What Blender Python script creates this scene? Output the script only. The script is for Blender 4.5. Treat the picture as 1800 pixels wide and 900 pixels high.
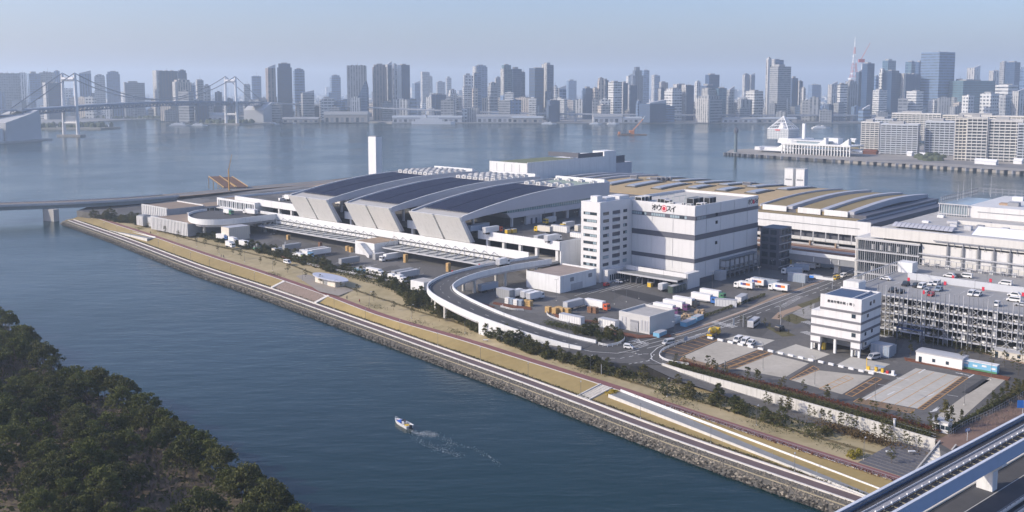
import bpy, bmesh, math, random
from mathutils import Vector, Matrix, noise
rnd = random.Random(7)
scene = bpy.context.scene
for o in list(bpy.data.objects): bpy.data.objects.remove(o)
R = math.radians
# ------------------------------------------------------------------ camera
F_, CY_, YH_, EYE = 1690., 330., 153., 100.      # focal length, optical centre and horizon in photo pixels, eye height in metres
PITCH = math.atan((CY_-YH_)/F_); SP, CP = math.sin(PITCH), math.cos(PITCH)
cd = bpy.data.cameras.new('camera'); cam = bpy.data.objects.new('camera', cd); scene.collection.objects.link(cam)
cam.location = (0, 0, EYE); cam.rotation_euler = (math.pi/2-PITCH, 0, 0)
cd.sensor_width = 36; cd.lens = 36*F_/1800; cd.shift_y = -(450-CY_)/1800
cd.clip_start = 1; cd.clip_end = 60000
scene.camera = cam
# ------------------------------------------------------------------ sky, sun, exposure
SUN_EL, SUN_AZ = R(29), R(-99.5)                  # the sun stands to the left of the view
w = bpy.data.worlds.new("World"); scene.world = w; w.use_nodes = True
nt = w.node_tree; nt.nodes.clear()
sky = nt.nodes.new('ShaderNodeTexSky'); sky.sky_type = 'NISHITA'; sky.sun_disc = False
sky.sun_elevation = SUN_EL; sky.sun_rotation = SUN_AZ; sky.altitude = 0
sky.air_density = 1.0; sky.dust_density = 2.2; sky.ozone_density = 6.0
bg = nt.nodes.new('ShaderNodeBackground'); bg.inputs['Strength'].default_value = .13
out = nt.nodes.new('ShaderNodeOutputWorld')
tint = nt.nodes.new('ShaderNodeMix'); tint.data_type = 'RGBA'; tint.blend_type = 'MULTIPLY'; tint.inputs[0].default_value = 1; tint.inputs[7].default_value = (1., .872, .905, 1)
nt.links.new(sky.outputs[0], tint.inputs[6]); nt.links.new(tint.outputs[2], bg.inputs[0]); nt.links.new(bg.outputs[0], out.inputs[0])
ld = bpy.data.lights.new('sun', 'SUN'); ld.energy = 2.5; ld.angle = R(.5); ld.color = (1, .885, .71)
sun = bpy.data.objects.new('sun', ld); scene.collection.objects.link(sun)
sd = Vector((math.sin(SUN_AZ)*math.cos(SUN_EL), math.cos(SUN_AZ)*math.cos(SUN_EL), math.sin(SUN_EL)))
sun.rotation_euler = (-sd).to_track_quat('-Z', 'Y').to_euler()
sun.location = (-300, 0, 400)
scene.view_settings.view_transform = 'Standard'; scene.view_settings.look = 'None'
scene.view_settings.exposure = .86; scene.view_settings.gamma = 1
scene.view_settings.use_curve_mapping = False
scene.cycles.volume_bounces = 3; scene.cycles.max_bounces = 6
# ------------------------------------------------------------------ survey helpers
A_ = R(47.28)                                   # the market's street grid: v runs inland, u runs along the quay
VX, VY = math.cos(A_), math.sin(A_); UX, UY = -math.sin(A_), math.cos(A_)
def W(v, u, z=0.): return Vector((v*VX+u*UX, v*VY+u*UY, z))
def at(px, py, z):                              # a surveyed image point on the level z
    a, b = (px-900)/F_, (py-CY_)/F_
    dz = -SP-b*CP; t = (z-EYE)/dz
    return Vector((a*t, (CP-b*SP)*t, z))
def vu(p): return p.x*VX+p.y*VY, p.x*UX+p.y*UY
def zat(d, py): return EYE-(py-YH_)*d/F_         # height of an image row at ground distance d
def Xat(d, px): return (px-900)*d/F_
def lerp(a, b, t): return a+(b-a)*t
def interp(tab, x):
    if x <= tab[0][0]: return tab[0][1]
    for (a, fa), (b, fb) in zip(tab, tab[1:]):
        if x <= b: return lerp(fa, fb, (x-a)/(b-a))
    return tab[-1][1]
# ------------------------------------------------------------------ mesh helpers
COL = scene.collection
class MB:
    def __init__(s, o=(0, 0, 0)): s.o = Vector(o); s.v = []; s.f = []; s.m = []
    def add(s, vs, fs, m=0):
        n = len(s.v); s.v += [tuple(Vector(p)-s.o) for p in vs]
        for f in fs: s.f.append([i+n for i in f]); s.m.append(m)
        return s
    def box(s, x0, x1, y0, y1, z0, z1, m=0):
        if x0 > x1: x0, x1 = x1, x0
        if y0 > y1: y0, y1 = y1, y0
        return s.add([(x0,y0,z0),(x1,y0,z0),(x1,y1,z0),(x0,y1,z0),(x0,y0,z1),(x1,y0,z1),(x1,y1,z1),(x0,y1,z1)],
              [(3,2,1,0),(4,5,6,7),(0,1,5,4),(1,2,6,5),(2,3,7,6),(3,0,4,7)], m)
    def obox(s, c, ax, hx, hy, z0, z1, m=0):     # box turned about z: centre, heading, half sizes
        ca, sa = math.cos(ax), math.sin(ax); P = []
        for z in (z0, z1):
            for a, b in ((-1,-1),(1,-1),(1,1),(-1,1)):
                P.append((c[0]+a*hx*ca-b*hy*sa, c[1]+a*hx*sa+b*hy*ca, z))
        return s.add(P, [(3,2,1,0),(4,5,6,7),(0,1,5,4),(1,2,6,5),(2,3,7,6),(3,0,4,7)], m)
    def prism(s, poly, z0, z1, m=0, cap=True):
        a = sum(p[0]*q[1]-q[0]*p[1] for p, q in zip(poly, poly[1:]+poly[:1]))
        if a < 0: poly = poly[::-1]
        n = len(poly)
        fs = [(i, (i+1) % n, n+(i+1) % n, n+i) for i in range(n)]
        if cap: fs += [tuple(range(n-1, -1, -1)), tuple(range(n, 2*n))]
        return s.add([(p[0], p[1], z0) for p in poly]+[(p[0], p[1], z1) for p in poly], fs, m)
    def extr(s, prof, axis, a, b, m=0):          # profile of (horizontal, z) swept along the other horizontal axis
        n = len(prof)
        if axis == 'y': vs = [(p[0], a, p[1]) for p in prof]+[(p[0], b, p[1]) for p in prof]
        else: vs = [(a, p[0], p[1]) for p in prof]+[(b, p[0], p[1]) for p in prof]
        fs = [(i, n+i, n+(i+1) % n, (i+1) % n) for i in range(n)]+[tuple(range(n)), tuple(range(2*n-1, n-1, -1))]
        return s.add(vs, fs, m)
    def tube(s, p, q, r0, r1=None, n=6, m=0, cap=True):
        p, q = Vector(p), Vector(q); r1 = r0 if r1 is None else r1
        d = (q-p).normalized(); t = Vector((0,0,1)) if abs(d.z) < .9 else Vector((1,0,0))
        a = d.cross(t).normalized(); b = d.cross(a); vs = []
        for c, r in ((p, r0), (q, r1)):
            for i in range(n):
                g = 2*math.pi*i/n; vs.append(c+a*(r*math.cos(g))+b*(r*math.sin(g)))
        fs = [(i, n+i, n+(i+1) % n, (i+1) % n) for i in range(n)]
        if cap: fs += [tuple(range(n)), tuple(range(2*n-1, n-1, -1))]
        return s.add(vs, fs, m)
    def quad(s, a, b, c, d, m=0): return s.add([a, b, c, d], [(0, 1, 2, 3)], m)
    def strip(s, ra, rb, m=0):
        n = len(ra); return s.add(list(ra)+list(rb), [(i, i+1, n+i+1, n+i) for i in range(n-1)], m)
    def mesh(s, name, mats):
        me = bpy.data.meshes.new(name); me.from_pydata(s.v, [], s.f)
        mats = mats if isinstance(mats, (list, tuple)) else [mats]
        for x in mats: me.materials.append(x)
        if len(mats) > 1: me.polygons.foreach_set('material_index', s.m)
        me.update(); return me
    def obj(s, name, mats, parent=None, loc=None, rz=0., smooth=False, fix=False):
        me = s.mesh(name, mats)
        if fix:
            bm = bmesh.new(); bm.from_mesh(me); bmesh.ops.recalc_face_normals(bm, faces=bm.faces); bm.to_mesh(me); bm.free()
        if smooth: me.polygons.foreach_set('use_smooth', [True]*len(me.polygons))
        return put(name, me, parent, loc, rz)
def put(name, me, parent=None, loc=None, rz=0.):
    o = bpy.data.objects.new(name, me); COL.objects.link(o)
    if parent: o.parent = parent
    if loc is not None: o.location = loc
    if rz: o.rotation_euler = (0, 0, rz)
    return o
def tag(o, label=None, cat=None, group=None, kind=None):
    if label: o['label'] = label
    if cat: o['category'] = cat
    if group: o['group'] = group
    if kind: o['kind'] = kind
    return o
def thing(name, label, cat, loc, rz=0., group=None):
    o = put(name, None, None, loc, rz); o.empty_display_size = .5
    return tag(o, label, cat, group)
class FT:                                        # a thing laid out in the (v,u) grid; parts take absolute v,u,z
    def __init__(s, name, label, cat, v, u, z, group=None):
        s.o = (v, u, z); s.r = thing(name, label, cat, W(v, u, z), A_, group)
    def mb(s): return MB(s.o)
    def part(s, name, mb, mats, parent=None, **k): return mb.obj(name, mats, parent or s.r, **k)
    def box(s, name, mat, v0, v1, u0, u1, z0, z1, parent=None): return s.part(name, s.mb().box(v0, v1, u0, u1, z0, z1), mat, parent)
def copy_tree(o, loc=None, rz=None, label=None, group=None, parent=None):
    c = o.copy(); COL.objects.link(c)
    if parent: c.parent = parent
    if loc is not None: c.location = loc
    if rz is not None: c.rotation_euler = (0, 0, rz)
    if label: c['label'] = label
    if group: c['group'] = group
    for ch in o.children: copy_tree(ch, parent=c)
    return c
# ------------------------------------------------------------------ materials
def srgb(r, g, b):
    f = lambda c: (c/255/12.92) if c/255 <= .04045 else ((c/255+.055)/1.055)**2.4
    return (f(r), f(g), f(b))
class NB:                                        # small node builder
    def __init__(s, m): s.t = m.node_tree; s.n = s.t.nodes
    def new(s, ty, **k):
        x = s.n.new(ty)
        for a, b in k.items(): setattr(x, a, b)
        return x
    def lk(s, a, b): s.t.links.new(a, b)
    def val(s, sock, v):
        if hasattr(v, 'links') or isinstance(v, bpy.types.NodeSocket): s.lk(v, sock)
        else: sock.default_value = v
    def math(s, op, a, b=0., c=None):
        x = s.new('ShaderNodeMath', operation=op); s.val(x.inputs[0], a); s.val(x.inputs[1], b)
        if c is not None: s.val(x.inputs[2], c)
        return x.outputs[0]
    def mix(s, f, a, b):
        x = s.new('ShaderNodeMix', data_type='RGBA'); s.val(x.inputs[0], f); s.val(x.inputs[6], a); s.val(x.inputs[7], b)
        return x.outputs[2]
    def noise(s, co, scale, detail=4., rough=.6):
        x = s.new('ShaderNodeTexNoise'); s.lk(co, x.inputs['Vector']); x.inputs['Scale'].default_value = scale
        x.inputs['Detail'].default_value = detail; x.inputs['Roughness'].default_value = rough
        return x.outputs['Fac']
    def ramp(s, f, a, b):
        x = s.new('ShaderNodeMapRange'); x.clamp = True; s.lk(f, x.inputs[0]); x.inputs[1].default_value = a; x.inputs[2].default_value = b
        return x.outputs[0]
def c4(c, k=1.): return (c[0]*k, c[1]*k, c[2]*k, 1)
def base_mat(name, rough=.7, metal=0., spec=.3):
    m = bpy.data.materials.new(name); m.use_nodes = True
    b = m.node_tree.nodes['Principled BSDF']; b.inputs['Roughness'].default_value = rough; b.inputs['Metallic'].default_value = metal
    b.inputs['Specular IOR Level'].default_value = spec
    return m, NB(m), b
MATS = {}
def M(name, col, rough=.7, metal=0., var=.18, scale=.25, bump=0., spec=.3, col2=None, sc2=None, streak=0.):
    """one plain weathered surface: a colour with two scales of uneven tone"""
    if name in MATS: return MATS[name]
    m, n, b = base_mat(name, rough, metal, spec)
    co = n.new('ShaderNodeTexCoord').outputs['Object']
    f1 = n.noise(co, scale); f2 = n.noise(co, (sc2 or scale*7), 5.)
    f = n.math('ADD', n.math('MULTIPLY', f1, .6), n.math('MULTIPLY', f2, .4))
    f = n.ramp(f, .3, .7)
    a, c = (c4(col, 1-var), c4(col, 1+var)) if col2 is None else (c4(col), c4(col2))
    res = n.mix(f, a, c)
    if streak:                                   # rain streaks down the walls
        mp = n.new('ShaderNodeMapping'); n.lk(co, mp.inputs[0]); mp.inputs['Scale'].default_value = (.9, .9, .05)
        res = n.mix(n.math('MULTIPLY', n.ramp(n.noise(mp.outputs[0], .8, 4.), .5, .78), streak), res, c4(col, .62))
    n.lk(res, b.inputs['Base Color'])
    if bump:
        bp = n.new('ShaderNodeBump'); bp.inputs['Strength'].default_value = bump; bp.inputs['Distance'].default_value = .3
        n.lk(f2, bp.inputs['Height']); n.lk(bp.outputs[0], b.inputs['Normal'])
    MATS[name] = m; return m
def flat(name, col, rough=.5, metal=0., spec=.4): return M(name, col, rough, metal, .06, .6, 0, spec)
def facade(name, glass, fz, fx, rz_, rx, g_rough=.25, tone=.12):
    """far building skin: wall tint from the object colour, openings in rows, plain roof"""
    if name in MATS: return MATS[name]
    m, n, b = base_mat(name, .6)
    tc = n.new('ShaderNodeTexCoord'); sp = n.new('ShaderNodeSeparateXYZ'); n.lk(tc.outputs['Object'], sp.inputs[0])
    sn = n.new('ShaderNodeSeparateXYZ'); n.lk(tc.outputs['Normal'], sn.inputs[0])
    ny = n.math('GREATER_THAN', n.math('ABSOLUTE', sn.outputs[1]), .5)
    nz = n.math('GREATER_THAN', n.math('ABSOLUTE', sn.outputs[2]), .6)
    h = n.math('ADD', n.math('MULTIPLY', sp.outputs[0], ny), n.math('MULTIPLY', sp.outputs[1], n.math('SUBTRACT', 1., ny)))
    oi = n.new('ShaderNodeObjectInfo'); vr = n.math('ADD', .72, n.math('MULTIPLY', oi.outputs['Random'], .6))
    zz = n.math('MULTIPLY', sp.outputs[2], vr); h = n.math('MULTIPLY', h, vr)
    iz = n.math('LESS_THAN', n.math('FRACT', n.math('DIVIDE', zz, fz)), rz_)
    ix = n.math('LESS_THAN', n.math('FRACT', n.math('DIVIDE', h, fx)), rx) if fx else 1.
    win = n.math('MULTIPLY', n.math('MULTIPLY', iz, ix), n.math('SUBTRACT', 1., nz))
    f = n.ramp(n.noise(tc.outputs['Object'], .03), .3, .7)
    wall = n.mix(f, n.mix(tone, oi.outputs['Color'], (0, 0, 0, 1)), oi.outputs['Color'])
    cell = n.new('ShaderNodeTexWhiteNoise', noise_dimensions='2D')
    cv = n.new('ShaderNodeCombineXYZ'); n.lk(n.math('FLOOR', n.math('DIVIDE', h, fx or 6.)), cv.inputs[0]); n.lk(n.math('FLOOR', n.math('DIVIDE', zz, fz)), cv.inputs[1])
    n.lk(cv.outputs[0], cell.inputs[0])
    g = n.mix(n.math('MULTIPLY', n.math('POWER', cell.outputs[0], 2.), .55), c4(glass), oi.outputs['Color'])
    n.lk(n.mix(win, wall, g), b.inputs['Base Color'])
    n.lk(n.math('SUBTRACT', .7, n.math('MULTIPLY', win, .7-g_rough)), b.inputs['Roughness'])
    MATS[name] = m; return m
white = M('white_panel', (.70, .71, .71), .55, var=.06, scale=.06, streak=.45)
offwhite = M('off_white_wall', (.62, .62, .61), .6, var=.08, scale=.07, streak=.5)
lightgrey = M('light_grey_metal', (.46, .47, .49), .45, .1, var=.1)
midgrey = M('mid_grey_metal', (.25, .26, .28), .5, .1, var=.12)
steel = M('galvanised_steel', (.40, .42, .45), .4, .35, var=.12)
darkgrey = M('dark_grey_band', (.10, .105, .13), .5, var=.1)
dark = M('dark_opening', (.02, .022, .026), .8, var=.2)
concrete = M('concrete', (.40, .39, .37), .85, var=.14, scale=.12, bump=.15, streak=.4)
concrete_pale = M('pale_concrete', (.56, .55, .52), .85, var=.12, scale=.1, bump=.1, streak=.4)
def asphalt_mat(name, lo, hi):
    m, n, b = base_mat(name, .9); co = n.new('ShaderNodeTexCoord').outputs['Object']
    f = n.math('ADD', n.math('MULTIPLY', n.noise(co, .03, 4.), .55), n.math('MULTIPLY', n.noise(co, .7, 5.), .45))
    res = n.mix(n.ramp(f, .33, .67), c4(lo), c4(hi))
    vo = n.new('ShaderNodeTexVoronoi', distance='MANHATTAN'); mr = n.new('ShaderNodeMapping'); n.lk(co, mr.inputs[0]); mr.inputs['Rotation'].default_value = (0, 0, A_ if False else .825); mr.inputs['Scale'].default_value = (1, .45, 1)
    n.lk(mr.outputs[0], vo.inputs['Vector']); vo.inputs['Scale'].default_value = .055
    sp = n.new('ShaderNodeSeparateColor'); n.lk(vo.outputs['Color'], sp.inputs[0])
    res = n.mix(n.math('MULTIPLY', n.math('GREATER_THAN', sp.outputs[0], .72), .38), res, c4(lo, .55))      # relaid patches
    res = n.mix(n.math('MULTIPLY', n.math('LESS_THAN', sp.outputs[0], .16), .30), res, c4(hi, 1.35))
    mt = n.new('ShaderNodeMapping'); n.lk(co, mt.inputs[0]); mt.inputs['Rotation'].default_value = (0, 0, .825); mt.inputs['Scale'].default_value = (.03, 1., 1.)
    res = n.mix(n.math('MULTIPLY', n.ramp(n.noise(mt.outputs[0], .55, 3.), .56, .72), .4), res, c4(lo, .5))   # tyre-dark runs
    n.lk(res, b.inputs['Base Color']); MATS[name] = m; return m
asphalt = asphalt_mat('asphalt', (.084, .082, .079), (.152, .148, .142))
asphalt2 = M('fresh_asphalt', (.045, .045, .047), .9, var=.2, scale=.08, sc2=1.)
road_white = M('road_paint', (.62, .62, .60), .7, var=.12, scale=.5)
road_orange = M('orange_road_paint', (.48, .27, .09), .75, var=.2, scale=.5)
glass_dark = M('dark_glass', (.03, .045, .06), .12, var=.2, spec=.6)
glass_pale = M('pale_glass', (.30, .38, .42), .2, var=.15, spec=.6)
rust = M('red_brown_planter', (.16, .065, .038), .9, var=.35, scale=.6)
brick_path = M('brown_brick_paving', (.20, .135, .105), .9, var=.2, scale=.3, sc2=3.)
tan_path = M('tan_paving', (.34, .25, .18), .9, var=.16, scale=.2)
# ------------------------------------------------------------------ water, land and the strips along the quay
LIM = 14000.
def water_mat():
    m, n, b = base_mat('sea_water', .13, 0, .45)
    b.inputs['IOR'].default_value = 1.33
    ge = n.new('ShaderNodeNewGeometry').outputs['Position']
    f = n.ramp(n.noise(ge, .004, 3.), .35, .7)
    n.lk(n.mix(f, (.002, .019, .021, 1), (.003, .025, .027, 1)), b.inputs['Base Color'])
    n.lk(n.math('ADD', .11, n.math('MULTIPLY', n.ramp(n.noise(ge, .006, 4.), .35, .68), .15)), b.inputs['Roughness'])
    mp = n.new('ShaderNodeMapping'); n.lk(ge, mp.inputs['Vector']); mp.inputs['Rotation'].default_value = (0, 0, R(-12)); mp.inputs['Scale'].default_value = (.35, 1., 1.)
    h1 = n.noise(mp.outputs[0], .16, 3.); h2 = n.noise(mp.outputs[0], .7, 3.); h3 = n.noise(ge, .03, 2.)
    h = n.math('ADD', n.math('MULTIPLY', h1, .9), n.math('ADD', n.math('MULTIPLY', h2, .25), n.math('MULTIPLY', h3, 1.2)))
    bp = n.new('ShaderNodeBump'); bp.inputs['Strength'].default_value = .28; bp.inputs['Distance'].default_value = 1.
    n.lk(h, bp.inputs['Height']); n.lk(bp.outputs[0], b.inputs['Normal'])
    return m
sea = MB().quad((-LIM,-900,0), (LIM,-900,0), (LIM,LIM,0), (-LIM,LIM,0)).obj('sea_water', water_mat()); tag(sea, kind='structure')

def hz_mat():
    m = bpy.data.materials.new('haze_air'); m.use_nodes = True; t = m.node_tree; t.nodes.clear()
    o = t.nodes.new('ShaderNodeOutputMaterial'); v = t.nodes.new('ShaderNodeVolumePrincipled')
    v.inputs['Density'].default_value = .000145; v.inputs['Color'].default_value = (.74, .87, 1., 1); v.inputs['Anisotropy'].default_value = .18
    t.links.new(v.outputs[0], o.inputs['Volume']); return m
hz = MB().box(-LIM-50, LIM+50, -950, LIM+50, -5, 352).obj('haze', hz_mat()); tag(hz, kind='stuff')

# quay lines read off as image points: outer kerb of the lower promenade, lower and upper edge of the red path
a0, b0 = at(122, 387, 2.6), at(1478, 862, 2.6)
SL = (b0-a0).length; SD = (b0-a0)/SL; ND = Vector((-SD.y, SD.x, 0))
def sN(p): d = p-a0; return d.x*SD.x+d.y*SD.y, d.x*ND.x+d.y*ND.y
def SN(s, n, z): p = a0+SD*s+ND*n; return Vector((p.x, p.y, z))
zP = lambda s: interp([(0, 5.2), (420, 5.2), (560, 4.2), (800, 4.0)], s)
zL = lambda s: interp([(0, 6.6), (440, 6.6), (540, 4.6), (600, 3.9), (800, 3.9)], s)
def table(pts, z):
    r = []
    for x, y in pts:
        q = sN(at(x, y, z)); 
        for _ in range(4):
            if callable(z): q = sN(at(x, y, z(q[0])))
        r.append(q)
    return sorted(r)
class _Z:                                        # level as a function of s, solved by a few passes
    pass
def tab(pts, z):
    r = []
    for x, y in pts:
        zz = z(300.) if callable(z) else z
        for _ in range(6):
            q = sN(at(x, y, zz)); zz = z(q[0]) if callable(z) else z
        r.append(q)
    return sorted(r)
tOC = tab([(121.7,388.3),(219,422.5),(255.8,436.7),(333,466.7),(386.7,485),(450,505),(537.5,536),(625,567.5),(700,593.8),(762.5,617.5),(900,665.5),(1050,722.5),(1139,758),(1278,806.7),(1417,854),(1486,876)], 2.6)
tPL = tab([(156.7,378.3),(190.8,390.8),(271.7,416.7),(340,440.8),(386.7,456.7),(450,476),(501,494),(575,519),(675,560),(825,600),(900,627.5),(1000,656.7),(1064,677.5),(1122,697),(1278,748),(1417,795),(1564,841)], zP)
def smooth(t, k=40.):
    xs = [i*10. for i in range(-6, 90)]
    v = [interp(t, x) for x in xs]
    for _ in range(6): v = [v[max(i-1,0)]*.25+v[i]*.5+v[min(i+1,len(v)-1)]*.25 for i in range(len(v))]
    return list(zip(xs, v))
tOC, tPL = smooth(tOC), smooth(tPL)
nOC = lambda s: interp(tOC, s)
nPL = lambda s: interp(tPL, s)
nPU = lambda s: nPL(s)+3.3
nBK = lambda s: interp([(0, 16), (40, 24), (90, 36), (180, 41), (370, 45), (392, 43), (420, 33), (440, 30.5), (458, 26), (478, 21.8), (494, 21.8), (510, 23.6), (530, 26), (548, 30), (566, 36.3), (800, 36.3)], s)
SS = [-4+i*6. for i in range(122)]               # stations along the quay
def sheet(name, fa, fb, za, zb, mat, s0=0., s1=640., kind='structure', mid=0):
    S = [s0]+[s for s in SS if s0 < s < s1]+[s1]
    ra = [SN(s, fa(s), za(s) if callable(za) else za) for s in S]; rb = [SN(s, fb(s), zb(s) if callable(zb) else zb) for s in S]
    m = MB().strip(ra, rb); o = m.obj(name, mat); tag(o, kind=kind); return o
S1 = 700.
rubble_m = M('rubble_ground', (.10, .095, .085), .95, var=.45, scale=.4, bump=.6, sc2=2.)
grass_dry = M('dry_lawn', (.235, .18, .075), .95, scale=.05, bump=.2, col2=(.34, .262, .118), sc2=.45)
grass_dry2 = M('dry_park_lawn', (.25, .21, .105), .95, scale=.045, bump=.2, col2=(.46, .38, .235), sc2=.3)
red_path = M('red_paving', (.22, .105, .10), .9, var=.13, scale=.2, sc2=2.)
prom_path = M('promenade_paving', (.135, .10, .10), .9, var=.18, scale=.15, sc2=2.)
kerb_m = M('pale_kerb_stone', (.60, .58, .54), .85, var=.1, scale=.4)
earth = M('bare_earth', (.115, .085, .055), .95, var=.25, scale=.3)
sheet('rubble_slope', lambda s: nOC(s)-6.6, lambda s: nOC(s)-2.2, -1.6, 1.9, rubble_m, -4, S1)
sheet('rubble_shelf', lambda s: nOC(s)-1.8, lambda s: nOC(s)-.02, 1.95, 2.45, rubble_m, -2, S1)
def ribbon(name, f, w, z0, z1, mat, s0, s1):     # a kerb or low wall with real thickness along the quay
    S = [s0]+[s for s in SS if s0 < s < s1]+[s1]; m = MB()
    zz0 = z0 if callable(z0) else (lambda s: z0); zz1 = z1 if callable(z1) else (lambda s: z1)
    A = [SN(s, f(s), zz0(s)) for s in S]; B = [SN(s, f(s), zz1(s)) for s in S]
    C = [SN(s, f(s)+w, zz1(s)) for s in S]; D = [SN(s, f(s)+w, zz0(s)) for s in S]
    m.strip(A, B); m.strip(B, C); m.strip(C, D); o = m.obj(name, mat); tag(o, kind='structure'); return o
ribbon('rubble_ledge', lambda s: nOC(s)-2.2, .4, 0., 2.05, M('yellowish_ledge', (.36, .31, .21), .9, var=.15), -3, S1)
ribbon('outer_kerb', nOC, .55, .5, 2.75, kerb_m, 0, S1)
sheet('lower_promenade', lambda s: nOC(s)+.5, lambda s: nOC(s)+4.1, 2.6, 2.6, prom_path, 0, S1)
ribbon('inner_kerb', lambda s: nOC(s)+4.0, .6, 2., 3.0, kerb_m, 0, S1)
sheet('shrub_strip', lambda s: nOC(s)+4.6, lambda s: nOC(s)+5.9, 2.75, 2.9, earth, 8, S1)
# grass bank, broken by the two flights of steps
for s0, s1 in ((14, 318), (363, 533), (538.5, S1)):
    sheet('grass_bank', lambda s: nOC(s)+5.9, lambda s: nPL(s)-.45, 2.9, zP, grass_dry, s0, s1)
ribbon('path_kerb', lambda s: nPL(s)-.45, .45, lambda s: zP(s)-.8, lambda s: zP(s)+.08, kerb_m, 14, S1)
sheet('red_path', nPL, nPU, lambda s: zP(s)+.03, lambda s: zP(s)+.03, red_path, 10, S1)
sheet('park_lawn', nPU, nBK, lambda s: zP(s)+.02, zL, grass_dry2, 14, S1)
# the winding earth track through the park lawn
def track(s): return lerp(nPU(s), nBK(s), .45+.12*math.sin(s*.03))
o = sheet('park_track', track, lambda s: track(s)+1.6, lambda s: lerp(zP(s)+.02, zL(s), .45+.12*math.sin(s*.03))+.05,
      lambda s: lerp(zP(s)+.02, zL(s), .45+.12*math.sin(s*.03)+1.6/(nBK(s)-nPU(s)))+.05, M('park_track_earth', (.16, .125, .06), .95, var=.2), 40, 640)

# the island's upper ground: one level plate with a quay wall round it
GZ = 7.
back = [SN(s, nBK(s), GZ) for s in SS if 20 < s < 525]+[W(268.5, 175), W(265.4, 157), W(263.5, 127), W(261, 100), W(258.5, 84.5), W(240, 77), W(60, 92), W(60, -60), W(700, -60)]
far = [W(700, 700), W(742, 800), W(620, 796), W(500, 772), W(400, 785), W(343, 772), W(306, 730)]
poly = [(p.x, p.y) for p in back+far]
g = MB().prism(poly, -1.5, GZ).obj('market_ground', asphalt, fix=True); tag(g, kind='structure')
bmt = bmesh.new(); bmt.from_mesh(g.data); bmesh.ops.triangulate(bmt, faces=[f for f in bmt.faces if len(f.verts) > 4]); bmt.to_mesh(g.data); bmt.free()
# low tip of the island in front of the bridge end
tip = [SN(-3, nOC(0)-1, 0), SN(14, nOC(14)+2, 0), SN(14, nPL(14), 0), SN(14, nBK(14)-2, 0), SN(24, nBK(24)+4, 0), W(340, 770), W(300, 722)]
o = MB().prism([(p.x, p.y) for p in tip], -1.5, 2.58).obj('island_tip', grass_dry, fix=True); tag(o, kind='structure')
_n = [0]
def patch(name, pts, z, mat, kind='structure'):   # a flat piece of paving from surveyed image points
    P = [at(x, y, z) for x, y in pts]; m = MB(); n = len(P)
    area = sum(P[i].x*P[(i+1) % n].y-P[(i+1) % n].x*P[i].y for i in range(n))
    if area < 0: P = P[::-1]
    m.add(P, [tuple(range(n))]); o = m.obj(name, mat); tag(o, kind=kind); return o
def gpatch(name, pts, z, mat):                   # the same from (v,u) grid points
    P = [W(v, u, z) for v, u in pts]; n = len(P)
    if sum(P[i].x*P[(i+1) % n].y-P[(i+1) % n].x*P[i].y for i in range(n)) < 0: P = P[::-1]
    o = MB().add(P, [tuple(range(n))]).obj(name, mat); tag(o, kind='structure'); return o
def pline(pts, z, w, mat, name='road_marking', dash=None):   # painted line as a thin sheet
    P = [at(x, y, z) for x, y in pts]; m = MB()
    for a, b in zip(P, P[1:]):
        d = (b-a); L = d.length
        if L < .01: continue
        d /= L; nn = Vector((-d.y, d.x, 0))*w/2; t = 0.
        while t < L:
            e = min(L, t+(dash[0] if dash else L)); p, q = a+d*t, a+d*e
            m.quad(p-nn, q-nn, q+nn, p+nn); t = e+(dash[1] if dash else 1)
    o = m.obj(name, mat); tag(o, kind='structure'); return o
# ------------------------------------------------------------------ the market hall with three solar vaults
vaultz = lambda v: interp([(343,32.2),(356,34.6),(370,36.8),(385,38.7),(400,40.2),(412,41.0),(425,41.5),(445,41.8),(458,41.6),(471,41.2)], v)
vaultb = lambda v: interp([(343,30.6),(352,31.6),(365,32.6),(379,33.3),(420,34.0),(471,34.4)], v)
mk = FT('market_hall', 'long white market hall with three curved solar roofs and slanting end walls', 'market hall', 351, 297, GZ)
def solar_mat():
    m, n, b = base_mat('solar_cells', .6, 0, .12); tc = n.new('ShaderNodeTexCoord'); br = n.new('ShaderNodeTexBrick'); n.lk(tc.outputs['Object'], br.inputs['Vector'])
    br.offset = 0; br.inputs['Scale'].default_value = 1; br.inputs['Brick Width'].default_value = 2.0; br.inputs['Row Height'].default_value = 3.2; br.inputs['Mortar Size'].default_value = .07
    br.inputs['Color1'].default_value = (.012, .016, .040, 1); br.inputs['Color2'].default_value = (.020, .025, .055, 1); br.inputs['Mortar'].default_value = (.07, .08, .10, 1); n.lk(br.outputs[0], b.inputs['Base Color']); return m
solar = solar_mat()
roofgrey = M('vault_roof_grey', (.40, .39, .37), .75, var=.08, scale=.1)
vaultside = M('vault_side_panel', (.47, .47, .50), .6, 0., var=.06, scale=.05)
endwall = M('slanting_end_panel', (.68, .67, .64), .6, var=.05, scale=.05, streak=.4)
VAULTS = ((353.5, 393.0), (409.7, 449.5), (467.3, 506.5))
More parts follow.
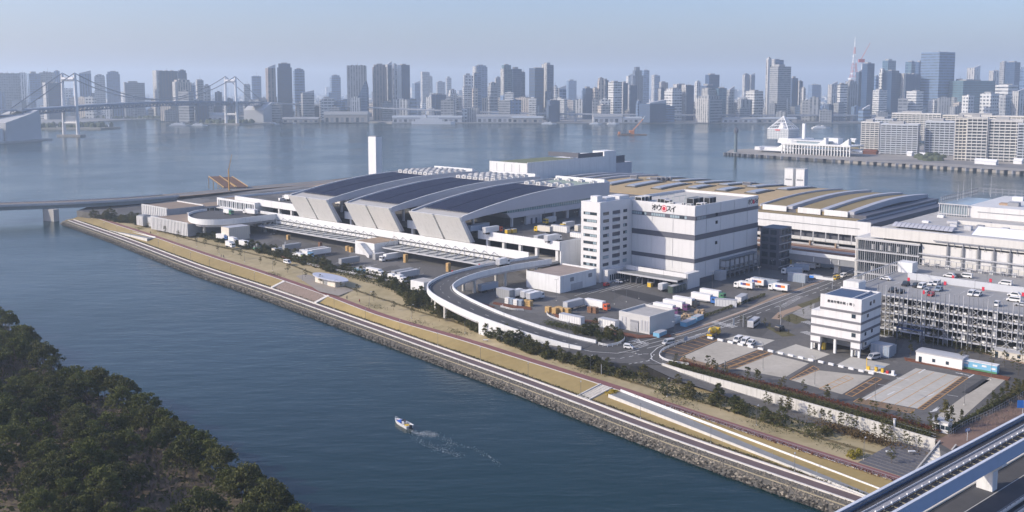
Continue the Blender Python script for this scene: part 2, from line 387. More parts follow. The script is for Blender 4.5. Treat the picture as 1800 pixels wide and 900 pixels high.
# ground floor behind the docks, deck slabs
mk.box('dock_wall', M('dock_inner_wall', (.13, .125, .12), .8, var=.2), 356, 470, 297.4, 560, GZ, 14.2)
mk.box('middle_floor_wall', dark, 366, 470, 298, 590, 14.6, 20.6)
mk.box('road_deck', concrete, 350.4, 366, 298, 560, 14.2, 15.4)
mk.box('upper_deck', asphalt, 356.4, 474, 297.4, 590, 20.8, 23.8)
b = mk.mb(); b.box(349.8, 350.35, 312, 549, 14.7, 18.8); mk.part('lower_parapet', b, white)
for a, c in zip((297, 393.6, 450, 507), (353, 409.2, 466.8, 590)): mk.box('upper_parapet', white, 355.8, 356.35, a, c, 20.7, 25.1)
mk.box('end_wall', white, 356.4, 400, 296.6, 297.2, GZ, 25.1)
mk.box('left_end_wall', white, 356.4, 470, 590.2, 590.8, GZ, 25.1)
for v, u in ((356.6, 299.5), (356.6, 312.9), (356.6, 324), (356.6, 335.5), (356.6, 347), (356.6, 398), (356.6, 406), (356.6, 454), (356.6, 462), (356.6, 512), (356.6, 524), (356.6, 538), (356.6, 560), (356.6, 588)):
    mk.box('column', offwhite, v, v+1.6, u-.8, u+.8, 15.4, 20.7)
# dock doors in the shade under the canopies
for i in range(30):
    u = 335+i*6.9
    if 408 < u < 430: continue
    mk.box('dock_column', lightgrey, 354.6, 355.9, u-.5, u+.5, GZ, 14.1)
    mk.box('dock_door', M('dock_door_olive', (.20, .20, .15), .7, var=.2), 355.8, 356.05, u+1.4, u+5.4, GZ+1, GZ+4.6)
# two long canopies with strut frames
for (ua, ub) in ((331.5, 408.5), (428.5, 531)):
    L = ub-ua; nb = round(L/7.3)
    mk.box('canopy_edge', lightgrey, 336.2, 336.7, ua, ub, 11.6, 12.3)
    mk.box('canopy_wall_beam', offwhite, 349.2, 349.75, ua, ub, 12.5, 14.0)
    for i in range(nb+1):
        u = ua+L*i/nb
        mk.box('canopy_beam', midgrey, 336.75, 349.1, u-.22, u+.22, 11.7, 12.35)
        b = mk.mb(); b.tube((338.5, u, 12.3), (345.5, u, 17.2), .15); b.tube((345.5, u, 17.2), (349.7, u, 14.4), .13); b.tube((345.5, u, 17.2), (345.2, u, 12.3), .12)
        mk.part('canopy_strut', b, steel)
        if i < nb:
            for k in range(6):
                v = 336.9+k*2.05
                mk.box('canopy_panel', M('canopy_sheet', (.36, .37, .375), .4, .1, var=.18, scale=.3), v, v+1.7, u+.45, u+L/nb-.45, 11.75, 11.95)
# stair block between the canopies
b = mk.mb(); b.box(332.5, 349.6, 410, 427, GZ, 14.2); mk.part('stair_block', b, white)
mk.box('stair_block_roof', M('brown_flat_roof', (.26, .20, .15), .9, var=.12), 333, 349.2, 410.5, 426.5, 14.2, 14.35)
b = mk.mb(); b.extr([(410, GZ), (411.5, GZ), (420, 12.5), (420, 14), (417.5, 14), (410, GZ+1.6)], 'x', 328.6, 331.8); mk.part('outside_stair', b, offwhite)
# the three vaults
for k, (ua, ub) in enumerate(VAULTS):
    vs = [344.7+i*(126.3/24) for i in range(25)]
    top = [(v, vaultz(v)) for v in vs]; bot = [(v, vaultb(v)) for v in reversed(vs)]
    b = mk.mb(); b.extr(top+bot, 'y', ua+.35, ub-.35); vr = mk.part('vault_roof', b, roofgrey, fix=True)
    for (a, c) in ((ua, ua+.33), (ub-.33, ub)):
        b = mk.mb(); b.extr([(v, z+.75) for v, z in top]+[(v, z-.25) for v, z in bot], 'y', a, c); p = mk.part('vault_side', b, vaultside, fix=True)
        e_ = c if a == ua else a; b = mk.mb(); b.extr([(v, z+1.0) for v, z in top]+[(v, z+.76) for v, z in reversed(top)], 'y', min(a, c)-.15, max(a, c)+.15); mk.part('edge_cap', b, white, p, fix=True)
    um = (ua+ub)/2
    for (a, c) in ((ua+2.0, um-.9), (um-.2, ub-3.2)):
        vv = [352+i*4.87 for i in range(16)]
        b = mk.mb(); b.extr([(v, vaultz(v)+.75) for v in vv]+[(v, vaultz(v)+.45) for v in reversed(vv)], 'y', a, c)
        arr = mk.part('solar_array', b, solar, vr, fix=True)
        n = 8
        b = mk.mb()
        for i in range(n+1): b.box(351.2, 352.4, lerp(a, c, i/n)-.35, lerp(a, c, i/n)+.35, 34.2, vaultz(352)+.4)
        b.box(351.9, 352.1, a, c, 34.6, vaultz(352)+.75); mk.part('array_bracket', b, lightgrey, vr)
    # slanting end wall, two leaves and a groove
    for (a, c) in ((ua+.02, um-.7), (um+.7, ub-.02)):
        b = mk.mb(); b.extr([(342.6, 33.0), (344.4, 33.0), (352.3, 18.85), (350.7, 18.85)], 'y', a, c); mk.part('end_panel', b, endwall, fix=True)
    b = mk.mb(); b.extr([(343.9, 32.4), (345.6, 32.4), (353, 19.0), (351.6, 19.0)], 'y', um-.69, um+.69); mk.part('end_groove', b, midgrey, fix=True)
    b = mk.mb(); b.extr([(344.45, 31.9), (346.4, 31.5), (354.3, 18.9), (352.35, 18.9)], 'y', ua+.1, ub-.1); mk.part('end_wall_back', b, vaultside, fix=True)
    # roof plant behind the solar field
    mk.box('plant_parapet', white, 466, 467, ua+.4, ub-.4, 41., 44.)
    b = mk.mb(); b.extr([(467.05, 44.), (471.5, 42.2), (471.5, 41.), (467.05, 41.)], 'y', ua+.4, ub-.4); mk.part('plant_screen', b, white, fix=True)
    if k < 2 or True:
        for i in range(6):
            for j in range(7 if k else 4):
                u = ua+3+j*(ub-ua-6)/(6.5 if k else 3.6); v = 431+i*5.6
                if k == 0 and i in (2, 3, 4): continue
                z = vaultz(v)
                h = 1.5+.5*rnd.random()
                b = mk.mb(); b.box(v, v+3.4, u, u+3.4, z-.2, z+h); b.box(v-.05, v+.3, u+.6, u+2.8, z+.3, z+h-.3, 1); b.tube((v+1.7, u+1.7, z+h), (v+1.7, u+1.7, z+h+.35), 1.1, n=8, m=1)
                mk.part('cooling_unit', b, [offwhite, midgrey], vr)
        if k == 0: mk.box('green_plant_floor', M('pale_green_floor', (.30, .36, .30), .8), 441, 464, ua+3, ub-4, 41.3, 42.0, vr)
    # storeys under the vault: beam, glass band, columns and dark bays
    mk.box('glass_band', M('green_glass_band', (.16, .25, .27), .15, var=.35, scale=.5, spec=.6), 379.5, 470.5, ua+.6, ub-.6, 31.7, 34.6)
    b = mk.mb()
    for i in range(46): b.box(379.6+i*2, 379.75+i*2, ua+.5, ua+.62, 31.7, 33.6)
    mk.part('glass_mullion', b, lightgrey)
    b = mk.mb(); b.extr([(378.5, 31.6), (471, 31.6), (471, 28.6), (382, 28.6)], 'y', ua+.05, ub-.05); mk.part('beam', b, vaultside, fix=True)
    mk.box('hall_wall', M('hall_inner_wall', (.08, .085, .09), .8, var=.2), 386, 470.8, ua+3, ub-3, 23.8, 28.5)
    for i in range(8):
        mk.box('column', lightgrey, 383+i*12, 384.2+i*12, ua+.4, ua+1.6, 23.8, 28.55)
    mk.box('side_room', vaultside, 396, 408, ua+.8, ua+3, 23.8, 28.5)
    for i in range(3): mk.box('door_leaf', darkgrey, 399+i*4, 400.6+i*4, ua+.7, ua+.79, 23.8, 27)
    for u in (ua+6, um, ub-6): mk.box('column', lightgrey, 358, 359.2, u-.6, u+.6, 23.8, 31.6)
# planted courts between the vaults
for a, c in ((393.4, 409.3), (449.9, 466.9)):
    mk.box('planted_court', M('court_green', (.14, .14, .05), .9, var=.3, scale=.4), 392, 440, a+1, c-1, 23.85, 26.5)

# ------------------------------------------------------------------ cold store with an office wing
cs = FT('cold_store', 'tall white cold store with grey bands and a windowed office wing', 'warehouse', 386.5, 240, GZ)
hw = M('cold_store_wall', (.65, .65, .65), .55, var=.04, scale=.05, streak=.3)
cs.box('body', hw, 386.5, 446.5, 240, 285, GZ, 43.2)
cs.box('roof', M('cold_store_roof', (.47, .455, .42), .85, var=.06), 387.2, 445.9, 240.7, 284.4, 43.2, 43.35)
b = cs.mb(); b.box(386.45, 387.1, 239.95, 285, 43.2, 44.6); b.box(387.1, 446.6, 239.95, 240.6, 43.2, 44.6); b.box(446, 446.6, 240.6, 285, 43.2, 44.6); b.box(387.1, 446, 284.4, 285, 43.2, 44.6)
cs.part('parapet', b, hw)
BZ = ((37.7, 39.5), (28.2, 30.7), (17.4, 19.3))
for z0, z1 in BZ:
    b = cs.mb(); b.box(386.28, 386.45, 239.78, 277, z0, z1); b.box(386.45, 446.6, 239.78, 239.94, z0, z1)
    cs.part('belt_course', b, darkgrey)
b = cs.mb(); b.box(386.45, 446.6, 239.76, 239.94, GZ, 9.6); cs.part('base_course', b, darkgrey)
J = [386.6, 396.2, 409.0, 422.2, 435.2, 446.5]
Z = [(9.7, 17.3), (19.4, 28.1), (30.8, 37.6), (39.6, 44.3)]
for a, c in zip(J, J[1:]):
    for z0, z1 in Z: cs.box('wall_panel', hw, a+.28, c-.28, 239.82, 239.94, z0, z1)
for z0, z1 in Z:
    if z0 < 12: z0 = 14
    for a, c in ((240.1, 252), (252.12, 264), (264.12, 275.8)): cs.box('wall_panel', hw, 386.34, 386.45, a+.05, c-.05, z0, z1)
# window row in the top belt of the lit face and the end of the shaded face
for i in range(24):
    u = 244.5+i*1.35
    if i in (7, 8, 15, 16): continue
    cs.box('window_pane', glass_pale if rnd.random() < .75 else glass_dark, 386.2, 386.29, u, u+1.1, 37.95, 39.25)
for i in range(6): cs.box('window_pane', glass_pale, 388.2+i*1.35, 388.9+i*1.35, 239.7, 239.78, 37.9, 39.3)
for v, z in ((404.5, 34.3), (404.5, 38.1), (404.5, 24.3)): cs.box('vent_window', dark, v, v+1.9, 239.7, 239.82, z, z+1.5)
# loading dock
cs.box('dock_shed_roof', M('dock_roof_grey', (.22, .225, .22), .7), 367.9, 386.2, 237.2, 271, 11.9, 12.2)
cs.box('dock_roof_edge', lightgrey, 367.5, 367.85, 236.9, 271.3, 11.5, 12.3)
b = cs.mb(); b.box(375.6, 376.2, 237.3, 271.5, 12.2, 14.2)
cs.part('dock_parapet', b, hw)
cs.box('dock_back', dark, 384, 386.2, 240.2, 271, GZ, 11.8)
for i in range(9):
    u = 242+i*3.35
    cs.box('dock_pier', darkgrey, 371, 384, u-.35, u+.35, GZ, 11.8); cs.box('dock_door', offwhite, 378, 378.3, u+.6, u+2.6, GZ+.9, GZ+4.1)
cs.box('dock_wall', hw, 376, 386.3, 236.8, 239.5, GZ, 14.2)
cs.box('dock_platform', concrete, 378.5, 384, 240.2, 271, GZ, GZ+.9)
# pipe racks on the shaded side
for i in range(7):
    v = 409+i*4.6
    b = cs.mb()
    for dv in (0, 4.2):
        for du in (0, 3.2): b.box(v+dv, v+dv+.25, 236.2+du, 236.45+du, GZ, 16.5)
    for z in (9.4, 12.6, 16.3): b.box(v, v+4.4, 236.2, 239.6, z, z+.2)
    cs.part('pipe_rack', b, midgrey)
    b = cs.mb(); b.box(v+.5, v+3.9, 236.6, 239.4, 12.8, 15.6); b.tube((v+.4, 237, 11), (v+4.3, 237, 11), .35); b.tube((v+.4, 238.4, 10.3), (v+4.3, 238.4, 10.3), .35)
    cs.part('condenser', b, lightgrey)
cs.box('meter_room', lightgrey, 404, 409, 235.8, 239.6, GZ, 11.5)
# roof machines
for (v, u, sv, su, h, mt) in [(396,247,4,4,3.4,midgrey),(401,247,4,4,3.4,midgrey),(396,242.5,2,3,1.4,offwhite),(399,242.5,2,3,1.4,offwhite),(390,250,3,8,1.1,offwhite),(392,258,3,3,2,lightgrey),(394,261.5,3,5,2.2,lightgrey),
        (404,243,3,3,3.4,midgrey),(407,243,3,3,3.4,midgrey),(389,244,2,2.5,1.6,offwhite),(389,248,1.2,1.2,1.8,offwhite),(390,273,2.4,4,2.6,offwhite),(393,273,2.4,4,2.6,offwhite),(396.5,273,2.4,4,2.6,offwhite),(389,254,2,2,1.6,offwhite)]:
    b = cs.mb(); b.box(v, v+sv, u, u+su, 43.36, 43.36+h); b.box(v-.06, v+.02, u+.3, u+su-.3, 43.7, 43.1+h, 1); b.box(v+.3, v+sv-.3, u-.06, u+.02, 43.7, 43.1+h, 1)
    cs.part('roof_unit', b, [mt, dark])
b = cs.mb()
for v in (393, 399, 405):
    for u in (250, 257, 264): b.box(v, v+.15, u, u+.15, 43.36, 47)
for u in (250, 257, 264): b.box(393, 405.15, u, u+.15, 46.8, 47)
cs.part('steel_frame', b, M('pale_green_steel', (.35, .42, .40), .5))
# office wing
cs.box('office_wing', hw, 360.5, 386.4, 276, 287.5, GZ, 45.5)
b = cs.mb(); b.box(362, 366, 279, 283, 45.5, 48.2); b.box(368, 375, 278, 284, 45.5, 47); b.box(377, 385, 277, 284, 45.5, 47.2); cs.part('office_roof_room', b, hw)
for k in range(10):
    z = 39.2-k*3.52
    if z < 7.5: break
    f = cs.box('window', dark if k < 8 else glass_dark, 360.36, 360.52, 278.0, 285.9, z, z+1.35)
    for i in range(8):
        u = 278.1+i*.98
        cs.box('pane', glass_pale if rnd.random() < .6 else glass_dark, 360.28, 360.37, u, u+.78, z+.1, z+1.25, f)
    for (v0, v1, n) in ((362.9, 367.3, 3), (379.0, 382.0, 2)):
        f = cs.box('window', darkgrey, v0, v1, 275.86, 276.02, z-.05, z+1.45)
        for i in range(n):
            a = lerp(v0, v1, i/n); cs.box('pane', glass_dark if rnd.random() < .6 else glass_pale, a+.12, a+(v1-v0)/n-.12, 275.78, 275.87, z+.05, z+1.3, f)
    if k < 9:
        pf = [(370.2+6.2*i/8, 276-1.3*math.sin(math.pi*i/8)) for i in range(9)]
        b = cs.mb(); b.prism(pf, z-1.6, z-.35); bal = cs.part('balcony', b, hw, fix=True)
        cs.box('balcony_recess', darkgrey, 370.3, 376.3, 275.85, 276.03, z-.2, z+1.5)
cs.box('entrance_canopy', hw, 362.5, 380, 272.6, 275.8, 11.2, 13.2)
for i in range(9): cs.box('entrance_window', glass_dark, 364+i*1.75, 365+i*1.75, 272.5, 272.62, 8., 10.8)
cs.box('entrance_wall', hw, 362.6, 380, 272.62, 275.8, GZ, 11.2)
# lettering
def text_mesh(body, size, name, mat, root, v, u, z, face, depth=.12, spacing=1.0, weight=0.):
    cu = bpy.data.curves.new('lettering', 'FONT'); cu.body = body; cu.size = size; cu.extrude = depth; cu.align_x = 'CENTER'; cu.align_y = 'CENTER'; cu.space_character = spacing; cu.offset = weight; cu.resolution_u = 2
    t = bpy.data.objects.new('lettering', cu); COL.objects.link(t); dg = bpy.context.evaluated_depsgraph_get(); dg.update()
    me = bpy.data.meshes.new_from_object(t.evaluated_get(dg)); bpy.data.objects.remove(t)
    me.materials.clear(); me.materials.append(mat); o = put(name, me, root)
    o.rotation_euler = (math.pi/2, 0, 0 if face == 'u' else -math.pi/2)
    o.location = (v, u, z); return o
ink = flat('black_letter', (.02, .02, .025)); redm = flat('red_emblem', (.55, .03, .06)); emwhite = flat('emblem_white', (.75, .72, .72))
def L(v, u, z): return (v-386.5, u-240, z-GZ)
zt = 41.9
for ch, u in (('ホ', 262.6), ('ウ', 260.0), ('ス', 254.6), ('イ', 252.0)):
    p = L(386.28, u, zt); text_mesh(ch, 3.4, 'letter', ink, cs.r, *p, 'v', weight=.045)
b = cs.mb(); c0 = (386.26, 257.3, zt)
b.tube((386.26, c0[1], zt), (386.33, c0[1], zt), 1.62, n=24, m=0); b.tube((386.22, c0[1], zt), (386.28, c0[1], zt), 1.32, n=24, m=1)
for i in range(8):
    g = i*math.pi/4; b.tube((386.20, c0[1]+.72*math.cos(g), zt+.72*math.sin(g)), (386.25, c0[1]+.72*math.cos(g), zt+.72*math.sin(g)), .36, n=8, m=0)
b.tube((386.19, c0[1], zt), (386.25, c0[1], zt), .6, n=10, m=0)
cs.part('round_emblem', b, [redm, emwhite])
for ch, v in (('ホ', 437), ('ウ', 439.2), ('ス', 443.2), ('イ', 445.2)):
    p = L(v, 239.8, 41.9); text_mesh(ch, 3.2, 'letter', ink, cs.r, *p, 'u', weight=.04)
b = cs.mb(); b.tube((441.2, 239.7, zt), (441.2, 239.84, zt), 1.1, n=20); cs.part('round_emblem', b, redm)

# ------------------------------------------------------------------ low block at the foot of the ramp
lb = FT('loading_office', 'low white flat-roofed block beneath the curved ramp beside the office wing', 'building', 329.4, 274.5, GZ)
lb.box('body', white, 329.4, 356, 274.5, 295, GZ, 14.0)
b = lb.mb(); b.box(329.35, 329.9, 274.45, 295, 14., 14.8); b.box(329.9, 356, 274.45, 275, 14., 14.8); b.box(355.5, 356.05, 275, 295, 14., 14.8); lb.part('parapet', b, white)
lb.box('roof', M('pinkish_flat_roof', (.30, .25, .22), .9), 329.95, 355.4, 275.05, 295, 14., 14.15)
lb.box('shutter', lightgrey, 337, 345.5, 274.36, 274.5, GZ, 10.2); 
for v in (336.5, 350): lb.box('louvre', midgrey, v, v+2.6, 274.36, 274.5, 11.4, 13.2)
# ------------------------------------------------------------------ tall slim chimney and the blocks beyond the vaults
ch = FT('chimney_tower', 'tall slim white chimney rising from the far quay before the bay', 'chimney', 624, 766, GZ)
b = ch.mb(); b.box(620, 628, 760, 772, GZ, 49.8); ch.part('shaft', b, white); ch.box('flue_rim', midgrey, 621, 627, 761, 771, 49.8, 50.6)
wb = FT('ice_plant_block', 'big white windowless block with a green roof behind the solar vaults', 'building', 520, 482, GZ)
V0, U0, U1, VE = 530, 474, 513, 640
zw = 43.6
wb.box('body', white, V0, VE, U0, U1, GZ, zw-1.2)
b = wb.mb(); b.box(V0-.05, V0+.6, U0, U1, zw-1.2, zw); b.box(V0+.6, VE, U0-.05, U0+.5, zw-1.2, zw+.6); wb.part('parapet', b, white)
wb.box('green_roof', M('moss_roof', (.15, .17, .10), .95, var=.2, scale=.08), V0+.7, 600, U0+.6, U1, zw-1.2, zw-.7)
for i in range(1, 5):
    u = lerp(U0, U1, i/5); wb.box('wall_joint', midgrey, V0-.08, V0+.02, u-.15, u+.15, GZ, zw-1.3)
wb.box('roof_screen', darkgrey, 590, 622, U0-.1, U0+.6, zw+.61, zw+4); wb.box('roof_screen', darkgrey, 598, 600, 480, 512, zw+.5, zw+4)
for i in range(14):
    v, u = rnd.uniform(602, 626), rnd.uniform(478, 506); wb.box('roof_unit', offwhite, v, v+3.5, u, u+4, zw-1, zw+rnd.uniform(1.2, 3))
wb.box('stair_tower', white, 624, 640, 474.2, 486, zw-1.2, zw+4.5)
wb.box('low_annex', vaultside, 640, 662, 474, 500, GZ, zw-6)
wb.box('annex_screen', darkgrey, 640.3, 652, 474.1, 474.8, zw-6, zw)
# ------------------------------------------------------------------ second market hall with the planted roof
gh = FT('planted_roof_hall', 'wide low market hall with a tan planted roof crossed by long skylights', 'market hall', 508, 212, GZ)
zr = lambda v: 29.3+2.6*math.sin(math.pi*min(1, max(0, (v-520)/125)))
tanroof = M('tan_sedum_roof', (.36, .27, .15), .95, scale=.05, bump=.2, col2=(.44, .335, .19), sc2=.4)
sedum = M('sedum_strip', (.22, .175, .09), .95, scale=.08, bump=.2, col2=(.28, .22, .12), sc2=.5)
vaultgrey = M('lilac_grey_vault', (.42, .43, .47), .5, .1, var=.06)
def roofstrip(name, mat, u0, u1, v0, v1, dz, th, parent=None, n=14):
    vv = [lerp(v0, v1, i/n) for i in range(n+1)]
    b = gh.mb(); b.extr([(v, zr(v)+dz) for v in vv]+[(v, zr(v)+dz-th) for v in reversed(vv)], 'y', u0, u1)
    return gh.part(name, b, mat, parent, fix=True)
base = roofstrip('tan_roof', tanroof, 279, 428, 522, 636, 0, 2.5)
for u in (224.5, 240.5, 261.5): 
    w_ = {224.5: 15, 240.5: 15, 261.5: 16.5}[u]
    roofstrip('sedum_roof', sedum, u, u+w_, 520.5, 634, 0, 2.0)
    roofstrip('roof_vault', vaultgrey, u-3.6, u-.05, 521, 635, 1.3, 3.2)
    gh.box('roof_front_wall', white, 519.8, 520.4, u-.3, u+w_-1.5, 27.4, 30.6)
for u in (430, 444, 458):
    roofstrip('sedum_roof', sedum, u+3.4, u+13.8, 521, 636, 0, 2.0); roofstrip('roof_vault', vaultgrey, u, u+3.35, 521, 637, 1.3, 3.2)
roofstrip('roof_vault', vaultgrey, 277.9, 279, 521, 635, 1.0, 3.2)
glaz = M('skylight_glazing', (.34, .36, .40), .3, .1, var=.1); kerbd = M('skylight_kerb', (.085, .085, .075), .85)
for (v0, v1, us) in ((589, 629, (405, 383, 362.5, 343.5, 322, 299.5)), (545, 581, (411, 391, 369.5, 350, 328, 306))):
    for i, u in enumerate(us):
        va = v0 if v0 > 580 or i < 3 else v0+14
        k = roofstrip('skylight_kerb', kerbd, u-5.2, u+4.2, va-1, v1+1, .55, 1.2, None, 8)
        roofstrip('skylight', glaz, u-3.4, u+3.2, va, v1-(4 if v0 < 580 else 0), 1.15, 1.0, None, 8)
        if v0 < 580:
            b = gh.mb(); b.extr([(v1-4, zr(v1)+1.15), (v1, zr(v1)+.4), (v1, zr(v1)), (v1-4, zr(v1))], 'y', u-3.4, u+3.2); gh.part('skylight_end', b, white, fix=True)
for (v, u) in ((583, 400), (586, 398), (589, 396), (592, 394), (586, 420), (600, 334)):
    b = gh.mb(); b.box(v, v+2.4, u-5, u+1, zr(v)+.3, zr(v)+2.6); b.box(v-.1, v, u-4.6, u+.6, zr(v)+.7, zr(v)+2.3, 1); gh.part('roof_machine', b, [midgrey, darkgrey])
# walls below
gh.box('clerestory', darkgrey, 521, 634, 214, 474, 24.5, 29.0)
gh.box('shoulder_roof', sedum, 508.5, 520.8, 214, 474, 26.6, 27.0)
gh.box('front_wall', white, 507.9, 508.4, 206, 474, 19.4, 27.3)
gh.box('wall_joint', midgrey, 507.82, 507.92, 212, 300, 23.1, 23.5)
gh.box('upper_storeys', darkgrey, 510.5, 634, 206, 474, 14.2, 26.5)
for i in range(22):
    u = 209+i*7.4
    gh.box('gallery_column', lightgrey, 508, 508.8, u-.3, u+.3, 14.4, 19.4)
    gh.box('gallery_parapet', offwhite, 507.95, 508.3, u+.35, u+7.05, 14.2, 15.9)
for i in range(11): gh.box('ground_column', lightgrey, 509, 510.2, 209+i*14.8, 210.2+i*14.8, GZ, 14.2)
gh.box('gallery_slab', concrete, 508, 511, 206, 474, 13.9, 14.2)
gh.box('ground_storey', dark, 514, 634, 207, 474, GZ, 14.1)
# near end: orange-brown terrace and stepped side walls
gh.box('side_terrace', M('orange_brown_terrace', (.33, .15, .08), .9, var=.2), 512, 630, 214.5, 220, 26.4, 26.8)
gh.box('side_wall', vaultgrey, 509, 630, 213.9, 214.4, 24.0, 27.6)
gh.box('side_glazing', glass_dark, 524, 632, 220.2, 220.8, 26.8, 29.4)
gh.box('side_storey', darkgrey, 508.5, 632, 207, 213.9, GZ, 22.5)
gh.box('side_panel', vaultgrey, 509, 634, 206.4, 206.9, 15.5, 20)
gh.box('roof_hut', white, 560, 564, 215, 218, 26.8, 28.2)
# twin white stacks at the water's edge
for (v, u, t) in ((668, 333, 'left of the pair'), (668, 324, 'right of the pair')):
    s_ = FT('vent_stack', f'square white vent stack over the planted roof, {t}', 'vent stack', v, u, GZ, 'twin white vent stacks'); b = s_.mb(); b.box(v-3, v+3, u-3.4, u+3.4, GZ, 39.3); b.box(v-3.1, v-3, u-2.6, u+2.6, 31, 32, 1); s_.part('shaft', b, [white, midgrey])
    s_.box('cap', offwhite, v-3.2, v+3.2, u-3.6, u+3.6, 39.3, 39.7)
# ------------------------------------------------------------------ dark annex, footbridge and elevated brown deck
an = FT('glazed_annex', 'dark glazed annex against the far end of the tall cold store', 'building', 452, 233, GZ)
an.box('body', darkgrey, 446.8, 460, 227.8, 238.4, GZ, 28.4)
for k in range(5):
    z = 9.5+k*3.9
    for i in range(3): an.box('window', glass_dark, 449.5+i*3.5, 452+i*3.5, 227.7, 227.82, z, z+2.5)
    for i in range(2): an.box('window', glass_dark, 446.7, 446.82, 229.4+i*4.6, 232.8+i*4.6, z, z+2.5)
    an.box('floor_ledge', lightgrey, 446.6, 460.2, 227.4, 227.7, z-.9, z-.6)
fb = FT('footbridge', 'grey covered footbridge with a white top band spanning the shaded street', 'footbridge', 460, 217, GZ)
fb.box('deck', midgrey, 458, 464, 184, 240, 11.4, 14.6); fb.box('parapet', white, 457.7, 458, 184, 240, 14.6, 16.4); fb.box('roof', M('bridge_roof', (.13, .135, .15), .6), 458.2, 463.8, 184, 240, 15.2, 15.5)
for u in (236.5, 228, 203): fb.box('pier', concrete_pale, 459.5, 462, u-1.2, u+1.2, GZ, 11.4)
fb.box('yellow_panel', flat('yellow_panel', (.55, .36, .03)), 459.35, 459.49, 227, 228.6, 7.5, 11)
for i, u in enumerate((214, 205, 201)): fb.box('drain_pipe', white, 457.6, 457.8, u, u+.3, 11.8, 14.2)
bt = FT('bridge_tower', 'square grey tower carrying the end of the covered footbridge', 'tower', 452, 235, GZ); bt.box('shaft', lightgrey, 455, 459.4, 238.6, 243, GZ, 15.8)
el = FT('elevated_roadway', 'raised brown roadway running in front of the planted-roof hall', 'viaduct', 498, 300, GZ)
el.box('deck', brick_path, 489, 505, 150, 474, 10.8, 12.)
for v in (489, 504.6): el.box('parapet', lightgrey, v, v+.4, 150, 474, 12., 13.0)
for v, m_ in ((493, tan_path), (497, rust), (500.5, tan_path)): el.box('paving_band', m_, v, v+1.8, 150, 474, 12., 12.03)
for i in range(9): el.box('pier', concrete, 495, 498, 160+i*30, 162.4+i*30, GZ, 10.8)
for i in range(5): el.box('planter_post', tan_path, 503.4, 504.2, 208+i*15, 208.8+i*15, 12, 14.6)
# ------------------------------------------------------------------ parking deck
pk = FT('parking_deck', 'open steel parking deck with screens of thin posts and cars on its roof', 'parking structure', 355, 135, GZ)
deckm = M('parking_deck_surface', (.30, .30, .295), .9, var=.12, scale=.06)
pk.box('roof_deck', deckm, 355.6, 428, 44, 152, 21.9, 22.3)
for z in (9.8, 12.9, 16.0, 19.1):
    pk.box('floor_slab', concrete, 356, 428, 44, 140.5, z-.35, z)
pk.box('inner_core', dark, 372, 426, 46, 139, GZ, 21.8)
for z in (9.9, 13.0, 16.1, 19.2, 22.4): pk.box('edge_beam', lightgrey, 354.6, 355.3, 44, 140.6 if z < 22 else 147.4, z-.3, z+.25)
i = 0; u = 140.2
while u > 46:
    big = i % 5 == 0
    pk.box('screen_post', lightgrey if rnd.random() < .3 else midgrey, 354.25, 354.55+(.15 if big else 0), u-(.24 if big else .09), u+(.0 if big else .09), 7.2 if big or rnd.random() < .7 else 12.5, 26.4)
    if big: pk.box('deck_column', midgrey, 357, 357.8, u-.4, u+.4, GZ, 21.9)
    u -= 1.62; i += 1
for k, z in enumerate((9.9, 13.0, 16.1, 19.2)):
    for j in range(9):
        u = 139-j*10.3
        b = pk.mb(); b.tube((355.7, u-1, z), (355.7, u-4.2, z+2.8), .12, n=4); b.tube((355.7, u-1, z+2.8), (355.7, u-4.2, z), .12, n=4); pk.part('cross_brace', b, lightgrey)
        for q in range(3):
            uu = u-5-q*1.8; b = pk.mb(); b.box(355.6, 355.75, uu-1.1, uu, z+.35, z+1.0); b.box(355.62, 355.74, uu-.6, uu-.5, z, z+1.0); pk.part('guard_rail', b, lightgrey if q % 2 else white)
        if (j+k) % 2 == 0: pk.box('wall_panel', lightgrey, 355.8, 355.95, u-9.6, u-8.2, z+.3, z+2.9)
pk.box('stair_tower', white, 354.4, 361, 147.5, 153.6, GZ, 25.8); pk.box('stair_roof', concrete_pale, 354.8, 360.6, 147.9, 153.2, 25.8, 25.95)
pk.box('ramp_wall', M('pale_blue_grey_wall', (.50, .52, .55), .7, var=.06), 392, 392.4, 60, 143, 22.3, 25)
pk.box('lift_house', white, 405, 411, 146, 152, 22.3, 26.6)
b = pk.mb()
for i in range(26): v = 362+i*2; pk.box('screen_post', lightgrey, v, v+.2, 152.6, 152.8, 16, 26.4)
pk.box('side_rail', lightgrey, 361, 413, 152.55, 152.85, 26.2, 26.5); pk.box('side_rail', lightgrey, 361, 413, 152.55, 152.85, 22.2, 22.5)
for i in range(44): u = 150-i*2.2; pk.box('rear_post', midgrey, 424.2, 424.4, u, u+.2, 22.3, 26)
for z in (23.6, 25.8): pk.box('rear_rail', lightgrey, 424.15, 424.45, 55, 150, z, z+.2)
for i in range(22): u = 148-i*4.4; pk.box('rear_box', offwhite if rnd.random() < .5 else midgrey, 425, 426.5, u-1.3, u, 22.3, 23.9)
for i in range(18):
    u = 143-i*5; pk.box('bay_line', road_white, 378, 383.5, u, u+.15, 22.3, 22.31); pk.box('bay_line', road_white, 398, 403, u, u+.15, 22.3, 22.31)
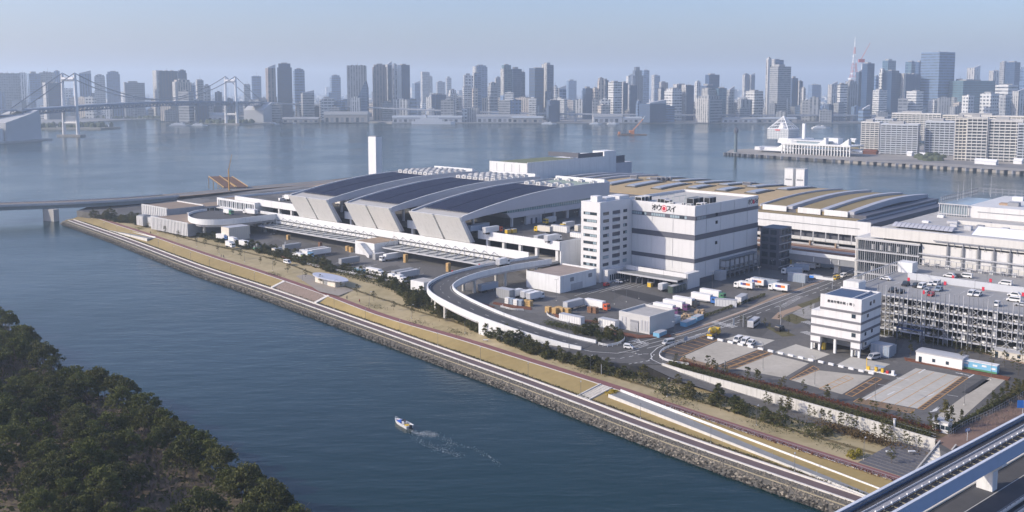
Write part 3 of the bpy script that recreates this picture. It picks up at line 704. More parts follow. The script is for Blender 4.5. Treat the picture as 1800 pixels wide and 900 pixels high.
# ------------------------------------------------------------------ warehouse behind the parking deck
wh = FT('logistics_warehouse', 'long pale warehouse with outside pipe columns behind the parking deck', 'warehouse', 430, 150, GZ)
pale = M('pale_warehouse_wall', (.60, .59, .56), .65, var=.06, scale=.08, streak=.5)
wh.box('body', pale, 432, 520, 60, 168, GZ, 35.6)
wh.box('upper_band', pale, 429.2, 432, 60, 174, 32.2, 36.8)
wh.box('band_shadow_gap', dark, 429.4, 432, 60, 168, 31.5, 32.15)
wh.box('lower_band', pale, 429.6, 432, 60, 151, 22, 31.4)
for j in range(13):
    u = 140-j*6.2
    b = wh.mb(); b.box(428.9, 429.5, u-.5, u+.5, 20, 31.6); b.box(428.7, 429.6, u-.2, u+.1, 20, 33.4); b.tube((428.9, u, 33.4), (428.9, u-2.6, 33.4), .12, n=4); b.tube((428.9, u-2.6, 33.4), (428.9, u-2.6, 31), .12, n=4)
    wh.part('pipe_column', b, midgrey)
    wh.box('wall_panel', offwhite if rnd.random() < .5 else pale, 429.45, 429.58, u-5.2, u-1.1, 24.5+rnd.random(), 31)
wh.box('pipe_rail', lightgrey, 428.2, 428.7, 60, 152, 27.0, 27.5); wh.box('pipe_rail', midgrey, 428.3, 428.6, 60, 146, 33.3, 33.7)
# office frame at the corner
for z in (30.8, 25.8, 20.7, 15.4, 10.4): wh.box('frame_beam', lightgrey, 427.6, 430, 151.5, 180.5, z-.25, z+.25)
for i in range(30):
    u = 152+i*.95
    wh.box('frame_post', midgrey if i % 5 else lightgrey, 427.9, 428.15, u, u+.22, GZ, 31)
for k, z in enumerate((11, 16, 21.2, 26.2)):
    for i in range(7):
        if rnd.random() < .5: wh.box('blind', offwhite, 429.1, 429.25, 153+i*3.8, 154.4+i*3.8, z+.4, z+2.8)
wh.box('frame_back', glass_dark, 430, 431.9, 151.5, 180, GZ, 30.4)
wh.box('frame_roof', pale, 428.2, 434, 151.5, 181, 31.1, 31.4)
wh.box('left_wall', pale, 432, 500, 168, 182, GZ, 31)
# roof gear
for i in range(14):
    b = wh.mb(); pr = [(438+9*t/6, 36.8+1.6*math.sin(math.pi*t/6)) for t in range(7)]; b.extr(pr, 'y', 168-i*1.9-1.7, 168-i*1.9); wh.part('roof_duct', b, vaultgrey, fix=True)
wh.box('roof', M('warehouse_roof', (.42, .41, .39), .85), 433, 519, 61, 173, 35.6, 35.9)
for i in range(16): v, u = rnd.uniform(450, 490), rnd.uniform(110, 166); wh.box('roof_unit', rnd.choice([white, lightgrey, midgrey]), v, v+2.6, u, u+3, 35.9, 35.9+rnd.uniform(.8, 2))
b = wh.mb(); b.extr([(440, 36), (449, 38.8), (458, 36)], 'y', 60, 134); tw = wh.part('tent_roof', b, flat('white_membrane', (.80, .81, .82)), fix=True)
b = wh.mb(); b.extr([(440, 35.9), (449, 38.8), (458, 35.9)], 'y', 134.05, 134.3); wh.part('tent_end', b, flat('blue_grey_gable', (.28, .32, .42)), fix=True)
for (a, c) in ((60, 100), (100.3, 150)): wh.box('rear_parapet', pale, 472, 473, a, c, 35.9, 37.6)
ub = FT('rooftop_block', 'white upper block with a steel roof screen at the far right of the warehouse', 'building', 500, 140, GZ)
ub.box('body', offwhite, 500.1, 560, 70, 154.5, 30, 41.6); ub.box('wall_joint', midgrey, 500, 500.1, 75, 150, 38.7, 39.1)
for z in (31.6, 36.8, 41.8): ub.box('frame_beam', lightgrey, 498.6, 499.2, 154, 168.5, z-.25, z+.25)
for i in range(12): ub.box('frame_post', lightgrey, 498.7, 499.1, 154.4+i*1.2, 154.7+i*1.2, 30, 42)
ub.box('frame_back', glass_pale, 500.2, 540, 154.6, 167.5, 30, 41.5)
for i in range(20): 
    v = 501+i*2.9; ub.box('roof_screen_post', midgrey, v, v+.3, 167.7, 168, 41.6, 45)
for i in range(30): u = 72+i*3.2; ub.box('roof_screen_post', midgrey, 558, 558.3, u, u+.3, 41.6, 45.4)
for z in (42.8, 44.6): ub.box('roof_rail', midgrey, 500.5, 559, 167.65, 168.05, z, z+.25); ub.box('roof_rail', midgrey, 557.9, 558.4, 70, 167.6, z+.3, z+.55)
for i in range(10): v, u = rnd.uniform(508, 550), rnd.uniform(90, 150); ub.box('roof_unit', rnd.choice([white, midgrey, tan_path]), v, v+4, u, u+5, 41.6, 41.6+rnd.uniform(.6, 2))
for i, (v, u) in enumerate(((520, 166), (530, 166.5), (541, 166), (547, 158))):
    b = ub.mb(); b.tube((v, u, 41.6), (v, u, 50+i), .14, .05, n=5); ub.part('mast', b, lightgrey)
# ------------------------------------------------------------------ small ice plant on legs
ice = FT('ice_plant', 'white five-storey drive-through plant with grey belts and a blue roof beside the truck lot', 'building', 319, 131.5, GZ)
iw = M('ice_plant_wall', (.66, .66, .66), .55, var=.05, streak=.3)
ice.box('tower_body', iw, 319, 336, 131.5, 146.3, 12.6, 26.9); ice.box('low_body', iw, 319, 336, 146.3, 149.5, 12.6, 21.3)
ice.box('roof', M('blue_grey_roof', (.055, .085, .15), .5), 319.5, 335.5, 132, 145.8, 26.9, 27.0)
b = ice.mb(); b.box(319, 319.5, 131.5, 146.3, 26.9, 27.5); b.box(319.5, 336, 131.5, 132, 26.9, 27.5); b.box(335.5, 336, 132, 146.3, 26.9, 27.5); ice.part('parapet', b, iw)
ice.box('roof_ridge', iw, 319.5, 335.5, 134.9, 135.2, 27.0, 27.5)
beltm = M('ice_belt', (.16, .16, .175), .55)
for z, ul in ((22.6, 146.3), (19.1, 149.5), (16.1, 149.5), (12.6, 149.5)):
    b = ice.mb(); b.box(318.85, 319, 131.35, ul, z-.45, z+.35); b.box(319, 336, 131.33, 131.48, z-.45, z+.35); ice.part('belt_course', b, beltm)
for (u0, u1) in ((131.5, 134.8), (145.9, 149.5)):
    ice.box('leg_wall', iw, 319, 321, u0, u1, 9.9, 12.6); b = ice.mb(); b.box(318.85, 319, u0, u1, 9.5, 10.1); ice.part('belt_course', b, beltm)
    for u in (u0+.4, u1-.4): ice.box('leg', white, 319.1, 319.9, u-.35, u+.35, GZ, 9.9)
ice.box('leg', white, 319.1, 320, 140.2, 141.0, GZ, 12.6)
ice.box('side_wall', iw, 323, 336, 131.5, 132.2, 9.9, 12.6); ice.box('side_wall', iw, 321, 336, 148.8, 149.5, GZ, 12.6); ice.box('back_wall', iw, 331, 336, 133, 149, GZ, 12.6); ice.box('dark_bay', dark, 330.8, 330.95, 133, 138, GZ, 12)
b = ice.mb(); b.box(321, 336, 131.35, 131.5, 9.5, 10.1); ice.part('belt_course', b, beltm)
for (u, z) in ((133.4, 20.6), (133.2, 14.0)): ice.box('window', glass_dark, 318.88, 318.99, u, u+1.4, z, z+1.4)
for (v, z) in ((324, 20.4), (326, 24.3), (329, 24.6), (322.5, 14.2), (328, 14.3), (323, 10.6)): ice.box('window', glass_dark, 323+(v-323), v+1.3, 131.38, 131.48, z, z+1.2)
for (v, u) in ((321.5, 145), (321.5, 133)): ice.box('ice_chute', flat('yellow_machine', (.60, .42, .05)) if u > 140 else white, v-.5, v+.6, u, u+1.1, GZ, 9.4)
for i, ch in enumerate('豊洲市場氷販(株)'):
    text_mesh(ch, 1.02, 'letter', ink, ice.r, -.05, (143.2-i*1.13)-131.5, 25.3-GZ, 'v', .06, weight=.015)
text_mesh('氷', 1.0, 'letter', ink, ice.r, 327-319, -.05, 25.2-GZ, 'u', .05)
# ------------------------------------------------------------------ curved ramp
def catmull(P, n=8):
    Q = [P[0]*2-P[1]]+P+[P[-1]*2-P[-2]]; r = []
    for i in range(1, len(Q)-2):
        p0, p1, p2, p3 = Q[i-1:i+3]
        for k in range(n):
            t = k/n; r.append(.5*((2*p1)+(p2-p0)*t+(2*p0-5*p1+4*p2-p3)*t*t+(3*p1-p0-3*p2+p3)*t**3))
    return r+[P[-1]]
def offs(C, w):
    r = []
    for i, p in enumerate(C):
        d = C[min(i+1, len(C)-1)]-C[max(i-1, 0)]; d.z = 0; d.normalize(); r.append(p+Vector((-d.y, d.x, 0))*w)
    return r
def band(m, L, R_, dz0, dz1, mi=0):              # closed swept bar between two side lines
    up = lambda X, d: [p+Vector((0, 0, d)) for p in X]
    a, b, c, d = up(L, dz0), up(L, dz1), up(R_, dz1), up(R_, dz0)
    m.strip(a, b, mi); m.strip(b, c, mi); m.strip(c, d, mi); m.strip(d, a, mi)
    m.add([a[0], b[0], c[0], d[0]], [(0, 1, 2, 3)], mi); m.add([a[-1], b[-1], c[-1], d[-1]], [(3, 2, 1, 0)], mi)
    return m
def sweep_part(name, C, w0, w1, dz0, dz1, mat, root):
    o0 = root.location
    C2 = [p-o0 for p in C]; return band(MB(), offs(C2, w0), offs(C2, w1), dz0, dz1).obj(name, mat, root, fix=True)
rampP = [at(x, y, z) for x, y, z in [(957,456,16.3),(930,460,16.2),(880,468,16.0),(830,479,15.6),(796,490,15.2),(778,500,14.8),(774,508,14.4),(784,519,13.9),(815,536,13.),(860,556,11.6),(910,574,10.),(960,590,8.5),(1000,601,7.5),(1035,609,7.06)]]
C = catmull(rampP, 7)
rp = thing('access_ramp', 'curved elevated truck ramp with white parapets swinging down to the road', 'ramp', (rampP[6].x, rampP[6].y, GZ))
WR = 5.2
sweep_part('deck', C, -WR, WR, -.9, 0, M('ramp_asphalt', (.085, .085, .087), .9, var=.2, scale=.15), rp)
sweep_part('girder', C[:-27], -WR+.6, WR-.6, -2.4, -.95, vaultside, rp)
for w0, w1 in ((-WR-.45, -WR), (WR, WR+.45)): sweep_part('parapet', C, w0, w1, -1.3, 1.15, white, rp)
for a_, c_ in ((WR+.02, WR+.4), (-WR-.4, -WR-.02)):
    L1, R1 = offs(C[-29:], a_), offs(C[-29:], c_); lo = lambda X: [Vector((p.x, p.y, 5.6))-rp.location for p in X]; hi = lambda X: [Vector((p.x, p.y, max(5.7, p.z-1.25)))-rp.location for p in X]
    m = MB(); m.strip(lo(L1), hi(L1)); m.strip(hi(L1), hi(R1)); m.strip(hi(R1), lo(R1)); m.obj('solid_wall', white, rp, fix=True)
sweep_part('edge_line', C, WR-.9, WR-.75, .01, .02, road_white, rp); sweep_part('edge_line', C, -WR+.75, -WR+.9, .01, .02, road_white, rp)
for i in range(2, len(C)-3, 4): sweep_part('lane_dash', C[i:i+2], -.08, .08, .01, .02, road_white, rp)
for i in (6, 14, 22, 30, 37, 42, 47, 52):
    for s_ in (-3.2, 3.2):
        p = offs(C, s_)[i]; b = MB().tube((p.x-rp.location.x, p.y-rp.location.y, -1), (p.x-rp.location.x, p.y-rp.location.y, p.z-GZ-1.2), .75, n=12); b.obj('pier', concrete_pale, rp)
for i in (17, 24):
    p = offs(C, -WR-.7)[i]; MB().box(-.4, .4, -.2, .2, .6, 1.6).obj('red_marker', flat('red_plastic', (.50, .03, .03)), rp, loc=p-rp.location)
kb = thing('ramp_kiosk', 'small white flat-topped box room beside the bend of the curved ramp', 'kiosk', at(745, 512, GZ), A_)
MB().box(-4, 4, -4.5, 4.5, 0, 5.2).obj('body', white, kb); MB().box(-3.4, 3.4, -3.9, 3.9, 5.2, 5.3).obj('roof', concrete, kb); MB().box(-1, 1, -4.62, -4.5, 0, 2.2).obj('door', midgrey, kb)
# ------------------------------------------------------------------ round ramp head on the left
rr = FT('round_ramp', 'raised loop road with a white rounded parapet on tall piers left of the canopies', 'ramp', 320, 550, GZ)
pl = [(354, 530.5), (322, 530.3), (312, 533), (305.5, 539), (303, 547), (304.5, 558), (309, 569), (315, 578), (323, 585), (333, 588), (340, 580), (354, 562)]
b = rr.mb(); b.prism(pl, 15.2, 17); rr.part('deck', b, M('ramp_asphalt', (.085, .085, .087)), fix=True)
b = rr.mb(); b.prism([(322+(v-322)*.93, 553+(u-553)*.93) for v, u in pl], 13.4, 15.2); rr.part('girder', b, vaultside, fix=True)
pp = [Vector((v, u, 0)) for v, u in pl[:-2]]; cc = catmull(pp, 4); b = rr.mb(); band(b, offs(cc, -.4), offs(cc, .1), 14.9, 18.4); rr.part('parapet', b, white, fix=True)
for v, u in ((310.8, 566), (308.5, 548), (319, 542), (331, 533.5), (343, 533.5), (318, 560), (328, 560), (340, 548), (350, 533), (330, 575), (318, 575)):
    b = rr.mb(); b.tube((v, u, GZ), (v, u, 13.5), .95, n=12); rr.part('pier', b, concrete_pale)
# ------------------------------------------------------------------ slatted pavilions by the bridge end
def slat_box(ft, v0, v1, u0, u1, z0, z1, mat, roofm, n=0):
    ft.box('body', mat, v0, v1, u0, u1, z0, z1); ft.box('roof', roofm, v0+.5, v1-.5, u0+.5, u1-.5, z1, z1+.05)
    for (a, c) in ((v0, v0+.5), (v1-.5, v1)): ft.box('parapet', offwhite, a-.01, c+.01, u0, u1, z1, z1+.8)
    for i in range(n):
        u = lerp(u0, u1, (i+.15)/n); ft.box('slat', offwhite, v0-.3, v0-.01, u, u+(u1-u0)/n*.55, z0, z1+.6)
brownroof = M('brown_flat_roof', (.26, .20, .15))
gp = FT('slatted_hall', 'low grey hall with upright pale slats behind the hedge near the island tip', 'building', 305, 600, GZ)
slat_box(gp, 300, 326, 553, 601, GZ, 14.6, M('slat_wall_grey', (.26, .28, .32), .6), brownroof, 26)
gp2 = FT('upper_pavilion', 'two-storey grey pavilion with a slatted end nearest the road bridge', 'building', 315, 625, GZ)
slat_box(gp2, 313, 340, 604, 640, GZ, 18.4, M('slat_wall_grey', (.26, .28, .32)), brownroof, 14)
slat_box(gp2, 340.3, 372, 604, 625, 12, 17.6, M('slat_wall_grey', (.26, .28, .32)), brownroof)
for i in range(8): gp2.box('window', glass_dark, 341+i*3.8, 344+i*3.8, 603.86, 603.99, 13, 16.4)
for i in range(3): gp2.box('pillar', lightgrey, 345+i*9, 346+i*9, 605, 606, GZ, 12)
for i, (v, u) in enumerate(((306, 622), (308, 610))):
    q = FT('equipment_box', ('boxy grey equipment room beside the pavilion, nearer the bridge', 'boxy grey equipment room beside the pavilion, nearer the slatted hall')[i], 'equipment room', v, u, GZ)
    q.box('body', M('slat_wall_light', (.42, .43, .44), .6), v-3.5, v+3.5, u-4.5, u+4.5, GZ, 13.2); q.box('roof_grille', midgrey, v-2.5, v+2.5, u-3.5, u+3.5, 13.2, 13.8)
    for k in range(5): q.box('slat', offwhite, v-3.65, v-3.5, u-4.2+k*1.8, u-3.2+k*1.8, GZ, 13)
wo = FT('white_office_block', 'white office block with a row of tall windows above the raised loop road', 'building', 352, 583, GZ)
wo.box('body', white, 352, 385, 559, 607, GZ, 22.3); wo.box('roof', brownroof, 352.6, 384.4, 559.6, 606.4, 22.3, 22.36)
for (a, c, e, f) in ((352, 352.5, 559, 607), (384.5, 385, 559, 607), (352.5, 384.5, 559, 559.5), (352.5, 384.5, 606.5, 607)): wo.box('parapet', white, a, c, e, f, 22.3, 23)
for i in range(17):
    u = 560.2+i*2.72
    wo.box('window', glass_dark if i % 2 else midgrey, 351.86, 351.99, u, u+1.2, 17.4, 21.6); wo.box('fin', white, 351.6, 351.85, u+1.5, u+1.75, 17, 22)
wo.box('balcony', offwhite, 349, 351.8, 559, 608, 16.2, 16.8)
# ------------------------------------------------------------------ road bridge and far road
bp_ = [at(x, y, z) for x, y, z in [(-260,372,12.5),(-120,366.5,12.5),(0,360,12.5),(110,356,12.3),(215,350.5,11.5),(300,344,9.5)]]
cb = catmull(bp_, 5); rb = thing('road_bridge', 'low grey road bridge crossing the channel at the left edge', 'bridge', (bp_[3].x, bp_[3].y, 0))
blue_girder = M('grey_green_girder', (.26, .30, .31), .6, var=.1)
sweep_part('deck', cb, -9, 9, -.6, 0, M('far_road_grey', (.19, .185, .18), .9), rb); sweep_part('girder', cb, -7.5, 7.5, -3.6, -.62, blue_girder, rb)
for w0, w1 in ((-9.3, -9), (9, 9.3)): sweep_part('parapet', cb, w0, w1, -.8, .9, lightgrey, rb)
sweep_part('footway', cb, 6.6, 8.9, .02, .12, tan_path, rb); sweep_part('footway', cb, -8.9, -6.6, .02, .12, tan_path, rb)
for i in (10, 3):
    p = cb[i] if i != 10 else (at(90, 388, 0)); d = p-rb.location
    MB().obox((d.x, d.y), R(60), 2.2, 6.5, -2, 9.0).obj('pier', concrete, rb)
farroad = [at(x, y, z) for x, y, z in [(300,344,9.5),(350,339.5,9.0),(430,331.5,8.2),(520,324,7.3),(640,314,7.2)]]
cf = catmull(farroad, 4)
o = MB(); o.strip(offs(cf, -10), offs(cf, 10)); o = o.obj('far_road', M('far_road_grey', (.19, .185, .18), .9, var=.15)); tag(o, kind='structure')
for w_ in (-11.5, 9.4):
    o = MB(); o.strip([p+Vector((0,0,.06)) for p in offs(cf, w_)], [p+Vector((0,0,.06)) for p in offs(cf, w_+2.4)]); o = o.obj('far_footway', tan_path); tag(o, kind='structure')
patch('far_shore_verge', [(470,333),(560,322),(640,312.5),(720,303),(760,298),(760,301),(640,317),(560,327)], 7.03, tan_path)
patch('works_yard', [(330,341),(500,326),(560,320),(640,314),(600,318),(520,331),(440,338)], 7.04, M('works_yard_grey', (.20, .195, .19), .9))
# timber grandstand-like frame and crane mast
tb = FT('timber_frame', 'stepped timber frame building site standing before the open bay', 'construction site', 455, 800, GZ)
wood = M('raw_timber', (.50, .33, .14), .8, var=.2); woodd = M('brown_boarding', (.17, .10, .07), .85, var=.2)
def beam(p, q, r, m, name): b = MB((455, 800, GZ)); b.tube(p, q, r, n=4); tb.part(name, b, m)
Pt = lambda px, py, z=7.: Vector((*vu(at(px, py, z)), z))
base_ = Vector((*vu(at(400, 331, 7.)), 7.))
for k in range(2):
    v0, u0 = base_.x-12+k*10, base_.y+12-k*5
    b = tb.mb(); b.add([(v0, u0, 18-k*1), (v0+9, u0-4, 18-k*1), (v0+9, u0-30, 9.5), (v0, u0-26, 9.5), (v0, u0, 17.4-k), (v0+9, u0-4, 17.4-k), (v0+9, u0-30, 8.9), (v0, u0-26, 8.9)], [(0,1,2,3),(7,6,5,4),(0,4,5,1),(1,5,6,2),(2,6,7,3),(3,7,4,0)])
    tb.part('boarded_roof', b, woodd)
    for dv in (0, 9):
        du = -4*dv/9
        beam((v0+dv, u0+du, 18.4-k), (v0+dv, u0+du-26, 9.9), .4, wood, 'rafter')
        for j in range(4): beam((v0+dv, u0+du-j*8, 7), (v0+dv, u0+du-j*8, 17.4-k-j*2.5), .35, wood, 'post')
mast = thing('crane_mast', 'thin orange crane mast standing beside the timber frame', 'crane', at(403, 339, GZ))
MB().tube((0,0,0), (0,0,21), .7, .5, n=6).obj('mast', flat('orange_steel', (.50, .26, .05)), mast); MB().tube((0,0,20), (3,1,34), .4, .2, n=5).obj('jib', flat('orange_steel', (.50, .26, .05)), mast); MB().box(-1.6, 1.6, -1.6, 1.6, 0, 2.2).obj('crane_base', midgrey, mast)
# ------------------------------------------------------------------ steps and ramps in the bank
def sn_box(m, s0, s1, n0, n1, z0, z1):
    P = [SN(s0, n0, 0), SN(s1, n0, 0), SN(s1, n1, 0), SN(s0, n1, 0)]; return m.prism([(p.x, p.y) for p in P], z0, z1)
def snthing(name, label, cat, s, n, z): return thing(name, label, cat, SN(s, n, z))
stepm = M('step_stone', (.20, .145, .12), .9, var=.14); riser = M('pale_step_edge', (.40, .35, .30), .9)
st = snthing('wide_steps', 'wide flight of brown stone steps from the lower promenade to the red path', 'steps', 340, 6, 2.6)
na, nb_ = nOC(340)+4.6, nPL(340)-.4; n_ = 10
for i in range(n_):
    a, c = lerp(na, nb_, i/n_), lerp(na, nb_, (i+1)/n_); z = lerp(2.75, 5.22, (i+1)/n_)
    sn_box(MB(st.location), 320, 361, a, c+.02, 1.5, z).obj('step', stepm, st)
    sn_box(MB(st.location), 320, 361, a-.03, a+.22, z-.02, z+.03).obj('step_edge', riser, st)
for s in (318, 361): 
    m = MB(st.location); P = [SN(s, na, 0), SN(s+2, na, 0), SN(s+2, nb_, 0), SN(s, nb_, 0)]
    m.add([(p.x, p.y, z) for p, z in zip(P, (1.5,)*4)]+[(p.x, p.y, z) for p, z in zip(P, (3.3, 3.3, 5.5, 5.5))], [(3,2,1,0),(4,5,6,7),(0,1,5,4),(1,2,6,5),(2,3,7,6),(3,0,4,7)]); m.obj('side_kerb', kerb_m, st)
st = snthing('narrow_steps', 'narrow pale steps cut through the grass bank beside the yellow shrub', 'steps', 535, 10, 2.6)
na, nb_ = nOC(535)+4.6, nPL(535)-.4
for i in range(12): sn_box(MB(st.location), 533.4, 538., lerp(na, nb_, i/12), lerp(na, nb_, (i+1)/12)+.02, 1.5, lerp(2.75, 4.4, (i+1)/12)).obj('step', M('pale_step', (.46, .44, .40), .9), st)
for s in (533, 538.05):
    m = MB(st.location); P = [SN(s, na, 0), SN(s+.4, na, 0), SN(s+.4, nb_, 0), SN(s, nb_, 0)]
    m.add([(p.x, p.y, 1.5) for p in P]+[(p.x, p.y, z) for p, z in zip(P, (3.1, 3.1, 4.8, 4.8))], [(3,2,1,0),(4,5,6,7),(0,1,5,4),(1,2,6,5),(2,3,7,6),(3,0,4,7)]); m.obj('side_kerb', kerb_m, st)
def slope_ramp(label, s0, z0, n0, s1, z1, n1, wall_hi, wall_lo, posts):
    r = thing('slope_ramp', label, 'ramp', SN((s0+s1)/2, 8, 2.6), 0, 'sloping ramps in the grass bank')
    k = 14; Cc = [SN(lerp(s0, s1, i/k), lerp(n0, n1, i/k), lerp(z0, z1, i/k)) for i in range(k+1)]
    sweep_part('ramp_deck', Cc, -2.5, 2.5, -2.5, .08, M('ramp_concrete', (.23, .235, .235), .85, var=.12), r)
    flip = 1 if s1 > s0 else -1
    sweep_part('lower_wall', Cc, -flip*2.72, -flip*2.52, -3, .3, concrete_pale, r); sweep_part('upper_wall', Cc, flip*2.52, flip*2.72, -3, .85, white, r)
    for i in range(posts):
        p = offs(Cc, -flip*1.6)[min(k, round(i*k/posts))]-r.location; MB().tube(p+Vector((0,0,.5)), p+Vector((0,0,1.5)), .05, n=4).obj('rail_post', midgrey, r)
slope_ramp('long white-walled ramp sloping down the bank near the monorail end', 542, 4.25, nPL(542)-3.2, 638, 2.8, nOC(638)+6.6, 1, 1, 14)
sa, sb = sN(at(283, 418, 4.9)), sN(at(222, 401, 2.8))
slope_ramp('short white-walled ramp sloping down the bank near the island tip', sa[0], 5.1, nPL(sa[0])-3.2, sb[0], 2.8, nOC(sb[0])+8.0, 1, 1, 5)
tr = snthing('grey_terrace', 'grey stepped terrace at the end of the red path beneath the monorail', 'terrace', 632, 22, 4.)
tn0 = nPU(634)+.2; tw_ = (36.2-tn0)/11
for i in range(11): sn_box(MB(tr.location), 621, 647, tn0+i*tw_, tn0+(i+1)*tw_-.22, 3.5, 4.2+i*.07).obj('terrace_step', M('slate_step', (.115, .115, .125), .85, var=.12), tr)
# oval pavilion
pa, pb = at(553, 479.5, 9.2), at(609, 494.5, 9.2); pc = (pa+pb)/2; ax = math.atan2((pb-pa).y, (pb-pa).x); hl = (pb-pa).length/2
ov = thing('oval_pavilion', 'low park pavilion with a pale blue-grey oval roof above the wide steps', 'pavilion', (pc.x, pc.y, 5.6), ax)
el_ = [(hl*math.cos(t*math.pi/18), 4.6*math.sin(t*math.pi/18)) for t in range(36)]
MB().prism(el_, 3.2, 3.7).obj('oval_roof', flat('pale_blue_roof', (.42, .45, .54)), ov, fix=True)
for a, c in ((-9.5, -2.6), (1.8, 8.6)):
    if True: MB().box(a, c, -2.6, 2.6, -.3, 3.2).obj('room', M('cream_wall', (.62, .58, .50), .8), ov)
for x in (-1.6, -.2, 1.0): MB().box(x-.2, x+.2, -2.4, -2., -.3, 3.2).obj('post', white, ov)
MB().box(-2.6, 1.8, -.4, 2.5, -.3, 3.2).obj('back_wall', midgrey, ov)
patch('pavilion_forecourt', [(520,485),(560,478),(640,503),(595,520),(560,512)], 5.75, M('grey_brown_paving', (.30, .27, .23), .9, var=.12))
# ------------------------------------------------------------------ truck lot, street surfaces and paint
LZ = GZ+.008
pad = M('concrete_pad', (.38, .362, .315), .9, scale=.07, sc2=.6, col2=(.52, .50, .445))
padb = M('worn_concrete_pad', (.34, .31, .255), .9, scale=.1, sc2=.7, col2=(.50, .465, .395))
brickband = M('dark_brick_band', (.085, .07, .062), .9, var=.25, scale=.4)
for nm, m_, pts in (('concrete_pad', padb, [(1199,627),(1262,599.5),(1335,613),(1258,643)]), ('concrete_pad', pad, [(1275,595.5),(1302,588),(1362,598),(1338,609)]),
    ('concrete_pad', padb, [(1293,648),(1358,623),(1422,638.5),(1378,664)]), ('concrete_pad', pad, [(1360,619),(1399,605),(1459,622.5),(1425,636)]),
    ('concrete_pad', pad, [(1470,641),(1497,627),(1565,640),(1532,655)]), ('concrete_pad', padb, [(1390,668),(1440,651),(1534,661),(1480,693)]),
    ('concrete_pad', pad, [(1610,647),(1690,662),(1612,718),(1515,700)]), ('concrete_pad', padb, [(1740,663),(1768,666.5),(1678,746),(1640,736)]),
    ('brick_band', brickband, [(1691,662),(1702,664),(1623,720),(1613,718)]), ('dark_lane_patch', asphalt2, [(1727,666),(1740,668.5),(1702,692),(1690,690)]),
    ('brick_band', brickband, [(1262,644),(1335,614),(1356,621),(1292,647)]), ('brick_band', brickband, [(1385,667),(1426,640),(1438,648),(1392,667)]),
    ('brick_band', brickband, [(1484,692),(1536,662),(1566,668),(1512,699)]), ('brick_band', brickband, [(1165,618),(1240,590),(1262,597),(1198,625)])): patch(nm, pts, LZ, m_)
LZ2 = GZ+.016
def grid_lines(q, n, mat, w=.3):
    a, b, c, d = q
    for i in range(n+1):
        t = i/n; pline([(lerp(a[0], d[0], t), lerp(a[1], d[1], t)), (lerp(b[0], c[0], t), lerp(b[1], c[1], t))], LZ2, w, mat, 'orange_bay_line')
    for t in (0, 1): pline([(lerp(a[0], b[0], t), lerp(a[1], b[1], t)), (lerp(d[0], c[0], t), lerp(d[1], c[1], t))], LZ2, w, mat, 'orange_bay_line')
for q, n in (([(1262,644),(1275,646.5),(1350,619),(1337,615)], 7), ([(1278,647),(1291,648),(1358,622),(1350,620)], 5), ([(1165,618),(1198,625),(1262,597),(1240,590)], 7),
             ([(1388,667),(1398,668),(1440,649),(1430,643)], 6), ([(1440,683),(1452,687),(1500,665),(1488,660)], 6), ([(1486,693),(1498,697),(1550,666),(1538,663)], 6),
             ([(1613,718),(1623,720),(1702,664),(1691,662)], 18), ([(1199,628),(1256,643),(1250,650),(1195,634)], 5), ([(1510,700),(1608,720),(1600,726),(1500,706)], 4)): grid_lines(q, n, road_orange)
for k in range(4): pline([(1525+k*24, 702+k*4.5), (1620+k*22, 650+k*4)], LZ2, .25, road_orange, 'orange_bay_line')
pline([(1520,672),(1692,698)], LZ2, .25, road_white, dash=(3, 1))
for q in ([(1626,698),(1642,692)], [(1640,722),(1652,714)], [(1712,658),(1702,664)], [(1680,655),(1704,660)], [(1520,703),(1532,697)], [(1560,694),(1573,688)], [(1576,664),(1598,668)], [(1615,656),(1626,649)]): pline(q, LZ2, .5, road_white)
pline([(1635,724),(1645,722),(1652,714)], LZ2, .45, road_white)
# white low barrier blocks across the lot
for i, t in enumerate([k/16 for k in range(17)]):
    x, y = lerp(1243, 1526, t), lerp(594, 656, t); p = at(x, y, GZ)
    q = at(lerp(1243, 1526, t+.04), lerp(594, 656, t+.04), GZ); d = q-p
    m = MB(); m.obox((0, 0), 0, d.length*.4, .35, 0, .7); k_ = m.obj('barrier_block', white, None, p+d*.5, math.atan2(d.y, d.x)); tag(k_, 'white low barrier block in the row across the truck lot', 'barrier', 'white barrier blocks across the truck lot')
# street: centre and edge lines, crossings, tan footways, planted islands
street = [(1010,614),(1060,618),(1110,612),(1150,602),(1200,589),(1260,570),(1330,545),(1400,519),(1450,501),(1500,480)]
def shifted(pts, dy, dx=0): return [(x+dx, y+dy) for x, y in pts]
pline(street[2:], LZ2, .28, road_white); pline(shifted(street[2:], 7), LZ2, .28, road_white, dash=(4, 4)); pline(shifted(street[2:], -7), LZ2, .28, road_white)
pline([(1010,622),(1050,629),(1090,630),(1130,622),(1150,622)], LZ2, .28, road_white, dash=(2, 2)); pline([(1010,611),(1040,618),(1085,621),(1115,614),(1140,606)], LZ2, .28, road_white)
pline([(1163,640),(1146,632),(1144,622),(1156,611),(1175,603),(1240,585),(1300,566)], LZ2, .28, road_white)
pline([(1105,640),(1140,634),(1150,623)], LZ2, .35, road_white, dash=(1.2, 1.2)); pline([(1098,603),(1122,596),(1128,604),(1108,612)], LZ2, .28, road_white)
def zebra(p0, p1, n, L_, w=.45):
    a, c = at(*p0, LZ2), at(*p1, LZ2); d = (c-a).normalized(); nn = Vector((-d.y, d.x, 0)); m = MB()
    for i in range(n):
        p = a.lerp(c, i/(n-1)); q = p+nn*L_; e = d*w/2; m.quad(p-e, p+e, q+e, q-e)
    o = m.obj('zebra_crossing', road_white, fix=True); tag(o, kind='structure')
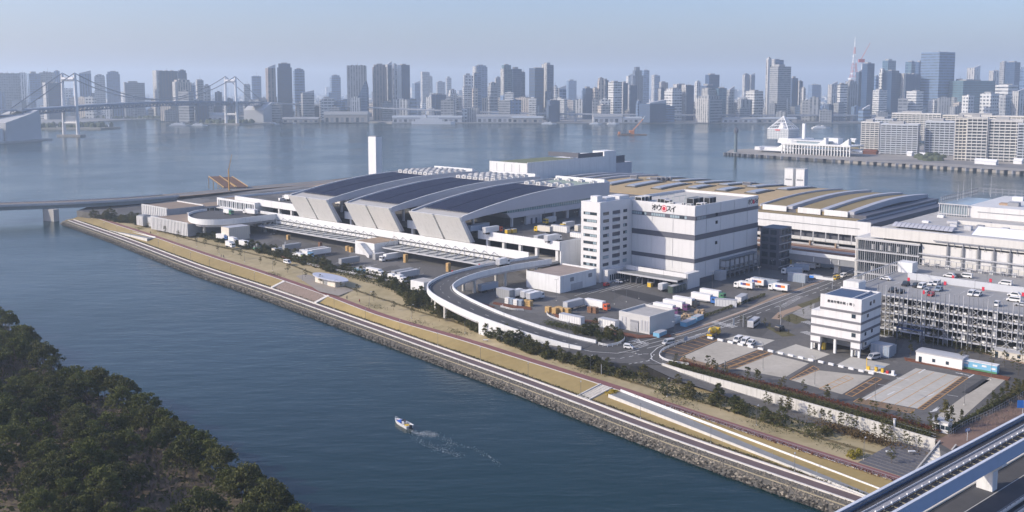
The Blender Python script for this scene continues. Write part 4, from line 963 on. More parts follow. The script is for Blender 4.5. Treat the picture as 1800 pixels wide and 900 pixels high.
zebra((1248,567), (1285,576), 10, 4); zebra((1408,566), (1432,573), 8, 4); zebra((1407,584), (1430,592), 8, 3.5); zebra((1543,589), (1556,593), 7, 4); zebra((1425,497), (1478,488), 14, 3.); zebra((1380,540), (1412,522), 12, 3); zebra((1110,600), (1135,606), 7, 3)
patch('tan_footway', [(1186,588),(1240,569.5),(1307,545),(1360,521),(1400,508),(1450,490),(1452,492),(1402,510.5),(1362,524),(1309,548),(1242,572),(1190,590)], LZ, tan_path)
patch('tan_footway', [(1356,560),(1368,549),(1400,538),(1450,520),(1494,502),(1494,506),(1450,526),(1410,541),(1380,553),(1372,562)], LZ, tan_path)
patch('tan_footway', [(1540,586),(1640,600),(1800,640),(1800,632),(1640,594),(1545,582)], LZ, tan_path)
patch('patterned_paving', [(1385,556),(1402,545),(1432,533),(1428,560),(1410,560)], LZ, M('patterned_paving', (.30, .29, .27), .9, var=.4, scale=.9))
for pts in ([(1372,560),(1392,551),(1420,562),(1400,570)], [(1400,536),(1460,516),(1490,508),(1488,514),(1450,526),(1410,541)], [(1340,572),(1372,578),(1400,590),(1375,592)], [(1545,584),(1640,598),(1800,636),(1800,627),(1640,589),(1560,578)]):
    patch('planting_bed', pts, LZ+.004, M('planting_bed_earth', (.105, .095, .045), .95, var=.35, scale=.5))
for pts, nm in (([(1589,629),(1650,641),(1776,664),(1772,669),(1648,645),(1592,634)], 0), ([(1062,574),(1085,583),(1125,590),(1178,588),(1180,592),(1122,595),(1080,588)], 0), ([(968,548),(985,556),(1010,561),(1052,565),(1050,568),(1005,565),(980,559)], 0),
    ([(868,531),(900,537),(934,541),(934,545),(898,541),(866,534)], 0), ([(545,462),(640,480),(720,500),(718,503),(640,483),(545,465)], 0), ([(488,446),(512,452),(530,459),(528,461),(508,455),(486,449)], 0), ([(800,520),(870,540),(860,542),(800,523)], 0)):
    P = [at(x, y, GZ) for x, y in pts]; o = MB().prism([(p.x, p.y) for p in P], GZ-.1, GZ+.25).obj('planter_bed', rust, fix=True); tag(o, kind='structure')
# lorry-yard markings
for k in range(7): pline([(1010+k*22, 520-k*3), (1060+k*24, 506-k*4)], LZ2, .26, road_white)
for k in range(5): pline([(1110+k*26, 545-k*5), (1150+k*26, 531-k*5)], LZ2, .26, road_white)
patch('dark_yard_lane', [(1070,512),(1100,508),(1200,530),(1170,540)], LZ, asphalt2)
for k in range(9): pline([(470+k*40, 437+k*8.5), (505+k*40, 430+k*8.5)], LZ2, .28, road_white)
# ------------------------------------------------------------------ retaining wall, descending lane, guard rails
rw = thing('retaining_wall', 'long white stained concrete wall between the truck lot and the park', 'wall', W(262, 127, 3.5))
wl = [at(x, y, 7.) for x, y in [(1164,640),(1200,651),(1250,664.5),(1325,684),(1400,704),(1475,725),(1546.7,745),(1600,761),(1645,774)]]
def wallmat():
    m, n, b = base_mat('stained_wall', .85); co = n.new('ShaderNodeTexCoord').outputs['Object']; mp = n.new('ShaderNodeMapping'); n.lk(co, mp.inputs[0]); mp.inputs['Scale'].default_value = (1.2, 1.2, .08)
    f = n.ramp(n.noise(mp.outputs[0], 1.2, 4.), .52, .8); n.lk(n.mix(f, (.56, .55, .52, 1), (.30, .29, .26, 1)), b.inputs['Base Color']); return m
wm = wallmat()
for i, (p, q) in enumerate(zip(wl, wl[1:])):
    d = q-p; zb = interp([(0, 6.2), (2, 5.0), (4, 3.8), (8, 3.6)], i)
    c = (p+q)/2-rw.location; MB().obox((c.x, c.y), math.atan2(d.y, d.x), d.length/2-.04, .3, zb-.8-rw.location.z, 7.35-rw.location.z).obj('wall_section', wm, rw)
lane = catmull([at(x, y, z)+Vector((0,0,0)) for x, y, z in [(1085,622,7.01),(1120,626,6.98),(1160,645,6.6),(1205,665,6.0),(1260,683,5.2),(1330,706,4.6),(1420,736,4.2),(1500,760,4.0)]], 5)
o = MB(); o.strip(offs(lane, -3.4), offs(lane, 3.2)); o = o.obj('lane', asphalt); tag(o, kind='structure')
o = MB(); o.strip([p+Vector((0,0,.02)) for p in offs(lane, 2.5)], [p+Vector((0,0,.02)) for p in offs(lane, 2.65)]); o = o.obj('road_marking', road_white); tag(o, kind='structure')
def rail(label, pts, z, h=1., posts=True, mat=white):
    P = catmull([at(x, y, z) for x, y in pts], 4); t = thing('guard_rail', label, 'guard rail', P[len(P)//2])
    sweep_part('rail', P, -.08, .08, h-.25, h, mat, t); sweep_part('rail', P, -.06, .06, h-.65, h-.45, mat, t)
    for p in P[::2]: d = p-t.location; MB().box(d.x-.09, d.x+.09, d.y-.09, d.y+.09, 0, h-.05).obj('post', mat, t)
rail('white guard rail curling round the near corner of the truck lot', [(1240,590),(1205,601),(1175,612),(1162,620),(1160,629),(1175,637),(1210,643)], GZ)
rail('white guard rail round the planted traffic island below the ramp', [(1052,607),(1068,610),(1085,607),(1096,601),(1098,596)], GZ, 1.1)
rail('white guard rail at the rounded yard corner by the crates', [(962,545),(962,554),(975,561),(1000,567)], GZ, .8)
rail('white guard rail beside the red-brown bed under the ramp', [(880,540),(900,545),(920,546)], GZ, .8)
# brick footway and stairs by the monorail
gpatch('brick_footway', [(256.8,84.8),(250,76),(256,70),(330,62),(400,52),(400,66),(330,74),(290,80)], LZ, brick_path)
sr = FT('outdoor_stairs', 'pale concrete stairs down from the brick footway to the grey terrace', 'stairs', 243, 81, 4)
for i in range(9): sr.box('step', concrete_pale, 254-i*1.7, 255.7-i*1.7+.02, 79.4, 83, 3.2, 6.9-i*.33)
for u in (79.0, 83.02): 
    b = sr.mb(); b.extr([(239, 3.2), (256, 3.2), (256, 7.6), (239, 4.6)], 'y', u, u+.36); sr.part('stair_wall', b, concrete, fix=True)
# ------------------------------------------------------------------ monorail guideway and road viaducts
mu = lambda v: 71-.1216*(v-176)
mo = thing('monorail_guideway', 'elevated monorail guideway with blue-grey girders crossing the bottom right corner', 'guideway', W(230, mu(230), GZ))
ctr = lambda v: W(v, mu(v), 0)
Cm = [ctr(v)+Vector((0, 0, 18.)) for v in (20, 100, 150, 176, 200, 230, 260, 300, 360, 460)]
ggird = M('blue_grey_girder', (.33, .45, .62), .35, .1, var=.08, scale=.05)
track_d = M('running_track', (.055, .055, .06), .85, var=.2)
for w0, w1 in ((-3.75, -3.35), (3.35, 3.75)): sweep_part('side_girder', Cm, w0, w1, -3.0, .1, ggird, mo); sweep_part('girder_cap', Cm, w0-.12, w1+.12, .11, .3, M('pale_cap', (.58, .61, .66), .4), mo)
sweep_part('floor', Cm, -3.3, 3.3, -1.6, -1.4, track_d, mo)
for w0, w1 in ((-2.9, -.95), (.95, 2.9)): sweep_part('running_slab', Cm, w0, w1, -1.39, -.7, track_d, mo)
sweep_part('walkway_grating', Cm, -.75, .55, -.5, -.35, M('grating', (.30, .30, .31), .6, var=.3, scale=3.), mo)
for w in (-3.1, -.95, .75, 3.05): sweep_part('guide_rail', Cm, w-.07, w+.07, -.35, .0, lightgrey if abs(w) < 2 else midgrey, mo)
bm_i = MB().box(-.14, .14, -.14, .14, 0, .6).mesh('insulator', flat('insulator_white', (.75, .75, .74)))
bm_t = MB().box(-.9, .9, -.11, .11, 0, .12).mesh('bracket', M('tan_bracket', (.32, .28, .18), .7))
bm_p = MB().box(-.05, .05, -.05, .05, 0, .5).mesh('rail_post', midgrey)
am = math.atan2((ctr(260)-ctr(176)).y, (ctr(260)-ctr(176)).x); dm = (ctr(260)-ctr(176)).normalized(); nm_ = Vector((-dm.y, dm.x, 0))
for i in range(46):
    p = ctr(158)+dm*i*3.1; p.z = 18
    put('insulator', bm_i, mo, p-nm_*.95+Vector((0,0,-.35))-mo.location, am); put('bracket', bm_t, mo, p-nm_*1.9+Vector((0,0,-.69))-mo.location, am+math.pi/2)
    for k in range(3): put('rail_post', bm_p, mo, p+dm*k*1.03-nm_*2.95+Vector((0,0,-.45))-mo.location, am); put('rail_post', bm_p, mo, p+dm*k*1.03+nm_*.9+Vector((0,0,-.5))-mo.location, am)
for v in (110, 150, 190, 231, 272, 315, 360):
    p = ctr(v)-mo.location; zt_ = 14.9-GZ
    MB().obox((p.x, p.y), am, 1.3, 1.8, -6, zt_-2.2).obj('pier', white, mo)
    b = MB(); hx = 1.25; prof = [(-1.8, zt_-2.2), (1.8, zt_-2.2), (3.6, zt_-.6), (3.6, zt_), (-3.6, zt_), (-3.6, zt_-.6)]
    P0 = [Vector((p.x, p.y, 0))+nm_*a+Vector((0,0,z))-dm*hx for a, z in prof]; P1 = [q+dm*2*hx for q in P0]; n = 6
    b.add(P0+P1, [(i, (i+1) % n, n+(i+1) % n, n+i) for i in range(n)]+[tuple(range(n)), tuple(range(2*n-1, n-1, -1))]); b.obj('pier_head', white, mo, fix=True)
for k, (w0, w1, lab) in enumerate(((-8.2, 3.2, 'grey road viaduct running directly beneath the monorail girders'), (-26, -10.2, 'wide road viaduct in the very bottom right corner beside the monorail piers'))):
    Cr = [ctr(v)+Vector((0, 0, 8.)) for v in (20, 176, 230, 300, 460)]
    t = thing('road_viaduct', lab, 'viaduct', ctr(230)+nm_*((w0+w1)/2)+Vector((0, 0, 8)))
    sweep_part('deck', Cr, w0, w1, -1.2, 0, M('viaduct_asphalt', (.085, .085, .09), .9, var=.15), t)
    for a, c in ((w0-.05, w0+.5), (w1-.5, w1+.05)): sweep_part('kerb', Cr, a, c, -.1, .35, kerb_m, t)
    sweep_part('lane_line', Cr, (w0+w1)/2-.08, (w0+w1)/2+.08, .01, .02, road_white, t)
    for i in range(56):
        p = ctr(170)+dm*i*2.2+nm_*(w0+.2); p.z = 8.3; put('rail_post', MATS.setdefault('_rp', None) or bm_p, t, p-t.location, am)
    for a in (w0+.18, w1-.18): sweep_part('hand_rail', Cr, a-.05, a+.05, .95, 1.05, midgrey, t)
    for v in (150, 200, 250): p = ctr(v)+nm_*((w0+w1)/2)-t.location; MB().obox((p.x, p.y), am, 1.2, 3., -9, -1.15).obj('pier', concrete, t)
# ------------------------------------------------------------------ far shore and the city behind it
cityland = M('city_ground', (.22, .22, .22), .95, var=.25, scale=.01)
shore = [(-1750,2350),(-1250,2450),(-1150,2900),(-760,3300),(-560,3150),(-420,2750),(-330,2640),(200,2640),(700,2640),(1150,2650),(1700,2700),(3500,2900),(LIM-100,3400),(LIM-100,LIM-100),(-LIM+100,LIM-100),(-LIM+100,2300)]
shore = [Vector((x, y, 0)) for x, y in shore]
o = MB().prism([(p.x, p.y) for p in shore], -1.5, 3.).obj('far_city_ground', cityland, fix=True); tag(o, kind='structure')
bmt = bmesh.new(); bmt.from_mesh(o.data); bmesh.ops.triangulate(bmt, faces=[f for f in bmt.faces if len(f.verts) > 4]); bmt.to_mesh(o.data); bmt.free()
FS = {'g': facade('glass_floors', (.025, .06, .13), 8., 14., .7, .9, .2), 'b': facade('balcony_floors', (.07, .08, .10), 6.8, 9., .5, .84, .5), 'w': facade('punched_windows', (.05, .065, .09), 7.6, 8., .5, .62, .3),
      'v': facade('vertical_bays', (.06, .075, .10), 7.2, 8.5, .9, .45, .3), 's': facade('striped_floors', (.06, .075, .10), 8., 0, .45, 1, .3)}
TINT = {'d': ('dark', (.06, .10, .18)), 'k': ('very dark', (.03, .06, .13)), 'b': ('blue-grey', (.15, .23, .36)), 'n': ('brownish', (.30, .25, .23)), 'w': ('white', (.66, .66, .64)), 'g': ('grey', (.34, .35, .36)), 'c': ('cream', (.55, .49, .42)), 't': ('teal glass', (.11, .20, .24))}
roofm = M('city_roof', (.30, .30, .30), .9)
def tower(px0, px1, top, d, st, tint, label, cat='tower', dep=None, turn=None, crown=0, group=None, z0=3., name='tower_block', steps=(), side=None):
    """a far tower from its image edges, its top row and its distance; steps = (fraction, z drop) shoulders"""
    wd = (px1-px0)*d/F_; x = Xat(d, (px0+px1)/2); z1 = zat(d, top); dep = dep or max(18., wd*.8)
    rz = turn if turn is not None else rnd.choice((R(14), R(24), R(32), R(20), R(9), R(38)))
    k = 1/(abs(math.cos(rz))+dep/wd*abs(math.sin(rz))) if wd > 0 else 1
    hx = wd*k/2; hy = dep*k/2
    r = thing(name, label, cat, (x, d+hy, z0), rz, group)
    h = z1-z0; m = MB()
    m.box(-hx, hx, -hy, hy, 0, h)
    b = m.obj('shaft', FS[st], r); b.color = (*TINT[tint][1], 1)
    if side:                                     # a paler corner strip or core
        s = MB().box(-hx-.6, -hx+hx*side, -hy-.6, hy, 0, h+2).obj('side_core', FS['v'], r); s.color = (.5, .49, .47, 1)
    q = rnd.random()
    if q < .35: MB().box(-hx*.6, hx*.3, -hy*.6, hy*.6, h, h+3+crown).obj('roof_room', roofm, r)
    elif q < .6: s = MB().box(-hx*.82, hx*.82, -hy*.82, hy*.82, h, h+5+crown*2).obj('crown_step', FS['v'], r); s.color = b.color; MB().box(-hx*.4, hx*.4, -hy*.4, hy*.4, h+5+crown*2, h+8+crown*2).obj('roof_room', roofm, r)
    elif q < .75: MB().extr([(-hx, h), (hx, h), (hx, h+9+crown), (-hx, h+2)], 'y', -hy, -hy*.4).obj('slanted_screen', lightgrey, r)
    else:
        m = MB()
        for a in (-.55, -.1, .4): m.box(hx*a, hx*(a+.22), -hy*.5, hy*.2, h, h+2+crown*rnd.random())
        m.tube((hx*.1, 0, h), (hx*.1, 0, h+9+crown*2), .5, .2, 4); m.obj('roof_plant', roofm, r)
    for (f0, f1, dz) in steps:
        q = MB().box(lerp(-hx, hx, f0), lerp(-hx, hx, f1), -hy-2, hy*.8, 0, h+dz).obj('wing', FS[st], r); q.color = (*TINT[tint][1], 1)
    return r
TW = [ # left to right behind the suspension bridge
 (-14,33,129,3300,'b','g','wide grey tower slab at the left edge above the concrete anchorage'),(34,50,128.5,3500,'v','w','pale rounded tower second from the left edge of the skyline'),(50,73,129.5,3300,'b','b','blue-grey tower slab between the pale tower and the bridge'),
 (73,96,127.5,3350,'b','g','tall grey slab left of the first bridge pylon'),(97,110,131,3600,'v','b','narrow blue-grey slab touching the first bridge pylon'),(74,110,146,2900,'b','d','lower dark slab in front of the towers by the first pylon'),(139,163,130,3100,'v','b','blue-grey tower slab just right of the first bridge pylon'),
 (167,187,134.5,3700,'b','g','hazy grey slab between the cables right of the first pylon'),(187,213,130.5,3500,'b','b','square-topped blue slab over the suspended span'),(214,255,145.5,3000,'w','g','low grey block over the middle of the bridge deck'),
 (266,314,125,3050,'v','k','huge dark slab above the crown of the bridge deck'),(313,331,128.5,3000,'v','d','dark shoulder tower joined to the huge slab'),(302,337,145,2800,'v','c','cream ribbed block in front of the huge dark slab'),(337,345,150,3000,'w','b','small blue tower between the cream block and the second pylon'),
 (346,360,141,3200,'b','g','slim grey tower left of the second pylon cables'),(360,372,150,3200,'w','g','small grey tower nearest the second pylon'),(429,442,148.5,3500,'b','g','hazy small tower right of the second pylon'),(442,461,134,3700,'b','b','hazy rounded tower left of the brown pair'),
 (468,486,120,2850,'v','n','tall brownish tower with a pale left face'),(486,515,119,2900,'b','d','twin-topped dark tower joined to the brownish one'),(515,537,124.5,3300,'b','b','blue tower right of the dark twin-topped one'),(528,553,164,2750,'s','g','low glass office left of the wedge tower'),(563,588,173,2750,'b','w','low white block with upright fins near the shore'),
 (580,600,136,3800,'b','b','hazy round-shouldered tower left of the wedge tower'),(654,681,118,2850,'v','n','tall brownish tower right of the wedge tower'),(679,690,115,2950,'v','d','dark slab hugging the brownish tower'),(690,700,120.5,2950,'v','w','narrow pale tower beside the dark crowned one'),(699,721,114.5,2900,'v','d','dark ribbed tower with a crown, rightmost of the four tall shore towers'),
 (725,739,146.5,3800,'b','b','small hazy tower right of the four tall ones'),(740,756,127,4300,'b','g','far pale tower with a lower shoulder'),(755,761,135,4300,'b','g','far narrow slab joined to the shoulder tower'),(767,783,144,4200,'w','g','hazy squat far tower mid left'),(784,794,137,4600,'w','g','hazy slim far tower mid left'),
 (758,785,166,2900,'w','d','dark low block behind the ferry'),(788,803,164,2900,'b','w','pale low flats right of the dark low block'),(815,832,133,3100,'w','w','white tower with a flat top left of the framed tower'),(832,846,129,3150,'g','b','blue glass tower joined to the white flat-topped one'),(831,857,118,3500,'g','b','tall glass tower with an open frame top'),
 (813,829,152,2900,'b','w','white flats in front of the white flat-topped tower'),(830,840,155,2880,'w','c','narrow cream block with blank side'),(857,875,152,2900,'b','g','grey gridded flats left of the dark square tower'),(870,881,139,3300,'b','g','stepped pale tower behind the gridded flats'),(880,900,122,2950,'g','t','glass tower with a square rim'),(897,917,121.5,2950,'g','d','big dark blue tower left of the twin with a white patch'),(915,923,127,3000,'g','d','dark shoulder of the big dark blue tower'),
 (930,956,120,2900,'s','d','dark tower with a white patch high on its face'),(952,973,114.5,2950,'g','d','taller dark blue tower behind the white patch tower'),(972,980,152,2900,'w','w','narrow white block beside the tall dark pair'),(979,995,156,2900,'g','b','blue-grey block right of the narrow white one'),(996,1013,142,4300,'w','b','hazy striped far block right of the tall dark pair'),
 (961,984,176,2700,'b','d','dark low glass block close to the shore sheds'),(1024,1042,155,2950,'g','k','very dark low tower with two rooftop boxes'),(1040,1051,155,2950,'w','c','pale side tower joined to the very dark one'),(1050,1062,142,2950,'v','c','cream tower left of the white gridded tower'),(1060,1069,141,2950,'v','d','dark slab joined to the cream tower'),(1069,1093,144,2800,'b','w','white gridded tower near the middle of the skyline'),(1092,1103,146,2850,'g','d','dark glass flank of the white gridded tower'),
 (1101,1119,150,2950,'g','k','dark glass block below the stepped tall tower'),(1100,1112,134,3900,'v','w','pale far tower left of the stepped tall tower'),(1128,1140,124,3900,'g','b','hazy blue tower right of the stepped tall tower'),(1145,1159,133,4200,'g','b','hazy far pair tower with a pale left half'),(1159,1173,145,3300,'v','n','brownish tower with a rounded domed top'),(1157,1167,157,2900,'g','k','small very dark tower with a pale frame'),
 (1168,1199,160,2780,'b','w','broad white gridded flats on the shore'),(1198,1219,150,2800,'g','k','dark blue tower joined to the broad white flats'),(1185,1212,149,3000,'g','d','flat dark tower behind the broad white flats'),(1220,1231,146,3300,'v','w','white slab with dark side left of the black tower'),(1240,1263,131.5,3300,'g','k','black flat-topped tower right of centre'),(1231,1262,150.5,2950,'b','d','grey-brown tower in front of the black one'),(1234,1258,157,2850,'s','g','striped grey front tower with teal flank'),(1258,1276,155,2850,'g','t','teal glass tower right of the striped grey one'),
 (1304,1315,132.5,3900,'v','d','left of the hazy twin towers'),(1315,1325,132.5,3900,'v','d','right of the hazy twin towers'),(1311,1342,160,2850,'b','w','white gridded hotel left of the terminal'),(1276,1290,158,3000,'w','g','small grey block left of the hazy twins'),(1225,1271,174,2650,'s','g','long low grey office on the shore'),(1125,1172,182,2640,'w','d','dark low cube building on the shore with a dark screen'),(1118,1128,182,2700,'w','b','small blue block beside the dark cube building'),
 (1345,1353,106,3000,'v','w','tall white sliver tower left of the grey portal tower'),(1354,1389,117.5,2800,'s','g','tall grey tower with a dark recessed centre'),(1352,1375,106,3100,'g','b','blue round-topped tower behind the grey portal tower'),(1388,1400,137.5,2950,'v','d','dark twin slab right of the grey portal tower'),(1399,1409,143,2950,'v','d','dark slab with a lower top beside the twin slab'),(1407,1414,155,2900,'w','c','narrow cream block beyond the dark slabs'),(1421,1441,149,4000,'b','b','hazy blue block between the portal tower and the lattice tower'),
 (1455,1470,149.5,3200,'v','w','white tower with dark right side left of the lattice tower'),(1472,1487,148,2800,'s','w','white striped tower in front of the lattice tower'),(1484,1506,148,2820,'v','g','grey ribbed tower with a white edge below the lattice tower'),(1514,1534,112,2950,'g','k','tall dark blue tower right of the lattice tower'),(1503,1516,127,3000,'v','d','dark grey shoulder of the tall dark blue tower'),(1533,1544,138,3200,'g','b','slim blue tower between two tall dark ones'),(1550,1571,107,3500,'g','t','pale teal tower rising behind the broad black slab'),
 (1551,1582,128.5,2950,'g','k','broad black slab behind the white striped pair'),(1580,1615,130.5,2950,'g','k','second broad black slab with a white roof box'),(1543,1553,128,3000,'w','w','narrow pale face of the broad black slab'),(1589,1609,109,3400,'g','t','pale glass tower above the second black slab'),(1607,1621,109.5,3350,'g','d','dark blue tower touching the giant glass block'),(1622,1679,92.5,2950,'s','b','giant blue-grey glass block tallest of the right side'),
 (1535,1558,159,2780,'s','w','white striped block below the first broad black slab'),(1594,1624,160,2780,'s','w','white banded block with a rounded top below the giant glass block'),(1510,1529,192,2700,'s','b','small blue block by the water left of the apartments'),(1698,1720,120.5,3700,'v','w','pale tapered far tower right of the giant glass block'),(1679,1747,142,2900,'s','t','broad teal glass block at the right'),(1738,1754,125.5,3300,'v','w','white and blue slab right of the tapered tower'),(1754,1768,110,3200,'b','g','grey tower left of the dark blue rounded one'),(1765,1791,110,3000,'g','d','dark blue tower with a white roof box near the right edge'),
 (1725,1757,164,2700,'w','w','white block with rows of square windows behind the apartments'),(1752,1790,149.5,2850,'s','w','white striped wide tower near the right edge'),(1783,1806,161,2700,'v','w','white ribbed tower with an arched top at the right edge'),(1790,1812,121.5,3600,'g','b','blue tower cut by the right edge'),(1678,1692,140,3000,'s','t','slim pale green glass slab beside the giant glass block'),(1757,1775,169,2640,'w','g','grey low block between the white ones behind the apartments')]
TT = []
for t in TW: TT.append(tower(*t[:6], t[6], crown=rnd.uniform(0, 4), side=(.22 if rnd.random() < .3 else None)))
# the wedge tower with its sloping glass front, the stepped spire tower
r = tower(610, 644, 115.5, 2820, 'v', 'g', 'broad grey tower behind a sloping blue glass wedge', turn=R(4))
d = 2780; m = MB(); x0, x1, xm = Xat(d, 612), Xat(d, 648), Xat(d, 645); P = [(x0, 0), (x1, 0), (x1, zat(d, 155)-3), (xm, zat(d, 142)-3)]
wdg = thing('wedge_tower', 'dark blue glass wedge sloping up in front of the broad grey tower', 'building', ((x0+x1)/2, d, 3)); m = MB(((x0+x1)/2, 0, 0)); m.extr(P, 'y', -14, 14); q = m.obj('glass_wedge', FS['g'], wdg, fix=True); q.color = (.10, .16, .26, 1)
r = thing('stepped_tower', 'tall dark tower with stepped shoulders and a rounded peak', 'tower', (Xat(3400, 1120), 3420, 3), R(6))
for a, c, tp in ((1111,1130,133), (1114,1127,124), (1116.5,1123,118)):
    q = MB().box((a-1120.5)*2.01, (c-1120.5)*2.01, -16, 16, 0, zat(3400, tp)-3).obj('shaft_step', FS['v'], r); q.color = (.14, .17, .23, 1)
# lattice tower
def lattice(name, label, px, d, top, bw, z0, cols):
    r = thing(name, label, 'tower', (Xat(d, px), d, z0)); h = zat(d, top)-z0
    prof = [(0, bw), (.12, bw*.66), (.28, bw*.40), (.45, bw*.25), (.47, bw*.24), (.62, bw*.15), (.75, bw*.07), (.85, bw*.035), (1., bw*.008)]
    for k, ((a, wa), (c, wc)) in enumerate(zip(prof, prof[1:])):
        b = MB(); za, zc = a*h, c*h
        for sx, sy in ((1,1),(1,-1),(-1,-1),(-1,1)): b.tube((sx*wa, sy*wa, za), (sx*wc, sy*wc, zc), max(1.2, wa*.13), max(1., wc*.13), n=4)
        n = 3 if k < 6 else 2
        for i in range(n):
            t = (i+.5)/n; z = lerp(za, zc, t); ww = lerp(wa, wc, t)
            b.box(-ww, ww, -ww-.7, -ww+.7, z-.9, z+.9); b.box(-ww, ww, ww-.7, ww+.7, z-.9, z+.9); b.box(-ww-.7, -ww+.7, -ww, ww, z-.9, z+.9); b.box(ww-.7, ww+.7, -ww, ww, z-.9, z+.9)
        for sx in (1, -1): b.tube((sx*wa, -wa, za), (-sx*wc, -wc, zc), .9, n=3); b.tube((wa, sx*wa, za), (wc, -sx*wc, zc), .9, n=3)
        b.obj('lattice_stage', cols[k % 2], r)
    for t in (.37, .70): 
        ww = interp(prof, t)*1.35; MB().box(-ww, ww, -ww, ww, t*h, t*h+8).obj('observation_deck', white, r)
    return r
lattice('lattice_tower', 'red and white lattice tower rising above the right skyline', 1497, 4400, 66, 46, 20, (flat('tower_red', (.48, .17, .13)), white))
cr = thing('tower_crane', 'red and white tower crane on top of the tall dark blue tower', 'crane', (Xat(3000, 1513), 3010, zat(3000, 128)))
redc = flat('crane_red', (.45, .08, .07))
MB().tube((0,0,0), (0,0,42), 2.2, n=4).obj('mast', white, cr); MB().tube((-8,0,34), (22,0,92), 1.1, .6, n=4).obj('jib', redc, cr); MB().box(-12, 6, -3, 3, 32, 42).obj('machine_house', redc, cr)
# suspension bridge
P1, P2 = Vector((Xat(1942, 125.5), 1942, 0)), Vector((Xat(2560, 408), 2560, 0)); bd = (P2-P1).normalized(); bn = Vector((bd.y, -bd.x, 0)); ba = math.atan2(bd.y, bd.x)
BW = M('bridge_white', (.70, .70, .70), .5, var=.03); BG = M('bridge_truss_grey', (.17, .22, .30), .6)
sb_ = thing('suspension_bridge', 'long two-deck suspension bridge with white pylons crossing the bay', 'bridge', P1); L0 = P1
ba_p = lambda t, s, z: P1+bd*t+bn*s+Vector((0, 0, z))-L0
LEN = (P2-P1).length
for i, t in enumerate((0, LEN)):
    py = MB()
    for s in (-14.5, 14.5):
        a = ba_p(t, s*1.12, 0); c = ba_p(t, s, 128); py.tube(a, c, 4.0, 2.9, n=8)
    p_ = py
    for z, hh in ((116, 9), (28, 6)):
        for q in range(2): pass
        a, c = ba_p(t, -14, z), ba_p(t, 14, z); py.tube(a, c, hh/2, n=8)
    py.obj('pylon', BW, sb_)
    c = ba_p(t, 0, 0); MB().obox((c.x, c.y), ba+math.pi/2, 27, 9, -1.5, 4.5).obj('pylon_base', M('pier_base_grey', (.25, .24, .23), .9), sb_)
deckz = lambda t: 58+8*math.sin(math.pi*min(1, max(0, (t+130)/(LEN+260)))) if -130 < t < LEN+130 else 58
deck_t = [-150+i*(LEN+300)/24 for i in range(25)]
curveL = [P1+bd*-150+Vector((0,0,58)), Vector((-1200, 1640, 56)), Vector((-1500, 1560, 50)), Vector((-2100, 1540, 44))]
curveR = [P1+bd*(LEN+150)+Vector((0,0,58)), Vector((Xat(2760,520), 2800, 50)), Vector((Xat(2760,640), 2790, 42)), Vector((Xat(2740,760), 2760, 34)), Vector((Xat(2720,900), 2740, 27)), Vector((Xat(2720,1150), 2720, 22)), Vector((Xat(2720,1500), 2740, 20)), Vector((1400, 2800, 18))]
main_ = [P1+bd*t+Vector((0, 0, deckz(t))) for t in deck_t]
for nm, dz0, dz1, w_ in (('upper_deck', -3.2, .9, 14), ('lower_deck', -10.5, -9, 14)): sweep_part(nm, main_, -w_, w_, dz0, dz1, BG, sb_)
b = MB()
for a, c in zip(main_, main_[1:]):
    for s in (-13.5, 13.5):
        n = 3
        for k in range(n):
            p, q = a.lerp(c, k/n)-L0+bn*s, a.lerp(c, (k+1)/n)-L0+bn*s; mid = (p+q)/2
            b.tube(p+Vector((0,0,-9)), mid+Vector((0,0,-1)), 1.3, n=3); b.tube(mid+Vector((0,0,-1)), q+Vector((0,0,-9)), .9, n=3)
tr_ = b.obj('truss', BG, sb_)
for s in (-14, 14):
    b = MB(); n = 28
    f = lambda t: 128-57*4*(t/LEN)*(1-t/LEN) if 0 <= t <= LEN else (128-70*(-t/150) if t < 0 else 128-70*((t-LEN)/150))
    ts = [-150, -75]+[LEN*i/n for i in range(n+1)]+[LEN+75, LEN+150]
    for t0, t1 in zip(ts, ts[1:]): b.tube(ba_p(t0, s, f(t0)), ba_p(t1, s, f(t1)), 1.0, n=4, cap=False)
    b.obj('main_cable', midgrey, sb_)
    for i in range(1, n): t = LEN*i/n; MB().tube(ba_p(t, s, deckz(t)), ba_p(t, s, f(t)), .16, n=3).obj('hanger', lightgrey, sb_)
for side, cv in (('left', curveL), ('right', curveR)):
    cc = catmull(cv, 6); t = thing('approach_viaduct', {'left': 'double deck viaduct curving off the bridge at the left edge', 'right': 'raised expressway viaduct running along the far shore'}[side], 'viaduct', cc[6]); C5 = cc
    sweep_part('deck', C5, -11, 11, -2.5, .5, BG, t); sweep_part('parapet', C5, 11, 11.5, -1, 2., lightgrey, t); sweep_part('parapet', C5, -11.5, -11, -1, 2., lightgrey, t)
    if side == 'left': sweep_part('lower_deck', C5, -11, 11, -11, -9, BG, t)
    for p in C5[3::3]: MB().box(p.x-t.location.x-3, p.x-t.location.x+3, p.y-t.location.y-3, p.y-t.location.y+3, -t.location.z+1, p.z-t.location.z-2.6).obj('pier', lightgrey, t)
